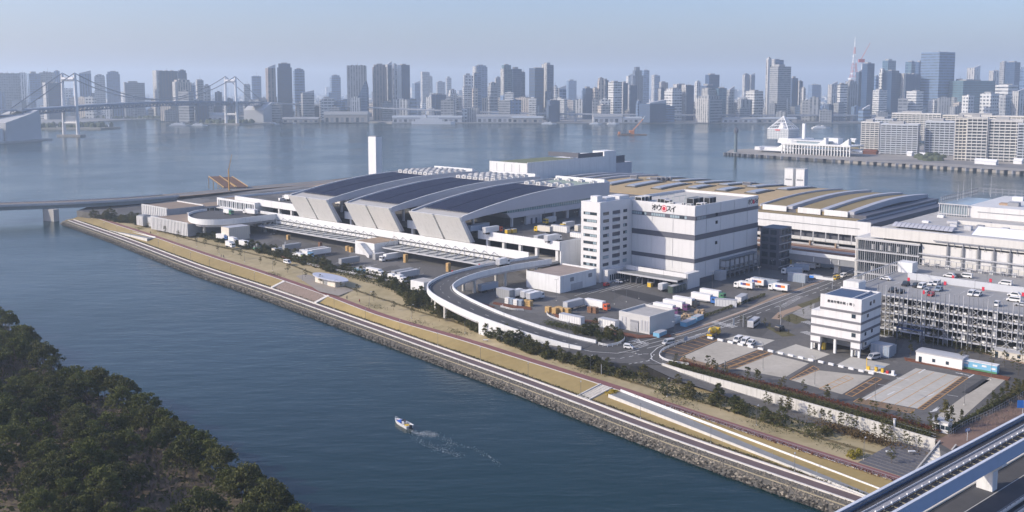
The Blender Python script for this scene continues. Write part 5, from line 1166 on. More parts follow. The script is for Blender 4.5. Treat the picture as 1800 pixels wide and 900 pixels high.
for i, (t, lab) in enumerate(((-150, 'huge grey concrete bridge anchorage standing in the water at the left edge'), (LEN+150, 'grey concrete bridge anchorage on the far shore right of the second pylon'))):
    a_ = thing('bridge_anchorage', lab, 'bridge anchorage', P1+bd*t, ba); hw_ = 30
    MB().extr([(-62 if i == 0 else -30, 0), (28, 0), (28, 44), (24, 57), (0, 50), (-62 if i == 0 else -30, 36)], 'y', -hw_, hw_).obj('concrete_block', M('anchorage_concrete', (.46, .47, .48), .85, var=.06, scale=.01), a_, fix=True)
    if i == 0:
        MB().box(-110, 40, -44, 44, -1.5, 3).obj('platform', concrete, a_); MB().box(-110, -64, -26, 26, 3, 26).obj('cable_house', offwhite, a_); MB().tube((-86, -27, 30), (-86, 27, 30), 9, n=10).obj('rounded_roof', M('cream_roof', (.55, .47, .36)), a_)
# island with the old fort in front of the left towers, waterfront sheds, ferry, ships
for i, (x0, x1, d, lab) in enumerate(((75, 205, 2330, 'low green wooded fort island behind the first bridge pylon'),)):
    pass
def wood_strip(name, pts, d, z, n, hmin, hmax, label=None):
    m = MB()
    for k in range(n):
        x = Xat(d, rnd.uniform(*pts)); y = d+rnd.uniform(-25, 40); r_ = rnd.uniform(5, 10); h = rnd.uniform(hmin, hmax)
        ring = [(x+r_*math.cos(g)*rnd.uniform(.7, 1.1), y+r_*math.sin(g)*rnd.uniform(.7, 1.1)) for g in [j*1.047 for j in range(6)]]
        vs = [(a, c, z) for a, c in ring]+[(x+(a-x)*.8, y+(c-y)*.8, z+h*.7) for a, c in ring]+[(x, y, z+h)]
        m.add(vs, [(j, (j+1) % 6, 6+(j+1) % 6, 6+j) for j in range(6)]+[(6+j, 6+(j+1) % 6, 12) for j in range(6)])
    o = m.obj(name, M('far_green', (.07, .085, .05), .95, var=.3, scale=.05), fix=True); tag(o, kind='stuff'); return o
o = MB().prism([(Xat(2300,60), 2290), (Xat(2300,190), 2260), (Xat(2300,200), 2340), (Xat(2300,70), 2380)], -1.5, 4).obj('fort_island', M('stone_shore', (.25, .24, .21), .95)); tag(o, kind='structure')
wood_strip('fort_wood', (70, 192), 2315, 4, 60, 6, 14); wood_strip('shore_wood', (352, 450), 2600, 3, 50, 5, 12); wood_strip('shore_wood', (140, 330), 3000, 3, 60, 4, 10)
o = MB().prism([(Xat(2560,345), 2545), (Xat(2560,480), 2570), (Xat(2560,470), 2660), (Xat(2560,345), 2620)], -1.5, 3).obj('pier_ground', M('stone_shore', (.25, .24, .21), .95)); tag(o, kind='structure')
SH = [(570,646,196,2650,'long pale waterfront shed with a notched roof line left of the chimney'),(690,812,203,2660,'long white waterfront shed behind the ferry'),(838,925,201,2660,'long white waterfront shed right of the ferry'),(900,955,204,2645,'grey waterfront shed with white end wall'),(1043,1094,201,2650,'grey waterfront office with tinted windows'),(1095,1128,205,2650,'white waterfront terminal shed with a flat roof'),(497,560,206,2640,'low grey sheds by the right bridge anchorage'),(347,396,198,2680,'long stepped white stadium-like building behind the second pylon'),(1270,1330,206,2650,'pink-roofed row of waterfront sheds right of centre'),(1330,1400,206,2660,'low pale shed behind the glass pyramid')]
for i, (a, c, tp, d, lab) in enumerate(SH):
    wd = (c-a)*d/F_; h = zat(d, tp)-3; t = thing('waterfront_shed', lab, 'shed', (Xat(d, (a+c)/2), d+20, 3)); z1 = h
    MB().box(-wd/2, wd/2, -18, 18, 0, z1*.72).obj('wall', lightgrey if i % 3 else M('shed_tan', (.40, .37, .33), .8), t); MB().extr([(-19, z1*.72), (19, z1*.72), (14, z1), (-14, z1)], 'x', -wd/2-1, wd/2+1).obj('roof', M('shed_roof', (.36, .40, .44), .6) if i % 2 else M('shed_roof_dull', (.30, .31, .32), .7), t, fix=True)
    for k in range(int(wd/14)): MB().box(-wd/2+4+k*14, -wd/2+12+k*14, -18.2, -18, 1, z1*.45).obj('door', midgrey if k % 2 else glass_dark, t)
def ship(label, px, d, L_, hull, sup, group=None, funnel=None):
    t = thing('ship', label, 'ship', (Xat(d, px), d, 0), R(2), group)
    prof = [(-L_/2, -5), (L_/2-12, -6), (L_/2, 0), (L_/2-12, 6), (-L_/2, 5)]
    MB().prism(prof, -1, L_*.06).obj('hull', hull, t, fix=True)
    MB().box(-L_*.42, L_*.2, -4.5, 4.5, L_*.06, L_*.11).obj('superstructure', sup, t); MB().box(-L_*.3, L_*.12, -3.8, 3.8, L_*.11, L_*.145).obj('upper_deck', sup, t)
    MB().box(L_*.02, L_*.12, -4, 4, L_*.145, L_*.18).obj('bridge_house', sup, t); MB().tube((-L_*.15, 0, L_*.14), (-L_*.16, 0, L_*.22), 2.4, 2, n=8).obj('funnel', funnel or midgrey, t); MB().tube((L_*.08, 0, L_*.18), (L_*.08, 0, L_*.25), .3, n=4).obj('mast', midgrey, t)
ship('long white ferry moored before the waterfront sheds', 762, 2610, 118, white, white)
for px, d, L_, lab in ((482,2600,30,'small white patrol ship by the right anchorage'),(318,2480,55,'low pale barge left of the second pylon'),(352,2500,40,'white work ship near the second pylon'),(1047,2600,34,'white tug left of the crane barge'),(1078,2600,34,'white tug behind the crane barge'),(1443,2330,44,'small red-funnelled ship beyond the terminal'),(965,2600,40,'grey patrol ship by the grey shed'),(190,2430,30,'small ship below the left cable span')): ship(lab, px, d, L_, white if L_ != 55 else lightgrey, white)
cbx = thing('crane_barge', 'orange crane barge with a raised red and white jib on the open bay', 'crane barge', at(1111, 237.5, 0))
MB().box(-30, 30, -9, 9, -1, 2.2).obj('barge_hull', M('barge_brown', (.20, .13, .08), .8), cbx); MB().box(-6, 4, -5, 5, 2.2, 10).obj('crane_house', flat('crane_orange', (.62, .22, .06)), cbx); MB().tube((0,0,8), (22,0,33), .9, .6, n=4).obj('jib', flat('crane_orange', (.62, .22, .06)), cbx); MB().tube((22,0,33), (26,0,40), .7, .4, n=4).obj('jib_tip', white, cbx); MB().box(-29, -25, -4, 4, 2.2, 7).obj('cabin', flat('crane_orange', (.62, .22, .06)), cbx)
for i in range(4): MB().box(-22+i*5, -19+i*5, -6, 4, 2.2, 5).obj('deck_load', darkgrey, cbx)
# small blocks that fill the city between and behind the towers
LOW = {'w': 'small white block among the low roofs of the far city', 'g': 'small grey block among the low roofs of the far city', 'd': 'small dark block among the low roofs of the far city', 'c': 'small cream block among the low roofs of the far city', 'b': 'small blue-grey block among the low roofs of the far city'}
protos = {}
for i in range(250):
    d = rnd.uniform(2660, 3400); px = rnd.uniform(-20, 1820)
    if px < 240 and d < 2950: d += 400
    tp = rnd.uniform(170, 198) if rnd.random() < .9 else rnd.uniform(158, 172)
    h = max(8, zat(d, tp)-3); wd = rnd.uniform(14, 44); k = rnd.choice('wwgggdcbb'); st = rnd.choice('bwsvw')
    m = MB().box(-wd/2, wd/2, -11, 11, 0, h); m.box(-wd*.2, wd*.15, -5, 5, h, h+3)
    o = m.obj('city_block', FS[st], None, (Xat(d, px), d, 3), rnd.uniform(-.5, .5)); o.color = (*TINT[k][1], 1)
    tag(o, LOW[k], 'building', 'low blocks of the far city')
m = MB(); m2 = MB(); m3 = MB()
for i in range(4200):
    d = 3300+rnd.random()**1.6*8500; px = rnd.uniform(-150, 1950); h = rnd.uniform(8, 30) if rnd.random() < .965 else rnd.uniform(40, 100)
    wd = rnd.uniform(14, 40); (m, m2, m3)[i % 3].obox((Xat(d, px), d), rnd.uniform(-.6, .6), wd/2, 12, 3, 3+h)
for q, c in ((m, 'w'), (m2, 'g'), (m3, 'b')):
    o = q.obj('distant_city', FS['w']); o.color = (*TINT[c][1], 1); tag(o, kind='stuff')
# ------------------------------------------------------------------ harbour district on the right: quay, terminal, apartments
hq = [at(x, y, 3.) for x, y in [(1274,269),(1330,273),(1525,285),(1700,296),(1900,309)]]
hb = [Vector((1500, 1050, 0)), Vector((1500, 1750, 0)), Vector((900, 1720, 0)), at(1500, 262, 3), at(1440, 253, 3), at(1400, 258, 3), at(1285, 263, 3)]
o = MB().prism([(p.x, p.y) for p in hq+hb], -1.5, 3).obj('harbour_ground', M('harbour_ground', (.30, .28, .25), .9, var=.2, scale=.02), fix=True); tag(o, kind='structure')
bmt = bmesh.new(); bmt.from_mesh(o.data); bmesh.ops.triangulate(bmt, faces=[f for f in bmt.faces if len(f.verts) > 4]); bmt.to_mesh(o.data); bmt.free()
ct = [p for p in hq]; q = thing('quay_wall', 'dark-edged long quay wall of the harbour district on the right', 'quay', hq[1])
sweep_part('quay_edge', [Vector((p.x, p.y, 2.9)) for p in catmull(hq, 8)], 0, 1.6, -3.5, .5, M('quay_edge_dark', (.09, .09, .085), .9), q)
for i, p in enumerate(catmull(hq, 14)[::1]): d = p-q.location; MB().box(d.x-2, d.x+2, d.y-2, d.y+1, -3, .9).obj('fender', dark if i % 2 else midgrey, q)
patch('harbour_road', [(1500,281),(1640,286),(1800,297),(1850,300),(1850,293),(1800,290),(1650,280)], 3.02, M('harbour_road', (.20, .195, .19), .9))
patch('harbour_lawn', [(1445,256),(1500,252),(1512,262),(1470,266)], 3.02, grass_dry)
td = (at(1545,284,3)-at(1345,273,3)).normalized(); ta = math.atan2(td.y, td.x)
T0 = at(1366, 268, 3.); tm = thing('ferry_terminal', 'white ferry terminal with a glass pyramid hall and a long columned deck', 'terminal', T0, ta)
wl_ = lambda px: (at(px, 273, 3)-T0).dot(td)
a0_, a1_ = wl_(1338), wl_(1520)
MB().box(a0_, a1_, -14, 30, 13.5, 15).obj('long_deck', white, tm); MB().box(a0_, a1_, -14.3, -14, 15, 16.2).obj('deck_parapet', white, tm); MB().box(a0_+6, a1_-20, -4, 24, 3, 9).obj('lower_wall', glass_dark, tm); MB().box(a0_, a1_, -12, 30, 7.6, 8.4).obj('middle_deck', white, tm); MB().box(a0_+8, a1_-40, -8, 22, 15, 19).obj('upper_wall', glass_pale, tm); MB().box(a0_+4, a1_-36, -10, 24, 19, 20.2).obj('upper_roof', white, tm)
for i in range(24): x = lerp(a0_+1, a1_-1, i/23); MB().box(x-.6, x+.6, -13.5, -12.3, 0, 13.5).obj('column', white, tm)
hh = 40
MB().box(-13, 20, -6, 26, 20, hh-5).obj('glass_hall', M('hall_glass', (.36, .40, .43), .3), tm)
for z in [22+i*2.6 for i in range(6)]: MB().box(-13.4, 20.4, -6.4, 26.4, z, z+.5).obj('hall_grid_bar', white, tm)
for i in range(9): x = -13.2+i*4.2; MB().box(x-.25, x+.25, -6.45, -6.05, 20, hh-5).obj('hall_grid_post', white, tm)
b = MB(); ap = (3.5, 10, 54); base4 = [(-13, -6, hh-5), (20, -6, hh-5), (20, 26, hh-5), (-13, 26, hh-5)]
for i in range(4):
    p, q2 = base4[i], base4[(i+1) % 4]; b.tube(p, ap, .7, n=4); b.tube(p, q2, .8, n=4)
    for k in (.25, .5, .75): b.tube(tuple(lerp(x, y, k) for x, y in zip(p, ap)), tuple(lerp(x, y, k) for x, y in zip(q2, ap)), .4, n=4); m_ = tuple(lerp(x, y, k) for x, y in zip(p, q2)); b.tube(m_, ap, .35, n=4)
b.obj('pyramid_frame', white, tm); MB().tube((3.5, 10, hh-5), (3.5, 10, hh+4), 7, 4, n=12).obj('dome', flat('dome_white', (.75, .74, .72)), tm); MB().box(-1, 7, -6.8, -6.2, 33.0, 34.4).obj('red_sign', redm, tm)
MB().tube((22, 14, 15), (22, 14, 22), 26, n=24).obj('round_hall', white, tm); MB().box(36, 40, 6, 10, 10, 44).obj('pylon_sign', white, tm); MB().box(70, 92, 6, 22, 15, 24).obj('roof_house', white, tm)
b = MB(); b.extr([(a0_-18, 3), (a0_+16, 3), (a0_+16, 22), (a0_, 14)], 'y', -8, 20); b.obj('sail_roof', white, tm, fix=True)
for i, x in enumerate((wl_(1456), wl_(1514))): b = MB(); b.extr([(x-14, 15), (x, 15), (x, 25)], 'y', -12, -4); b.obj('white_sail', white, tm, fix=True)
b = MB(); b.tube((60, 6, 18), (a1_+10, 2, 6), 2.2, n=6); b.obj('sloping_walkway', white, tm)
MB().box(a0_-46, a0_-2, -10, 12, 3, 8).obj('low_wing', white, tm)
lt = thing('lighthouse', 'slim dark lattice harbour light tower at the tip of the quay', 'light tower', at(1293, 268, 3))
MB().tube((0,0,0), (0,0,29), 2.6, 2.2, n=8).obj('shaft', M('light_tower_dark', (.12, .16, .18), .6), lt); MB().tube((0,0,29), (0,0,34), 3.6, 3.6, n=8).obj('lamp_room', darkgrey, lt); MB().tube((0,0,34), (0,0,38), 3.4, .3, n=8).obj('roof_cone', darkgrey, lt); MB().tube((0,0,-3), (0,0,.4), 6, n=10).obj('base', concrete, lt)
slabm = M('balcony_white', (.62, .61, .58), .6, var=.05); aptw = M('apartment_wall', (.33, .33, .33), .7, var=.1); aptg = M('apartment_glass', (.10, .12, .14), .3, var=.3, scale=.15)
def apartments(label, px0, px1, top, base, tone=None, turn=-12, dep=22, fl=14):
    p0, p1 = at(px0, base, 3), at(px1, base+(px1-px0)*.035, 3); d_ = p1-p0; wd = d_.length; a_ = math.atan2(d_.y, d_.x); dist = ((p0+p1)/2).y
    r = thing('apartment_block', label, 'apartment block', ((p0+p1)/2), a_); h = zat(dist, top)-3; fh = h/fl
    MB().box(-wd/2+1, wd/2-1, 1.5, dep, 0, h-.6).obj('body', aptg, r)
    sm = MB().box(-wd/2, wd/2, -.6, dep+.5, 0, .45).box(-wd/2, wd/2, -.6, -.42, .45, 1.35).box(wd/2-.2, wd/2, -.4, dep, .45, 1.2).box(-wd/2, -wd/2+.2, -.4, dep, .45, 1.2).mesh('balcony', tone or slabm)
    for k in range(fl): put('balcony', sm, r, (0, 0, k*fh+fh*.4))
    nb = max(3, round(wd/7)); pm = MB().box(-.35, .35, -.3, 1.6, 0, h-.8).mesh('party_wall', tone or slabm)
    for k in range(nb+1): put('party_wall', pm, r, (lerp(-wd/2+.4, wd/2-.4, k/nb), 0, 0))
    MB().box(-wd/2-.3, wd/2+.3, -.8, dep+.7, h-.6, h+.5).obj('roof_slab', tone or slabm, r); MB().box(-wd*.3, wd*.1, 4, dep-4, h+.5, h+4).obj('roof_house', aptw, r)
warm = M('balcony_cream', (.63, .60, .54), .6, var=.05); cool = M('balcony_blue_white', (.50, .53, .57), .6, var=.05)
apartments('white balcony apartment block nearest the terminal', 1512, 1544, 214, 266, None); apartments('blue-grey balcony apartment block second from the terminal', 1546, 1612, 218, 270.5, cool)
apartments('grey-blue balcony apartment block behind the gap in the middle', 1624, 1676, 213, 272, cool); apartments('narrow cream balcony apartment tower facing the quay', 1676, 1697, 207, 281, warm); apartments('tall pale green-white apartment block beside the cream one', 1697, 1733, 206, 282, None); apartments('tall white apartment block at the right edge of the quay', 1734, 1794, 211, 283, None)
apartments('rear white apartment row behind the first balcony blocks', 1566, 1652, 199, 246, None, fl=15); apartments('rear cream apartment row behind the tall quay blocks', 1655, 1800, 203, 250, warm, fl=15); apartments('rear low apartment row nearest the inner harbour', 1528, 1568, 209, 247, cool); apartments('grey apartment block cut by the right edge', 1786, 1850, 217, 286, cool)
for i, (px, py, w_, lab) in enumerate(((1725,288,14,'white tent-roofed quay building, left of the pair'),(1742,289.5,14,'white tent-roofed quay building, right of the pair'),(1790,288,10,'small white quay hut at the right edge'),(1622,277,9,'white low hut before the gap in the apartments'),(1600,274,7,'small white hut below the second apartment block'),(1500,250,10,'white hut beside the dry harbour lawn'),(1530,271,20,'reddish low wall building at the foot of the first apartment block'))):
    p = at(px, py, 3); t = thing('quay_hut', lab, 'hut', p, ta); m_ = rust if 'reddish' in lab else white
    MB().box(-w_/2, w_/2, -4, 4, 0, 4).obj('wall', m_, t); MB().extr([(-4.5, 4), (4.5, 4), (0, 7)], 'x', -w_/2-.4, w_/2+.4).obj('roof', m_, t, fix=True)
wood_strip('harbour_wood', (1440, 1505), 1580, 3, 26, 4, 9); wood_strip('harbour_wood', (1615, 1690), 1290, 3, 16, 4, 8)
# ------------------------------------------------------------------ vehicles
HV, HU = A_, A_+math.pi/2
tyre = M('tyre_rubber', (.02, .02, .02), .9); PAINT = {}
def paint(c):
    if c not in PAINT:
        PAINT[c] = M('paint_'+c, {'white': (.74,.74,.73), 'cream': (.62,.58,.50), 'grey': (.34,.35,.36), 'silver': (.45,.46,.48), 'black': (.03,.03,.035), 'orange': (.60,.12,.05), 'blue': (.05,.15,.42), 'green': (.08,.24,.13), 'lime': (.30,.42,.06), 'yellow': (.66,.44,.04), 'red': (.45,.04,.04), 'darkgreen': (.05,.075,.06), 'purple': (.13,.05,.14), 'sky': (.18,.42,.60), 'bluegrey': (.28,.34,.42), 'brown': (.22,.12,.07)}[c], .4, var=.05, spec=.5)
    return PAINT[c]
CACHE = {}
def cm(key, fn, mat):
    k = (key, mat.name)
    if k not in CACHE: CACHE[k] = fn().mesh(key.split('|')[0], mat)
    return CACHE[k]
def wheel_mesh(r=.5, w=.34):
    return cm(f'wheel|{r}', lambda: MB().tube((0, -w/2, 0), (0, w/2, 0), r, n=10), tyre)
def wheels(root, xs, y, r=.5):
    for x in xs:
        for s in (-y, y): put('wheel', wheel_mesh(r), root, (x, s, r))
def cab_mb(x0, L_=2.2, h=3.0, w=1.22):
    return MB().extr([(x0, .6), (x0+L_, .6), (x0+L_, 1.7), (x0+L_-.18, h-.15), (x0+L_-.5, h), (x0, h)], 'y', -w, w)
def glass_cab(x0, L_=2.2, h=3.0, w=1.22):
    m = MB().add([(x0+L_+.02, -w+.12, 1.75), (x0+L_+.02, w-.12, 1.75), (x0+L_-.12, w-.15, h-.3), (x0+L_-.12, -w+.15, h-.3)], [(0, 1, 2, 3)])
    for s in (-1, 1): m.box(x0+.7, x0+L_-.35, s*w, s*(w+.02), 1.75, h-.45)
    return m
def truck(label, p, rz, box='white', cab='white', L_=9.5, trailer=False, group='trucks in the market yards', h=3.75, art=None):
    r = thing('box_truck' if not trailer else 'articulated_truck', label, 'truck', p, rz, group)
    x0 = -L_/2; cl = 2.2; gap = .25 if not trailer else .7
    bl = L_-cl-gap
    put('cargo_box', cm(f'cargo_box|{L_}{h}{trailer}', lambda: MB().box(x0, x0+bl, -1.24, 1.24, 1.05, h), paint(box)), r)
    put('door_frame', cm(f'door_frame|{L_}{h}', lambda: MB().box(x0-.05, x0-.005, -1.2, -.03, 1.1, h-.08).box(x0-.05, x0-.005, .03, 1.2, 1.1, h-.08), lightgrey), r)
    put('chassis', cm(f'chassis|{L_}', lambda: MB().box(x0+.2, L_/2-.4, -.5, .5, .55, 1.04).box(x0+2.6, x0+bl-1.5, -1.15, -.95, .5, 1.0).box(x0+2.6, x0+bl-1.5, .95, 1.15, .5, 1.0), midgrey), r)
    c = put('cab', cm(f'cab|{L_}', lambda: cab_mb(L_/2-cl), paint(cab)), r); put('windscreen', cm(f'windscreen|{L_}', lambda: glass_cab(L_/2-cl), glass_dark), c)
    put('bumper', cm(f'bumper|{L_}', lambda: MB().box(L_/2-.1, L_/2+.06, -1.2, 1.2, .4, .8), midgrey), c)
    wheels(r, (x0+1.2, x0+2.3, L_/2-1.2) if not trailer else (x0+1.1, x0+2.2, x0+3.3, L_/2-3.4, L_/2-1.2), 1.0)
    return r
def trailer(label, p, rz, box='grey', L_=12., group='trailers parked in the yards', end=None):
    r = thing('trailer', label, 'trailer', p, rz, group); x0 = -L_/2
    put('cargo_box', cm(f'cargo_box|t{L_}', lambda: MB().box(x0, -x0, -1.24, 1.24, 1.15, 3.8), paint(box)), r)
    if end: put('end_door', cm(f'end_door|{L_}', lambda: MB().box(-x0+.01, -x0+.06, -1.2, 1.2, 1.2, 3.75), paint(end)), r)
    put('roof_rail', cm(f'roof_rail|{L_}', lambda: MB().box(x0, -x0, -1.3, -1.2, 3.7, 3.88).box(x0, -x0, 1.2, 1.3, 3.7, 3.88), lightgrey), r)
    put('chassis', cm(f'chassis|t{L_}', lambda: MB().box(x0+.2, -x0-.2, -.5, .5, .7, 1.14).box(2.6, 2.9, -.9, -.7, 0, .8).box(2.6, 2.9, .7, .9, 0, .8), midgrey), r)
    wheels(r, (x0+1.2, x0+2.3, x0+3.4), 1.0); return r
def crate(label, p, rz, L_, W_, H_, c, cat='container', name='container', group=None):
    r = thing(name, label, cat, p, rz, group)
    put('body', cm(f'body|{L_}{W_}{H_}', lambda: MB().box(-L_/2, L_/2, -W_/2, W_/2, 0, H_), paint(c)), r)
    n = max(2, int(L_/1.2))
    m = lambda: [MB()][0]
    def ribs():
        b = MB()
        for i in range(n): x = lerp(-L_/2, L_/2, (i+.5)/n); b.box(x-.06, x+.06, -W_/2-.06, -W_/2, .1, H_-.1).box(x-.06, x+.06, W_/2, W_/2+.06, .1, H_-.1)
        return b.box(-L_/2-.05, L_/2+.05, -W_/2-.07, W_/2+.07, H_-.02, H_+.06)
    put('rib_frame', cm(f'rib_frame|{L_}{W_}{H_}', ribs, lightgrey), r); return r
def car(label, p, rz, c='white', kind='car', group=None):
    L_, W_, H_ = {'car': (4.3, .86, 1.48), 'van': (4.8, .9, 1.98), 'kei': (3.4, .74, 1.8), 'suv': (4.7, .92, 1.75)}[kind]
    r = thing('parked_'+('van' if kind in ('van', 'kei') else 'car') if group else ('van' if kind in ('van', 'kei') else 'car'), label, 'van' if kind in ('van', 'kei') else 'car', p, rz, group); h = L_/2
    if kind in ('van', 'kei'): prof = [(-h, .35), (h, .35), (h, .85), (h-.55, 1.05), (h-1.15, H_-.06), (h-1.5, H_), (-h+.1, H_), (-h, H_-.2)]; gl = [(-h+.25, 1.15), (h-.85, 1.1), (h-1.25, H_-.22), (-h+.25, H_-.22)]; ws = ((h-.55, 1.06), (h-1.15, H_-.08))
    else: prof = [(-h, .35), (h, .35), (h, .72), (h-1.05, .92), (h-1.75, H_-.05), (h-2.1, H_), (-h+1.0, H_), (-h+.3, .98), (-h, .9)]; gl = [(-h+.75, .98), (h-1.25, .96), (h-1.85, H_-.14), (-h+1.1, H_-.14)]; ws = ((h-1.08, .94), (h-1.74, H_-.08))
    put('body', cm(f'body|{kind}', lambda: MB().extr(prof, 'y', -W_, W_), paint(c)), r)
    put('side_window', cm(f'side_window|{kind}', lambda: MB().extr(gl, 'y', -W_-.015, W_+.015), glass_dark), r)
    put('windscreen', cm(f'windscreen|{kind}', lambda: MB().add([(ws[0][0]+.02, -W_+.1, ws[0][1]), (ws[0][0]+.02, W_-.1, ws[0][1]), (ws[1][0]+.02, W_-.14, ws[1][1]+.02), (ws[1][0]+.02, -W_+.14, ws[1][1]+.02)], [(0, 1, 2, 3)]), glass_dark), r)
    wheels(r, (-h+.8, h-.8), W_-.08, .33); return r
g7 = lambda x, y: at(x, y, GZ+.02)
# left yard
truck('white box truck at the head of the yard under the loop road', g7(392,422), HU+.2+math.pi, 'white', 'blue'); truck('white box truck second from the loop road piers', g7(411,428), -HU+.9+math.pi/2-.9, 'white', 'silver'); truck('white truck third in the line below the loop road', g7(431,434), A_-math.pi/2, 'white', 'white')
crate('big pale shed-like container standing behind the line of trucks', at(414,420,GZ), HV, 14, 9, 8, 'cream', 'shed', 'yard_shed')
truck('small white truck half hidden by the tree belt near the loop road', g7(405,435), A_-math.pi/2, 'white', 'white', 7)
trailer('grey trailer parked alone in the left yard', g7(513,440), HV, 'grey', 11); truck('white truck with a lime green cab beside the brick-red bed', g7(527,457), A_-math.pi/2, 'white', 'lime', 10); truck('white truck behind the lime-cabbed one', g7(539,452), A_-math.pi/2, 'white', 'sky', 10)
trailer('long pale trailer behind the white trucks of the left yard', g7(556,447), HV, 'silver', 13); trailer('pale trailer just in front of the long pale one', g7(563,449), HV, 'white', 13); trailer('grey trailer with a dark cab end in the middle of the left yard', g7(614,465), HV, 'grey', 12, end='black')
crate('upright grey box container by the stair block', g7(666,455), HV, 7, 2.6, 3.2, 'grey'); truck('white articulated truck backing under the right canopy', g7(688,457), HV+math.pi, 'white', 'white', 15, True)
trailer('grey trailer of the parked pair near the ramp bend', g7(708,487), HV, 'grey', 12.5); trailer('white-topped trailer of the pair with a blue end', g7(718,489), HV, 'silver', 12.5, end='blue')
truck('big white truck parked beside the tree belt left of the ramp', g7(660,485), A_-math.pi/2, 'white', 'white', 12); truck('small white truck left of the ramp kiosk', g7(692,495), A_-math.pi/2, 'white', 'white', 6); truck('second small white truck left of the ramp kiosk', g7(705,497), A_-math.pi/2, 'white', 'white', 6)
crate('sky blue open container beside the big white truck', g7(634,480), A_-math.pi/2, 7, 2.6, 2.4, 'sky'); car('white car parked left of the sky blue container', g7(622,481), A_-math.pi/2, 'white', 'car')
car('white van half hidden behind the belt near the steps', g7(505,463), A_-math.pi/2, 'white', 'van'); crate('small white hut in the hedge beside the left yard', g7(487,445), HV, 5, 3, 3, 'cream', 'hut', 'yard_hut')
for i, (x, y) in enumerate(((449,438),(456,438),(500,441))):
    t = thing('forklift', ('green forklift left of the pair in the left yard', 'green forklift right of the pair in the left yard', 'dark forklift with a tall mast by the grey trailer')[i], 'forklift', g7(x, y), rnd.random()*3); c = paint('green' if i < 2 else 'black')
    MB().box(-1.3, .8, -.6, .6, .3, 1.1).obj('body', c, t); MB().box(-.9, .3, -.55, .55, 2.0, 2.1).obj('roof_guard', midgrey, t); MB().box(.8, 1.0, -.5, .5, .1, 3.2 if i < 2 else 5).obj('mast', midgrey, t); MB().box(1., 2.1, -.4, -.25, .1, .18).box(1., 2.1, .25, .4, .1, .18).obj('fork', midgrey, t); MB().box(-.95, -.85, -.5, .5, 1.1, 2.0).obj('pillar', midgrey, t); wheels(t, (-.8, .5), .5, .3)
for i, (x, y, lab) in enumerate(((808,404,0),)): pass
for i, (x, y) in enumerate(((507,421),(563,434),(611,441),(617,443),(713,461),(788,477))):
    t = thing('pallet_stack', ['stack of brown pallets nearest the loop road before the canopy', 'dark low stack of crates before the left canopy', 'brown box stack left of the stair block', 'second brown box stack left of the stair block', 'tall pallet stack before the right canopy', 'tall pallet stack beside the ramp under the right canopy'][i], 'pallet stack', g7(x, y), A_)
    for k in range(4 if i < 4 else 6): MB().box(-.9, .9, -.9, .9, k*.75, k*.75+.62).obj('crate', paint('brown') if i == 1 else wood, t)
# right yard under and beyond the ramp
trailer('blue-grey trailer standing in the shade under the ramp', g7(858,512), HV, 'bluegrey', 11); crate('grey tarpaulin-covered load beside the ramp piers', g7(889,523), A_-math.pi/2, 8, 4, 4, 'grey', 'covered load', 'covered_load'); truck('small white truck between the covered load and the twin trucks', g7(912,522), HV, 'white', 'white', 7.5)
truck('white truck, rear of the twin pair near the ramp bed', g7(930,524), HV, 'white', 'white', 9); truck('white truck, front of the twin pair near the ramp bed', g7(941,527), HV, 'white', 'white', 9.5)
for i, (x, y) in enumerate(((925,537),(931,538),(893,533),(900,534),(908,536),(916,537),(964,549),(976,551),(982,549),(988,551),(998,552),(1038,549),(1046,550))):
    t = thing('crate_stack', ['tan crate stack beside the front twin truck','second tan crate stack beside the front twin truck','white drum stack at the left of the goods under the ramp','blue-white drum stack next along under the ramp','white drum stack in the middle of the goods under the ramp','blue drum stack at the right of the goods under the ramp','leftmost tan crate stack at the rounded yard corner','second tan crate stack at the rounded corner','third tan crate stack at the rounded corner','fourth tan crate stack at the rounded corner','tall tan crate stack before the grey trailer','brown crate stack beside the orange-cabbed truck','second brown crate stack beside the orange-cabbed truck'][i], 'crate stack', g7(x, y), A_)
    m_ = wood if i < 2 or i > 5 else (paint('white') if i in (2, 4) else paint('bluegrey'))
    for k in range(3): MB().box(-1, 1, -1.1, 1.1, k*.85, k*.85+.75).obj('crate', paint('brown') if i > 10 else m_, t)
trailer('grey-white trailer behind the tan crates at the rounded corner', g7(1008,543), HV, 'silver', 11); truck('white truck with an orange-red cab in the middle yard', g7(1050,543), A_-math.pi/2, 'white', 'orange', 12)
crate('white-roofed container beside the rounded corner bed', g7(1005,566), A_-math.pi/2, 11, 2.6, 2.8, 'white'); crate('pale container standing left of the grey electrical building', g7(1070,576), A_-math.pi/2, 8, 3, 3.4, 'white')
for x, y, lab, cab in ((1172,550,'nearest white truck of the row with a purple cab','purple'),(1189,544,'second white truck of the row with a purple cab','purple'),(1206,538,'third white truck of the row with a dark cab','black'),(1238,531,'white truck with a bright blue cab in the row','blue'),(1253,524,'white truck with a dark green cab at the row end','green')): truck(lab, g7(x, y), A_-math.pi/2, 'white', cab, 12)
crate('white low container beside the street hedge', g7(1276,538), A_-math.pi/2+.4, 9, 2.8, 3, 'white'); crate('second white container beside the street hedge', g7(1303,531), A_+.2, 9, 2.8, 3, 'white')
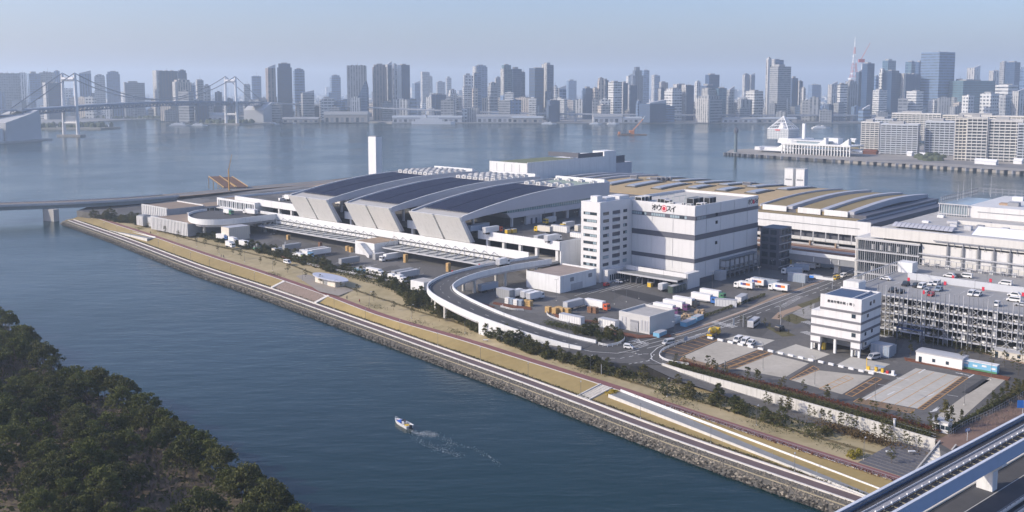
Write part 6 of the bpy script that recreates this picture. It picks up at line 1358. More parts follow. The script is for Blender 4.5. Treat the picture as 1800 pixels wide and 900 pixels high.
for x, y, lab in ((1308,508,'courier truck with an orange and purple sign, in the shade by the cold store'),(1328,503,'courier truck behind the first one, deepest in the shade'),(1369,512,'courier truck with an orange and purple sign in the sun by the street')):
    t = truck(lab, g7(x, y), HU, 'white', 'white', 9.5); 
    for s in (-1.26, 1.245): MB().box(-1.6, .2, s, s+.015, 2.1, 3.2).obj('purple_sign', paint('purple'), t); MB().box(-3.6, -1.62, s, s+.015, 2.1, 3.2).obj('orange_sign', flat('courier_orange', (.75, .20, .03)), t); MB().box(.25, 1.2, s, s+.015, 2.1, 3.2).obj('blue_sign', paint('blue'), t)
trailer('long grey trailer in the shade beyond the courier trucks', g7(1345,504), HU, 'bluegrey', 13)
truck('white tipper truck backed up to the cold store dock', g7(1168,511), HV, 'white', 'white', 7); crate('dark green long container by the dock corner', g7(1190,512), HV, 11, 2.6, 3.2, 'darkgreen'); crate('second dark green container nearer the dock doors', g7(1198,505), HV, 8, 2.6, 2.6, 'darkgreen')
car('white car parked at the office wing', g7(1087,497), A_-math.pi/2, 'white', 'car'); car('red car parked beside the office wing corner', g7(1066,503), HV, 'red', 'kei'); crate('small dock machine in front of the dock doors', g7(1143,504), HV, 2, 2, 2, 'yellow', 'machine', 'dock_machine')
for x, y, lab, c in ((1392,483,'pale truck nearest the street under the footbridge','bluegrey'),(1405,477,'second truck under the footbridge','bluegrey'),(1416,473,'third truck under the footbridge','silver'),(1430,469,'farthest truck under the footbridge','silver'),(1452,472,'lone pale truck by the right footbridge pier','bluegrey')): truck(lab, g7(x, y), HV+math.pi/2+.3, c, 'white', 10)
crate('large blue-grey box van body parked by the sign gantry', g7(1402,495), A_-math.pi/2, 9, 2.8, 4, 'bluegrey'); car('silver van in the shade beside the blue-grey box', g7(1437,490), A_-math.pi/2, 'silver', 'van')
car('yellow van driving up the shaded street', g7(1470,491), HV+math.pi, 'yellow', 'van'); car('white van following behind the yellow van', g7(1482,487), HV+math.pi, 'white', 'van'); car('white small car on the street below the traffic island', g7(1105,613), A_-1.2, 'white', 'kei'); car('silver minivan on the street before the truck lot', g7(1175,605), HV+math.pi-.25, 'silver', 'van')
mx = thing('mixer_truck', 'bright yellow concrete mixer truck at the corner of the truck lot', 'truck', g7(1254,591), HV+.15); yl = paint('yellow')
MB().box(-4, 4, -.6, .6, .7, 1.1).obj('chassis', midgrey, mx); cab_mb(2, 2, 2.9).obj('cab', yl, mx); glass_cab(2, 2, 2.9).obj('windscreen', glass_dark, mx)
b = MB(); b.tube((1.6, 0, 2.0), (.2, 0, 2.2), .8, 1.25, 12, cap=True); b.tube((.2, 0, 2.2), (-2.2, 0, 2.7), 1.25, 1.2, 12); b.tube((-2.2, 0, 2.7), (-3.6, 0, 3.1), 1.2, .55, 12); b.obj('drum', yl, mx, smooth=True); MB().tube((-3.6, 0, 3.3), (-4.3, 0, 2.0), .3, .2, 6).obj('chute', midgrey, mx); MB().box(-4.2, -3.4, -1, 1, 1, 1.5).obj('rear_platform', yl, mx); wheels(mx, (-2.9, -1.8, 2.8), 1.)
for i, (x, y) in enumerate(((1297,600),(1310,603),(1320,605.5))): car(('left', 'middle', 'right')[i]+' white van of the three parked on the concrete pad', g7(x, y), HV+math.pi+.1, 'white', 'van' if i < 2 else 'suv', 'white vans parked on the concrete pad')
bs = thing('bus', 'grey bus parked beside the street across from the ice plant', 'bus', g7(1325,573), HV+.2)
MB().extr([(-4.6, .4), (4.6, .4), (4.6, 2.3), (4.3, 2.9), (-4.5, 2.9), (-4.6, 2.6)], 'y', -1.2, 1.2).obj('body', paint('silver'), bs); MB().box(-4.2, 3.8, -1.22, 1.22, 1.5, 2.4).obj('window_band', glass_dark, bs); MB().box(4.58, 4.64, -1.1, 1.1, 1.2, 2.3).obj('windscreen', glass_dark, bs); wheels(bs, (-3, 3), 1.05)
car('black car parked on the planted island opposite the ice plant', g7(1371,581), HV, 'black', 'van'); car('silver van parked beside the ice plant legs', g7(1536,631), HV+math.pi-.3, 'silver', 'van')
crate('grey corrugated container beside the ice plant', g7(1551,624), A_-math.pi/2, 6.5, 5, 4, 'bluegrey'); crate('small grey box cabinet behind the ice plant container', g7(1570,622), HV, 3, 1, 3, 'bluegrey', 'cabinet', 'cabinet')
# trucks on the upper deck, the loop road and the ramp
u24 = lambda x, y: at(x, y, 23.85)
truck('white articulated truck with an orange nose on the upper deck', u24(866,410), HV, 'white', 'orange', 13, True, 'trucks on the upper deck'); truck('white truck with a yellow cab amid white containers on the upper deck', u24(955,409), A_+math.pi/2, 'cream', 'yellow', 11, False, 'trucks on the upper deck')
crate('long white container behind the yellow-cabbed truck on the deck', u24(985,407), A_-math.pi/2, 11, 2.6, 3.2, 'white'); truck('white truck nearest the deck corner', u24(972,425), HV, 'white', 'white', 11, False, 'trucks on the upper deck'); crate('grey low container beside the truck at the deck corner', u24(952,421), HV, 9, 2.6, 2.4, 'grey'); truck('grey truck with a yellow cab at the right of the upper deck', u24(997,402), HV+math.pi, 'silver', 'yellow', 10, False, 'trucks on the upper deck'); truck('pale truck in the shade at the back of the upper deck', u24(966,393), HV+math.pi, 'silver', 'yellow', 9, False, 'trucks on the upper deck')
crate('white box container at the right edge of the upper deck', u24(1014,417), A_-math.pi/2, 7, 2.4, 2.4, 'white'); crate('cream cube container near the office wing on the deck', u24(1017,405), HV, 4, 2.4, 3, 'cream'); trailer('blue-grey trailer in the shade beneath the nearest vault', u24(845,405), HV, 'bluegrey', 11); trailer('second blue-grey trailer beneath the nearest vault', u24(838,408), HV, 'bluegrey', 11)
for i, (x, y) in enumerate(((893,410),(903,409))): crate(('yellow loader left of the pair on the upper deck', 'yellow loader right of the pair on the upper deck')[i], u24(x, y), HV, 3, 1.8, 2, 'yellow', 'loader', 'yellow_loader')
truck('white truck between the first and second slanting walls', u24(598,360), A_+math.pi/2, 'white', 'cream', 8, False, 'trucks on the upper deck'); truck('white truck left of the first slanting wall', u24(505,352), A_+math.pi/2, 'white', 'white', 8, False, 'trucks on the upper deck'); car('white van left of the first slanting wall', u24(496,353), A_, 'white', 'van')
u17 = lambda x, y: at(x, y, 17.05)
truck('white truck with a green cab on the loop road', u17(402,377), A_-math.pi/2, 'white', 'green', 9, False, 'trucks on the loop road'); truck('long white truck on the loop road near the canopies', u17(440,377), A_+math.pi/2, 'white', 'white', 14, True, 'trucks on the loop road'); truck('white truck climbing the curved ramp by the canopies', at(884,467,16.05), HV+.1, 'white', 'white', 8)
# cars on the parking deck roof
rc = lambda x, y: at(x, y, 22.33)
for x, y, k, c, a, lab in ((1557,492,'car','white',0,'white car beside the left fence of the parking deck roof'),(1592,502,'suv','black',1,'black car near the front left of the parking deck roof'),(1609,505,'kei','black',1,'small dark car next to the white van on the deck roof'),(1620,506,'van','white',1,'white van in the front left cluster on the deck roof'),(1637,501,'car','white',1,'white car before the ramp wall on the deck roof'),(1646,501,'van','white',1,'white van with a long shadow before the ramp wall'),(1625,489,'car','white',0,'white car half hidden behind the ramp wall'),
    (1669,487,'suv','white',0,'white car at the back beside a dark one on the deck roof'),(1680,487,'car','black',0,'dark car at the back of the deck roof'),(1698,488,'van','white',0,'large white van at the back of the deck roof'),(1767,501,'van','white',0,'white van beyond the ramp wall at the right'),(1629,513,'car','silver',1,'silver car close to the front screen of the deck roof'),(1650,511,'suv','bluegrey',1,'blue-grey car in the shade at the front of the deck roof'),(1637,520,'car','red',1,'red car just behind the front screen'),
    (1708,519,'van','white',1,'white van, left of the middle pair on the deck roof'),(1719,520,'suv','white',1,'white car, right of the middle pair on the deck roof'),(1783,521,'suv','white',0,'white car, rear of the pair at the right of the deck roof'),(1782,530,'van','white',0,'white van, front of the pair at the right of the deck roof'),(1795,538,'car','silver',0,'silver car cut by the right edge on the deck roof'),(1752,538,'kei','white',1,'white small car against the front screen at the right'),(1569,513,'suv','black',1,'dark car under the screen posts at the left front'),(1583,515,'car','black',1,'second dark car under the screen posts at the left front')):
    car(lab, rc(x, y), HV+(math.pi/2 if not a else 0)+(math.pi if a else 0), c, k, 'cars on the parking deck roof')
for i, (x, y) in enumerate(((1597,498),(1675,494),(1661,505),(1741,500),(1728,515),(1798,525),(1623,521),(1591,478))):
    t = thing('red_sign_post', f'red level sign post on the parking deck roof, {["left, near the black car","back, near the large white van","before the ramp wall","beyond the ramp wall","right of the middle pair","at the right edge","by the front screen","by the white lift house"][i]}', 'sign post', rc(x, y), A_, 'red sign posts on the deck roof')
    MB().box(-.08, .08, -.08, .08, 0, 2.3).obj('post', midgrey, t); MB().box(-.12, .12, -.45, .45, .9, 2.3).obj('red_board', redm, t)
# cars seen on the open parking floors
LEV = ('lowest', 'second', 'third', 'top covered')
for k, z in enumerate((9.85, 12.95, 16.05, 19.15)):
    for j in range(9):
        if rnd.random() < .75:
            u = 136-j*10.3-rnd.random()*4; c = rnd.choice(('white', 'white', 'silver', 'black')); car(f'{c} car glimpsed on the {LEV[k]} floor of the open parking deck', W(359.5, u, z), HV+math.pi, c, 'suv', f'{c} cars on the {LEV[k]} parking floor')
# small electrical building in the middle yard
eb = FT('electrical_building', 'pale grey flat-roofed building with slatted gates at the street bend', 'building', *vu(g7(1150,582)), GZ)
ev, eu = vu(g7(1152,584))
ecol = M('pale_grey_render', (.52, .52, .51), .7, var=.06)
eb.o = (eb.o[0], eb.o[1], GZ)
c_ = [vu(g7(x, y)) for x, y in ((1087,577),(1157,583),(1177,572))]
v0, v1 = min(c_[0][0], c_[1][0]), c_[2][0]; u0, u1 = c_[1][1], c_[0][1]
eb.box('body', ecol, v0+.3, v1, u0, u1, GZ, 13.0); 
for (a, c, e, f) in ((v0+.28, v0+.8, u0, u1), (v0+.8, v1, u0-.02, u0+.5), (v1-.5, v1+.02, u0+.5, u1), (v0+.8, v1-.5, u1-.5, u1+.02)): eb.box('parapet', ecol, a, c, e, f, 13, 13.9)
eb.box('roof', concrete, v0+.8, v1-.5, u0+.5, u1-.5, 13, 13.08)
eb.box('gate_recess', midgrey, v0+.12, v0+.29, lerp(u0, u1, .35), lerp(u0, u1, .62), GZ, 11.4)
for i in range(8): u = lerp(u0, u1, .36+.033*i); eb.box('gate_slat', lightgrey, v0-.02, v0+.11, u, u+.35, GZ, 10.6)
for t_ in (.08, .16, .26, .78, .9): u = lerp(u0, u1, t_); eb.box('louvre', lightgrey, v0+.18, v0+.29, u-.4, u+.4, 8, 12)
for i, (x, y, c, l, lab) in enumerate(((1160,590,'sky',6,'sky blue skip in front of the electrical building'),(1210,570,'sky',9,'long sky blue skip beside the street hedge'),(1226,562,'sky',6,'sky blue skip behind the long one'),(1185,568,'white',6,'white truck-like box beside the electrical building'))):
    crate(lab, g7(x, y), HV+.1, l, 2.6, 1.7 if c == 'sky' else 2.8, c, 'skip', 'skip')
for i, (x, y) in enumerate(((1196,560),(1214,556),(1232,550),(1204,564))):
    P = g7(x, y); b = MB()
    for k in range(10): a_ = rnd.uniform(0, 6.3); q = rnd.uniform(0, 2.4); b.obox((q*math.cos(a_), q*math.sin(a_)), rnd.random()*3, rnd.uniform(.3, .9), rnd.uniform(.3, .7), 0, rnd.uniform(.3, 1.3))
    o = b.obj('scrap_heap', M('tan_scrap', (.42, .31, .20), .9, var=.4, scale=1.), None, P); tag(o, ['tan scrap heap nearest the electrical building','tan scrap heap in the middle of the yard corner','tan scrap heap by the street hedge','small tan scrap heap beside the skip'][i], 'scrap heap'); o['kind'] = 'stuff'
# site huts at the right of the lot
for lab, x, y, L_, W_, H_, c in (('long white site hut behind the red-brown bed', 1655,640,15,6,4,'white'),('white low shed at the right edge below the parking deck', 1780,630,12,5,3,'cream'),('small white toolshed near the end of the retaining wall', 1656,757,4,3.4,3.4,'white')):
    t = thing('site_hut', lab, 'hut', g7(x, y), A_-math.pi/2)
    MB().box(-L_/2, L_/2, -W_/2, W_/2, 0, H_-.5).obj('wall', paint(c), t); MB().extr([(-W_/2-.2, H_-.5), (W_/2+.2, H_-.5), (W_/2+.2, H_-.2), (0, H_), (-W_/2-.2, H_-.2)], 'x', -L_/2-.2, L_/2+.2).obj('roof', lightgrey, t, fix=True)
    for k in range(3): MB().box(-L_/2+1+k*L_/3.4, -L_/2+2+k*L_/3.4, -W_/2-.05, -W_/2, 0 if k == 0 else 1, 2.1).obj('door' if k == 0 else 'window', glass_dark, t)
t = thing('mural_container', 'low container painted with a blue sky and green mural behind the red-brown bed', 'container', g7(1714,651), A_-math.pi/2)
MB().box(-7, 7, -1.3, 1.3, .4, 3).obj('body', paint('sky'), t); MB().box(-7.02, 7.02, -1.34, -1.3, .4, 1.0).obj('green_band', paint('green'), t); MB().box(-7.02, 7.02, -1.4, 1.4, 3., 3.2).obj('roof', white, t)
for k in range(5): MB().box(-6+k*2.8, -4.6+k*2.8, -1.36, -1.31, 1.6+.4*(k % 2), 2.2+.4*(k % 2)).obj('painted_cloud', white, t)
t = thing('red_board', 'red and white notice board standing before the long site hut', 'notice board', g7(1664,645), A_-math.pi/2); MB().box(-1.7, 1.7, -.1, .1, .4, 2.6).obj('board', M('board_red', (.60, .07, .09), .6), t); MB().box(-1.5, 1.5, -.14, -.11, 1.1, 1.5).obj('white_band', white, t); MB().box(-1.4, -1.2, -.09, .09, 0, .4).box(1.2, 1.4, -.09, .09, 0, .4).obj('foot', midgrey, t)
t = thing('toll_island', 'yellow and white ticket machines on a kerbed island in the truck lot', 'ticket gate', g7(1548,655), A_-math.pi/2)
MB().box(-5, 5, -.8, .8, 0, .2).obj('kerb', white, t)
for x, c, h in ((-4, 'yellow', 1.3), (-1.5, 'yellow', 1.9), (.6, 'yellow', 1.9), (2.2, 'red', 1.1), (4, 'white', 1.5)): MB().box(x-.4, x+.4, -.4, .4, .2, h).obj('machine', paint(c), t)
MB().box(-1.9, 1.2, -1, 1, 1.95, 2.1).obj('small_roof', paint('bluegrey'), t); MB().box(-4.8, -4.6, -.1, .1, .2, 4).obj('post', yl, t)
# ------------------------------------------------------------------ trees, shrubs and stones
def leafmat(name, a, c, rough=.85, trans=.18):
    m, n, b = base_mat(name, rough, 0, .15); oi = n.new('ShaderNodeObjectInfo'); tc = n.new('ShaderNodeTexCoord')
    f = n.math('ADD', n.math('MULTIPLY', n.noise(tc.outputs['Object'], 1.1, 2.), .7), n.math('MULTIPLY', oi.outputs['Random'], .45))
    col = n.mix(n.ramp(f, .25, .9), c4(a), c4(c)); n.lk(col, b.inputs['Base Color'])
    if trans:                                    # thin leaves let some light through
        t = n.new('ShaderNodeBsdfTranslucent'); n.lk(col, t.inputs[0]); x = n.new('ShaderNodeMixShader'); x.inputs[0].default_value = trans
        n.lk(b.outputs[0], x.inputs[1]); n.lk(t.outputs[0], x.inputs[2]); n.lk(x.outputs[0], m.node_tree.nodes['Material Output'].inputs[0])
    MATS[name] = m; return m
pine_l = leafmat('pine_needles', (.060, .076, .022), (.135, .145, .044)); pine_l2 = leafmat('dull_pine_needles', (.048, .058, .022), (.105, .110, .038)); bark = M('bark', (.10, .075, .055), .95, var=.25, scale=2.)
twig_m = M('bare_twigs', (.15, .12, .105), .95, var=.3, scale=.5); shrub_l = leafmat('shrub_leaves', (.060, .066, .024), (.135, .128, .045)); olive_l = leafmat('olive_leaves', (.060, .062, .024), (.135, .120, .042)); dark_l = leafmat('dark_leaves', (.044, .054, .022), (.105, .108, .040)); yel_l = leafmat('yellow_flowers', (.42, .30, .02), (.60, .46, .05)); red_l = leafmat('red_brown_leaves', (.11, .035, .022), (.17, .065, .035))
def leaf(m, p, s, up=.5):
    d = Vector((rnd.gauss(0, 1), rnd.gauss(0, 1), rnd.gauss(up, .7))).normalized(); t = d.orthogonal().normalized(); t.rotate(Matrix.Rotation(rnd.random()*6.28, 3, d)); b = d.cross(t)
    a, c = t*s*rnd.uniform(.6, 1.2), b*s*rnd.uniform(.35, .7); n = len(m.v); m.v += [tuple(p-a), tuple(p+c), tuple(p+a), tuple(p-c)]; m.f.append((n, n+1, n+2, n+3)); m.m.append(0)
def crown_mesh(name, mat, h0, h1, rad, clumps, per, cr, ls, shape='umbrella', inner=True):
    m = MB()
    for k in range(clumps):
        g, q = rnd.uniform(0, 6.28), math.sqrt(rnd.random())
        if shape == 'umbrella': z = lerp(h0, h1, (1-q*q)*rnd.uniform(.55, 1.)+.0); r_ = rad*q
        elif shape == 'cone': t = rnd.random(); z = lerp(h0, h1, t); r_ = rad*(1-t*.85)*rnd.uniform(.4, 1)
        else: t = rnd.random(); z = lerp(h0, h1, t); r_ = rad*math.sin(math.pi*min(.97, .12+t*.85))*rnd.uniform(.35, 1)
        c = Vector((r_*math.cos(g), r_*math.sin(g), z)); cc = cr*rnd.uniform(.6, 1.25)
        for i in range(per):
            o = Vector((rnd.gauss(0, 1), rnd.gauss(0, 1), rnd.gauss(.1, .55))); o = o.normalized()*cc*rnd.random()**.4; o.z *= .6
            leaf(m, c+o, ls)
    return m.mesh(name, mat)
def trunk_mesh(h, r, limbs, spread, hl=None, n=6):
    m = MB(); k = 4; pts = [Vector((rnd.gauss(0, .03)*h*(i > 0), rnd.gauss(0, .03)*h*(i > 0), h*i/k)) for i in range(k+1)]
    for i in range(k): m.tube(pts[i], pts[i+1], r*(1-.18*i), r*(1-.18*(i+1)), n, cap=False)
    for j in range(limbs):
        t = rnd.uniform(.45, .95); p = pts[0].lerp(pts[-1], t); g = rnd.uniform(0, 6.28); q = p+Vector((math.cos(g)*spread*rnd.uniform(.5, 1), math.sin(g)*spread*rnd.uniform(.5, 1), h*rnd.uniform(.12, .35))); m.tube(p, q, r*.4, r*.12, 4, cap=False)
    return m.mesh('trunk', bark)
def bare_mesh(h, spread):
    m = MB()
    def br(p, d, L_, r, lv):
        q = p+d*L_; m.tube(p, q, r, r*.6, 4 if lv < 2 else 3, cap=False)
        if lv >= 4: return
        for k in range((4, 4, 4, 3)[lv]):
            e = (d+Vector((rnd.gauss(0, .55), rnd.gauss(0, .55), rnd.gauss(.12, .3)))).normalized(); br(p.lerp(q, rnd.uniform(.55, 1)), e, L_*rnd.uniform(.55, .75), r*.5, lv+1)
    br(Vector((0, 0, 0)), Vector((0, 0, 1)), h*.34, .16, 0); return m.mesh('branches', twig_m)
class Kind:
    def __init__(s, name, crowns, trunks, cat='tree', cn='crown'): s.name, s.c, s.t, s.cat, s.cn = name, crowns, trunks, cat, cn
    def plant(s, label, p, sc=1., group=None, sx=None):
        r = thing(s.name, label, s.cat, p, rnd.random()*6.28, group); k = sc*rnd.uniform(.85, 1.18); r.scale = (k*(sx or 1)*rnd.uniform(.9, 1.1), k*(sx or 1), k)
        if s.t: put('trunk', rnd.choice(s.t), r)
        if s.c: put(s.cn, rnd.choice(s.c), r)
        return r
pineK = Kind('pine_tree', [crown_mesh('crown', rnd.choice((pine_l, pine_l, pine_l2)), 4.6, 10.5, rnd.uniform(4., 5.), 62, 46, 1.15, .34) for i in range(6)], [trunk_mesh(8.5, .22, 9, 3.6) for i in range(3)])
bareK = Kind('bare_tree', [bare_mesh(9, 4) for i in range(4)], None, 'tree', 'branches')
parkK = Kind('park_tree', [crown_mesh('crown', rnd.choice((olive_l, shrub_l)), 1.5, 4.6, 1.35, 24, 13, .45, .19, 'round') for i in range(5)], [trunk_mesh(3.6, .07, 6, .9, n=5) for i in range(3)])
beltK = Kind('belt_tree', [crown_mesh('crown', (dark_l, shrub_l, olive_l, dark_l)[i % 4], .3, 4.0, 1.7, 34, 16, .55, .23, 'round') for i in range(6)], [trunk_mesh(2.6, .06, 5, .8, n=5) for i in range(3)])
youngK = Kind('young_tree', [crown_mesh('crown', (dark_l, olive_l, shrub_l)[i % 3], 1.3, 4.6, 1.0, 14, 12, .42, .19, 'round') for i in range(6)], [trunk_mesh(4., .06, 6, .8, n=5) for i in range(3)])
coneK = Kind('conifer', [crown_mesh('crown', (olive_l, dark_l)[i % 2], .5, 7., 1.7, 40, 18, .55, .24, 'cone') for i in range(3)], [trunk_mesh(5.5, .1, 4, .7, n=5)])
shrubK = Kind('round_shrub', [crown_mesh('foliage', (shrub_l, dark_l, olive_l)[i % 3], .1, 1.3, .85, 14, 14, .38, .17, 'round') for i in range(4)], None, 'shrub', 'foliage')
# wooded breakwater at the lower left
edge = [at(x, y, 7.) for x, y in [(-60,500),(0,548),(60,602),(100,648),(160,668),(200,672),(250,702),(300,745),(345,770),(390,806),(435,846),(480,880),(525,905),(580,945),(640,985)]]
gp_ = [(p.x, p.y) for p in edge]+[(-20, 150), (-150, 150), (-330, 300), (-330, 420)]
cx = lambda p, k: (p[0]*(1-k)+(-190)*k, p[1]*(1-k)+260*k)
o = MB().prism([cx(p, -.0) for p in gp_], -1.5, 2.).obj('breakwater_ground', M('breakwater_earth', (.13, .105, .075), .95, var=.3, scale=.15), fix=True); tag(o, kind='structure')
bmt = bmesh.new(); bmt.from_mesh(o.data); bmesh.ops.triangulate(bmt, faces=[f for f in bmt.faces if len(f.verts) > 4]); bmt.to_mesh(o.data); bmt.free()
def inside(p, poly):
    c = False; j = len(poly)-1
    for i in range(len(poly)):
        if (poly[i][1] > p[1]) != (poly[j][1] > p[1]) and p[0] < (poly[j][0]-poly[i][0])*(p[1]-poly[i][1])/(poly[j][1]-poly[i][1])+poly[i][0]: c = not c
        j = i
    return c
def project(p):
    dep = p.y*CP+(EYE-p.z)*SP; return 900+F_*p.x/dep, CY_+F_*((EYE-p.z)*CP-p.y*SP)/dep
pts = []; tries = 0
def edist(x, y): return min((Vector((x, y, 0))-Vector((e.x, e.y, 0))).length for e in dense)
dense = catmull(edge, 6)
for e in dense[::2]:
    pts.append((e.x-1.5+rnd.gauss(0, .8), e.y-1.5+rnd.gauss(0, .8)))
n_edge = len(pts)
while tries < 14000:
    tries += 1; x, y = rnd.uniform(-290, -20), rnd.uniform(180, 430)
    if not inside((x, y), gp_): continue
    a, b = project(Vector((x, y, 6)))
    if a < -60 or b > 985: continue
    if a < 45 and b > 850: continue
    if all((x-q[0])**2+(y-q[1])**2 > 4.5**2 for q in pts): pts.append((x, y))
nf = 0
for i, (x, y) in enumerate(pts):
    a, b = project(Vector((x, y, 8)))
    if a < -70 or b > 990: continue
    nb_ = noise.noise(Vector((x*.035, y*.035, 3.)))
    if nb_ > -.14 and rnd.random() < .6 and i >= n_edge: bareK.plant('bare grey-brown tree among the pines of the wooded breakwater', (x, y, 1.9), rnd.uniform(.8, 1.), 'bare trees on the wooded breakwater')
    else: pineK.plant('dense green pine with a spreading crown on the wooded breakwater', (x, y, 1.9), rnd.uniform(.72, 1.), 'pines on the wooded breakwater')
    nf += 1
    if nf > 330: break
# undergrowth under the pines
def cover(name, mat, areas, n, ls, hmax, kind='stuff', clump=None):
    m = MB()
    for k in range(n):
        p = areas(); h = rnd.random()**.7*hmax
        leaf(m, Vector((p.x, p.y, p.z+h)), ls*rnd.uniform(.7, 1.3), .8)
    o = m.obj(name, mat); tag(o, kind=kind); return o
def _uw():
    while True:
        x, y = rnd.uniform(-290, -20), rnd.uniform(180, 430)
        if inside((x, y), gp_): return Vector((x, y, 1.9))
cover('undergrowth', dark_l, _uw, 26000, .75, 2.6)
# trees of the park lawn, standing apart beside the red path
for s in range(30, 640, 17):
    n = nPU(s)+rnd.uniform(5, 8); z = lerp(zP(s), zL(s), .3)
    parkK.plant('small round-crowned tree standing apart on the dry park lawn', SN(s+rnd.uniform(-3, 3), n, z), rnd.uniform(.75, 1.05), 'lone trees on the park lawn')
# belt of trees and shrubs between park and road
def lawn_z(s, n): t = min(1, max(0, (n-nPU(s))/(nBK(s)-nPU(s)))); return lerp(zP(s), zL(s), t)
BW_ = lambda s: interp([(0, 9), (110, 13), (170, 9), (300, 8), (375, 10), (400, 15), (430, 9), (455, 6), (490, 5), (520, 6), (545, 8), (570, 9), (620, 10)], s)
def belt_spot(lo, hi, pw=1.):
    while True:
        s = rnd.uniform(lo, hi); n = nBK(s)-.3-rnd.random()**pw*BW_(s)
        if 322 < s < 368 and n < nBK(s)-5: continue
        if s > 550: n -= 5.8
        return s, n
dtab = [(18, 130, 56), (130, 390, 120), (390, 520, 84), (520, 612, 24)]
for lo, hi, cnt in dtab:
    for i in range(cnt):
        s, n = belt_spot(lo, hi); late = s > 500
        beltK.plant(['dark bushy tree in the planted belt between park and yard', 'olive bushy tree of the planted belt beside the descending lane'][late], SN(s, n, lawn_z(s, n)), rnd.uniform(.75, 1.2)*(1.35 if s < 145 else .7 if s < 215 else 1.1), ['belt trees along the yard', 'belt trees beside the lane'][late])
lowK = Kind('belt_shrub', [crown_mesh('foliage', (dark_l, shrub_l, olive_l)[i % 3], 0, 2.5, 2.1, 30, 18, .6, .27, 'round') for i in range(5)], None, 'shrub', 'foliage')
for i in range(250):
    s, n = belt_spot(20, 535 if i % 12 else 606, .7); lowK.plant('low rounded shrub filling the planted belt along the yard' if s < 500 else 'low rounded shrub filling the planted belt beside the lane', SN(s, n, lawn_z(s, n)), rnd.uniform(.7, 1.15), 'belt shrubs along the yard' if s < 500 else 'belt shrubs beside the lane')
def _belt():
    s = rnd.uniform(16, 545) if rnd.random() < .93 else rnd.uniform(545, 606); n = nBK(s)-rnd.random()**1.5*BW_(s)-(6 if s > 550 else 0); return SN(s, n, lawn_z(s, n))
cover('belt_undergrowth', shrub_l, _belt, 22000, .4, 1.1)
def _hedge_path():
    s = rnd.uniform(548, 640); return SN(s, nPL(s)-.8+rnd.gauss(0, .25), zP(s))
cover('path_hedge', red_l, _hedge_path, 1600, .22, .7); 
def _bank_edge(): s = rnd.uniform(20, 640); return SN(s, nOC(s)+5.3+rnd.gauss(0, .3), 2.85)
cover('bank_edge_shrubs', dark_l, _bank_edge, 5000, .26, .45)
def _track(): s = rnd.uniform(40, 600); n = track(s)+rnd.gauss(.8, .5); return SN(s, n, lawn_z(s, n)+.03)
cover('track_weeds', leafmat('weed_green', (.085, .080, .022), (.14, .13, .04)), _track, 3500, .22, .3)
def _tuft():
    s = rnd.choice((95, 150, 210, 262, 300, 395, 430, 452, 505, 520, 560, 590, 612)); n = rnd.gauss(0, 2.2); q = lerp(nPU(s), nBK(s), (s*.37) % 1*.7); return SN(s+rnd.gauss(0, 4), q+n*.7, lawn_z(s, q+n*.7)+.02)
cover('lawn_tufts', shrub_l, _tuft, 3600, .2, .25)
def _scrub():
    s = rnd.gauss(612, 7); n = nBK(s)-3.5+rnd.gauss(0, 1.3); return SN(s, n, 3.95)
cover('brown_scrub', leafmat('brown_scrub_leaves', (.085, .055, .025), (.14, .10, .045)), _scrub, 2600, .3, 1.5)
# hedge over the retaining wall, planting strip of the lot
wd_ = catmull(wl, 4)
def _ivy():
    i = rnd.randrange(2, len(wd_)-1); p = wd_[i-1].lerp(wd_[i], rnd.random()); d = (wd_[i]-wd_[i-1]).normalized(); q = p+Vector((-d.y, d.x, 0))*rnd.uniform(.3, 1.5); return Vector((q.x, q.y, GZ))
cover('wall_hedge', dark_l, _ivy, 9000, .24, 1.5)
def _strip(a, c):
    def f():
        i = rnd.randrange(2, len(wd_)-1); p = wd_[i-1].lerp(wd_[i], rnd.random()); d = (wd_[i]-wd_[i-1]).normalized(); q = p+Vector((-d.y, d.x, 0))*rnd.uniform(a, c); return Vector((q.x, q.y, GZ+.05))
    return f
m = MB(); m.strip([p+Vector((0,0,.03)) for p in offs(wd_, .4)], [p+Vector((0,0,.03)) for p in offs(wd_, 8.)]); o = m.obj('lot_planting_strip', M('strip_earth', (.13, .095, .05), .95, var=.3, scale=.4)); tag(o, kind='structure')
cover('red_strip_shrubs', red_l, _strip(5.5, 8.), 3800, .26, .7); cover('strip_shrubs', olive_l, _strip(1.8, 5.5), 1800, .26, .6)
for i in range(34):
    p = _strip(2.5, 7)(); youngK.plant('thin young tree in the planting strip along the truck lot', p, rnd.uniform(.75, 1.1), 'young trees along the truck lot')
for i in range(30):
    j = rnd.randrange(14, len(wd_)-1); p = wd_[j]; d = (wd_[j]-wd_[j-1]).normalized(); q = p-Vector((-d.y, d.x, 0))*rnd.uniform(1.5, 5); youngK.plant('slender tree growing below the white retaining wall', Vector((q.x, q.y, 3.9)), rnd.uniform(.7, 1.15), 'trees below the retaining wall')
for x, y, k in ((1660,752,1.1),(1672,748,.9),(1664,760,.8),(1690,742,.6),(1645,760,.7)): coneK.plant('dense conifer at the end of the truck lot', at(x, y, GZ), k, 'conifers at the lot end')
for x, y in ((1752,715),(1760,712),(1768,708),(1776,705),(1783,700),(1790,697),(1798,692),(1745,718),(1735,724)): coneK.plant('conifer in the hedge beside the brick footway', at(x, y, GZ), rnd.uniform(.55, .9), 'conifers beside the footway')
for x, y in ((1580,606),(1600,618),(1612,612),(1640,606),(1680,622),(1700,628),(1722,632),(1745,636),(1765,645),(1780,650),(1790,660),(1742,650),(1690,645),(1600,628),(1796,640)): youngK.plant('leafy street tree in front of the parking deck', at(x, y, GZ), rnd.uniform(.9, 1.25), 'street trees before the parking deck')
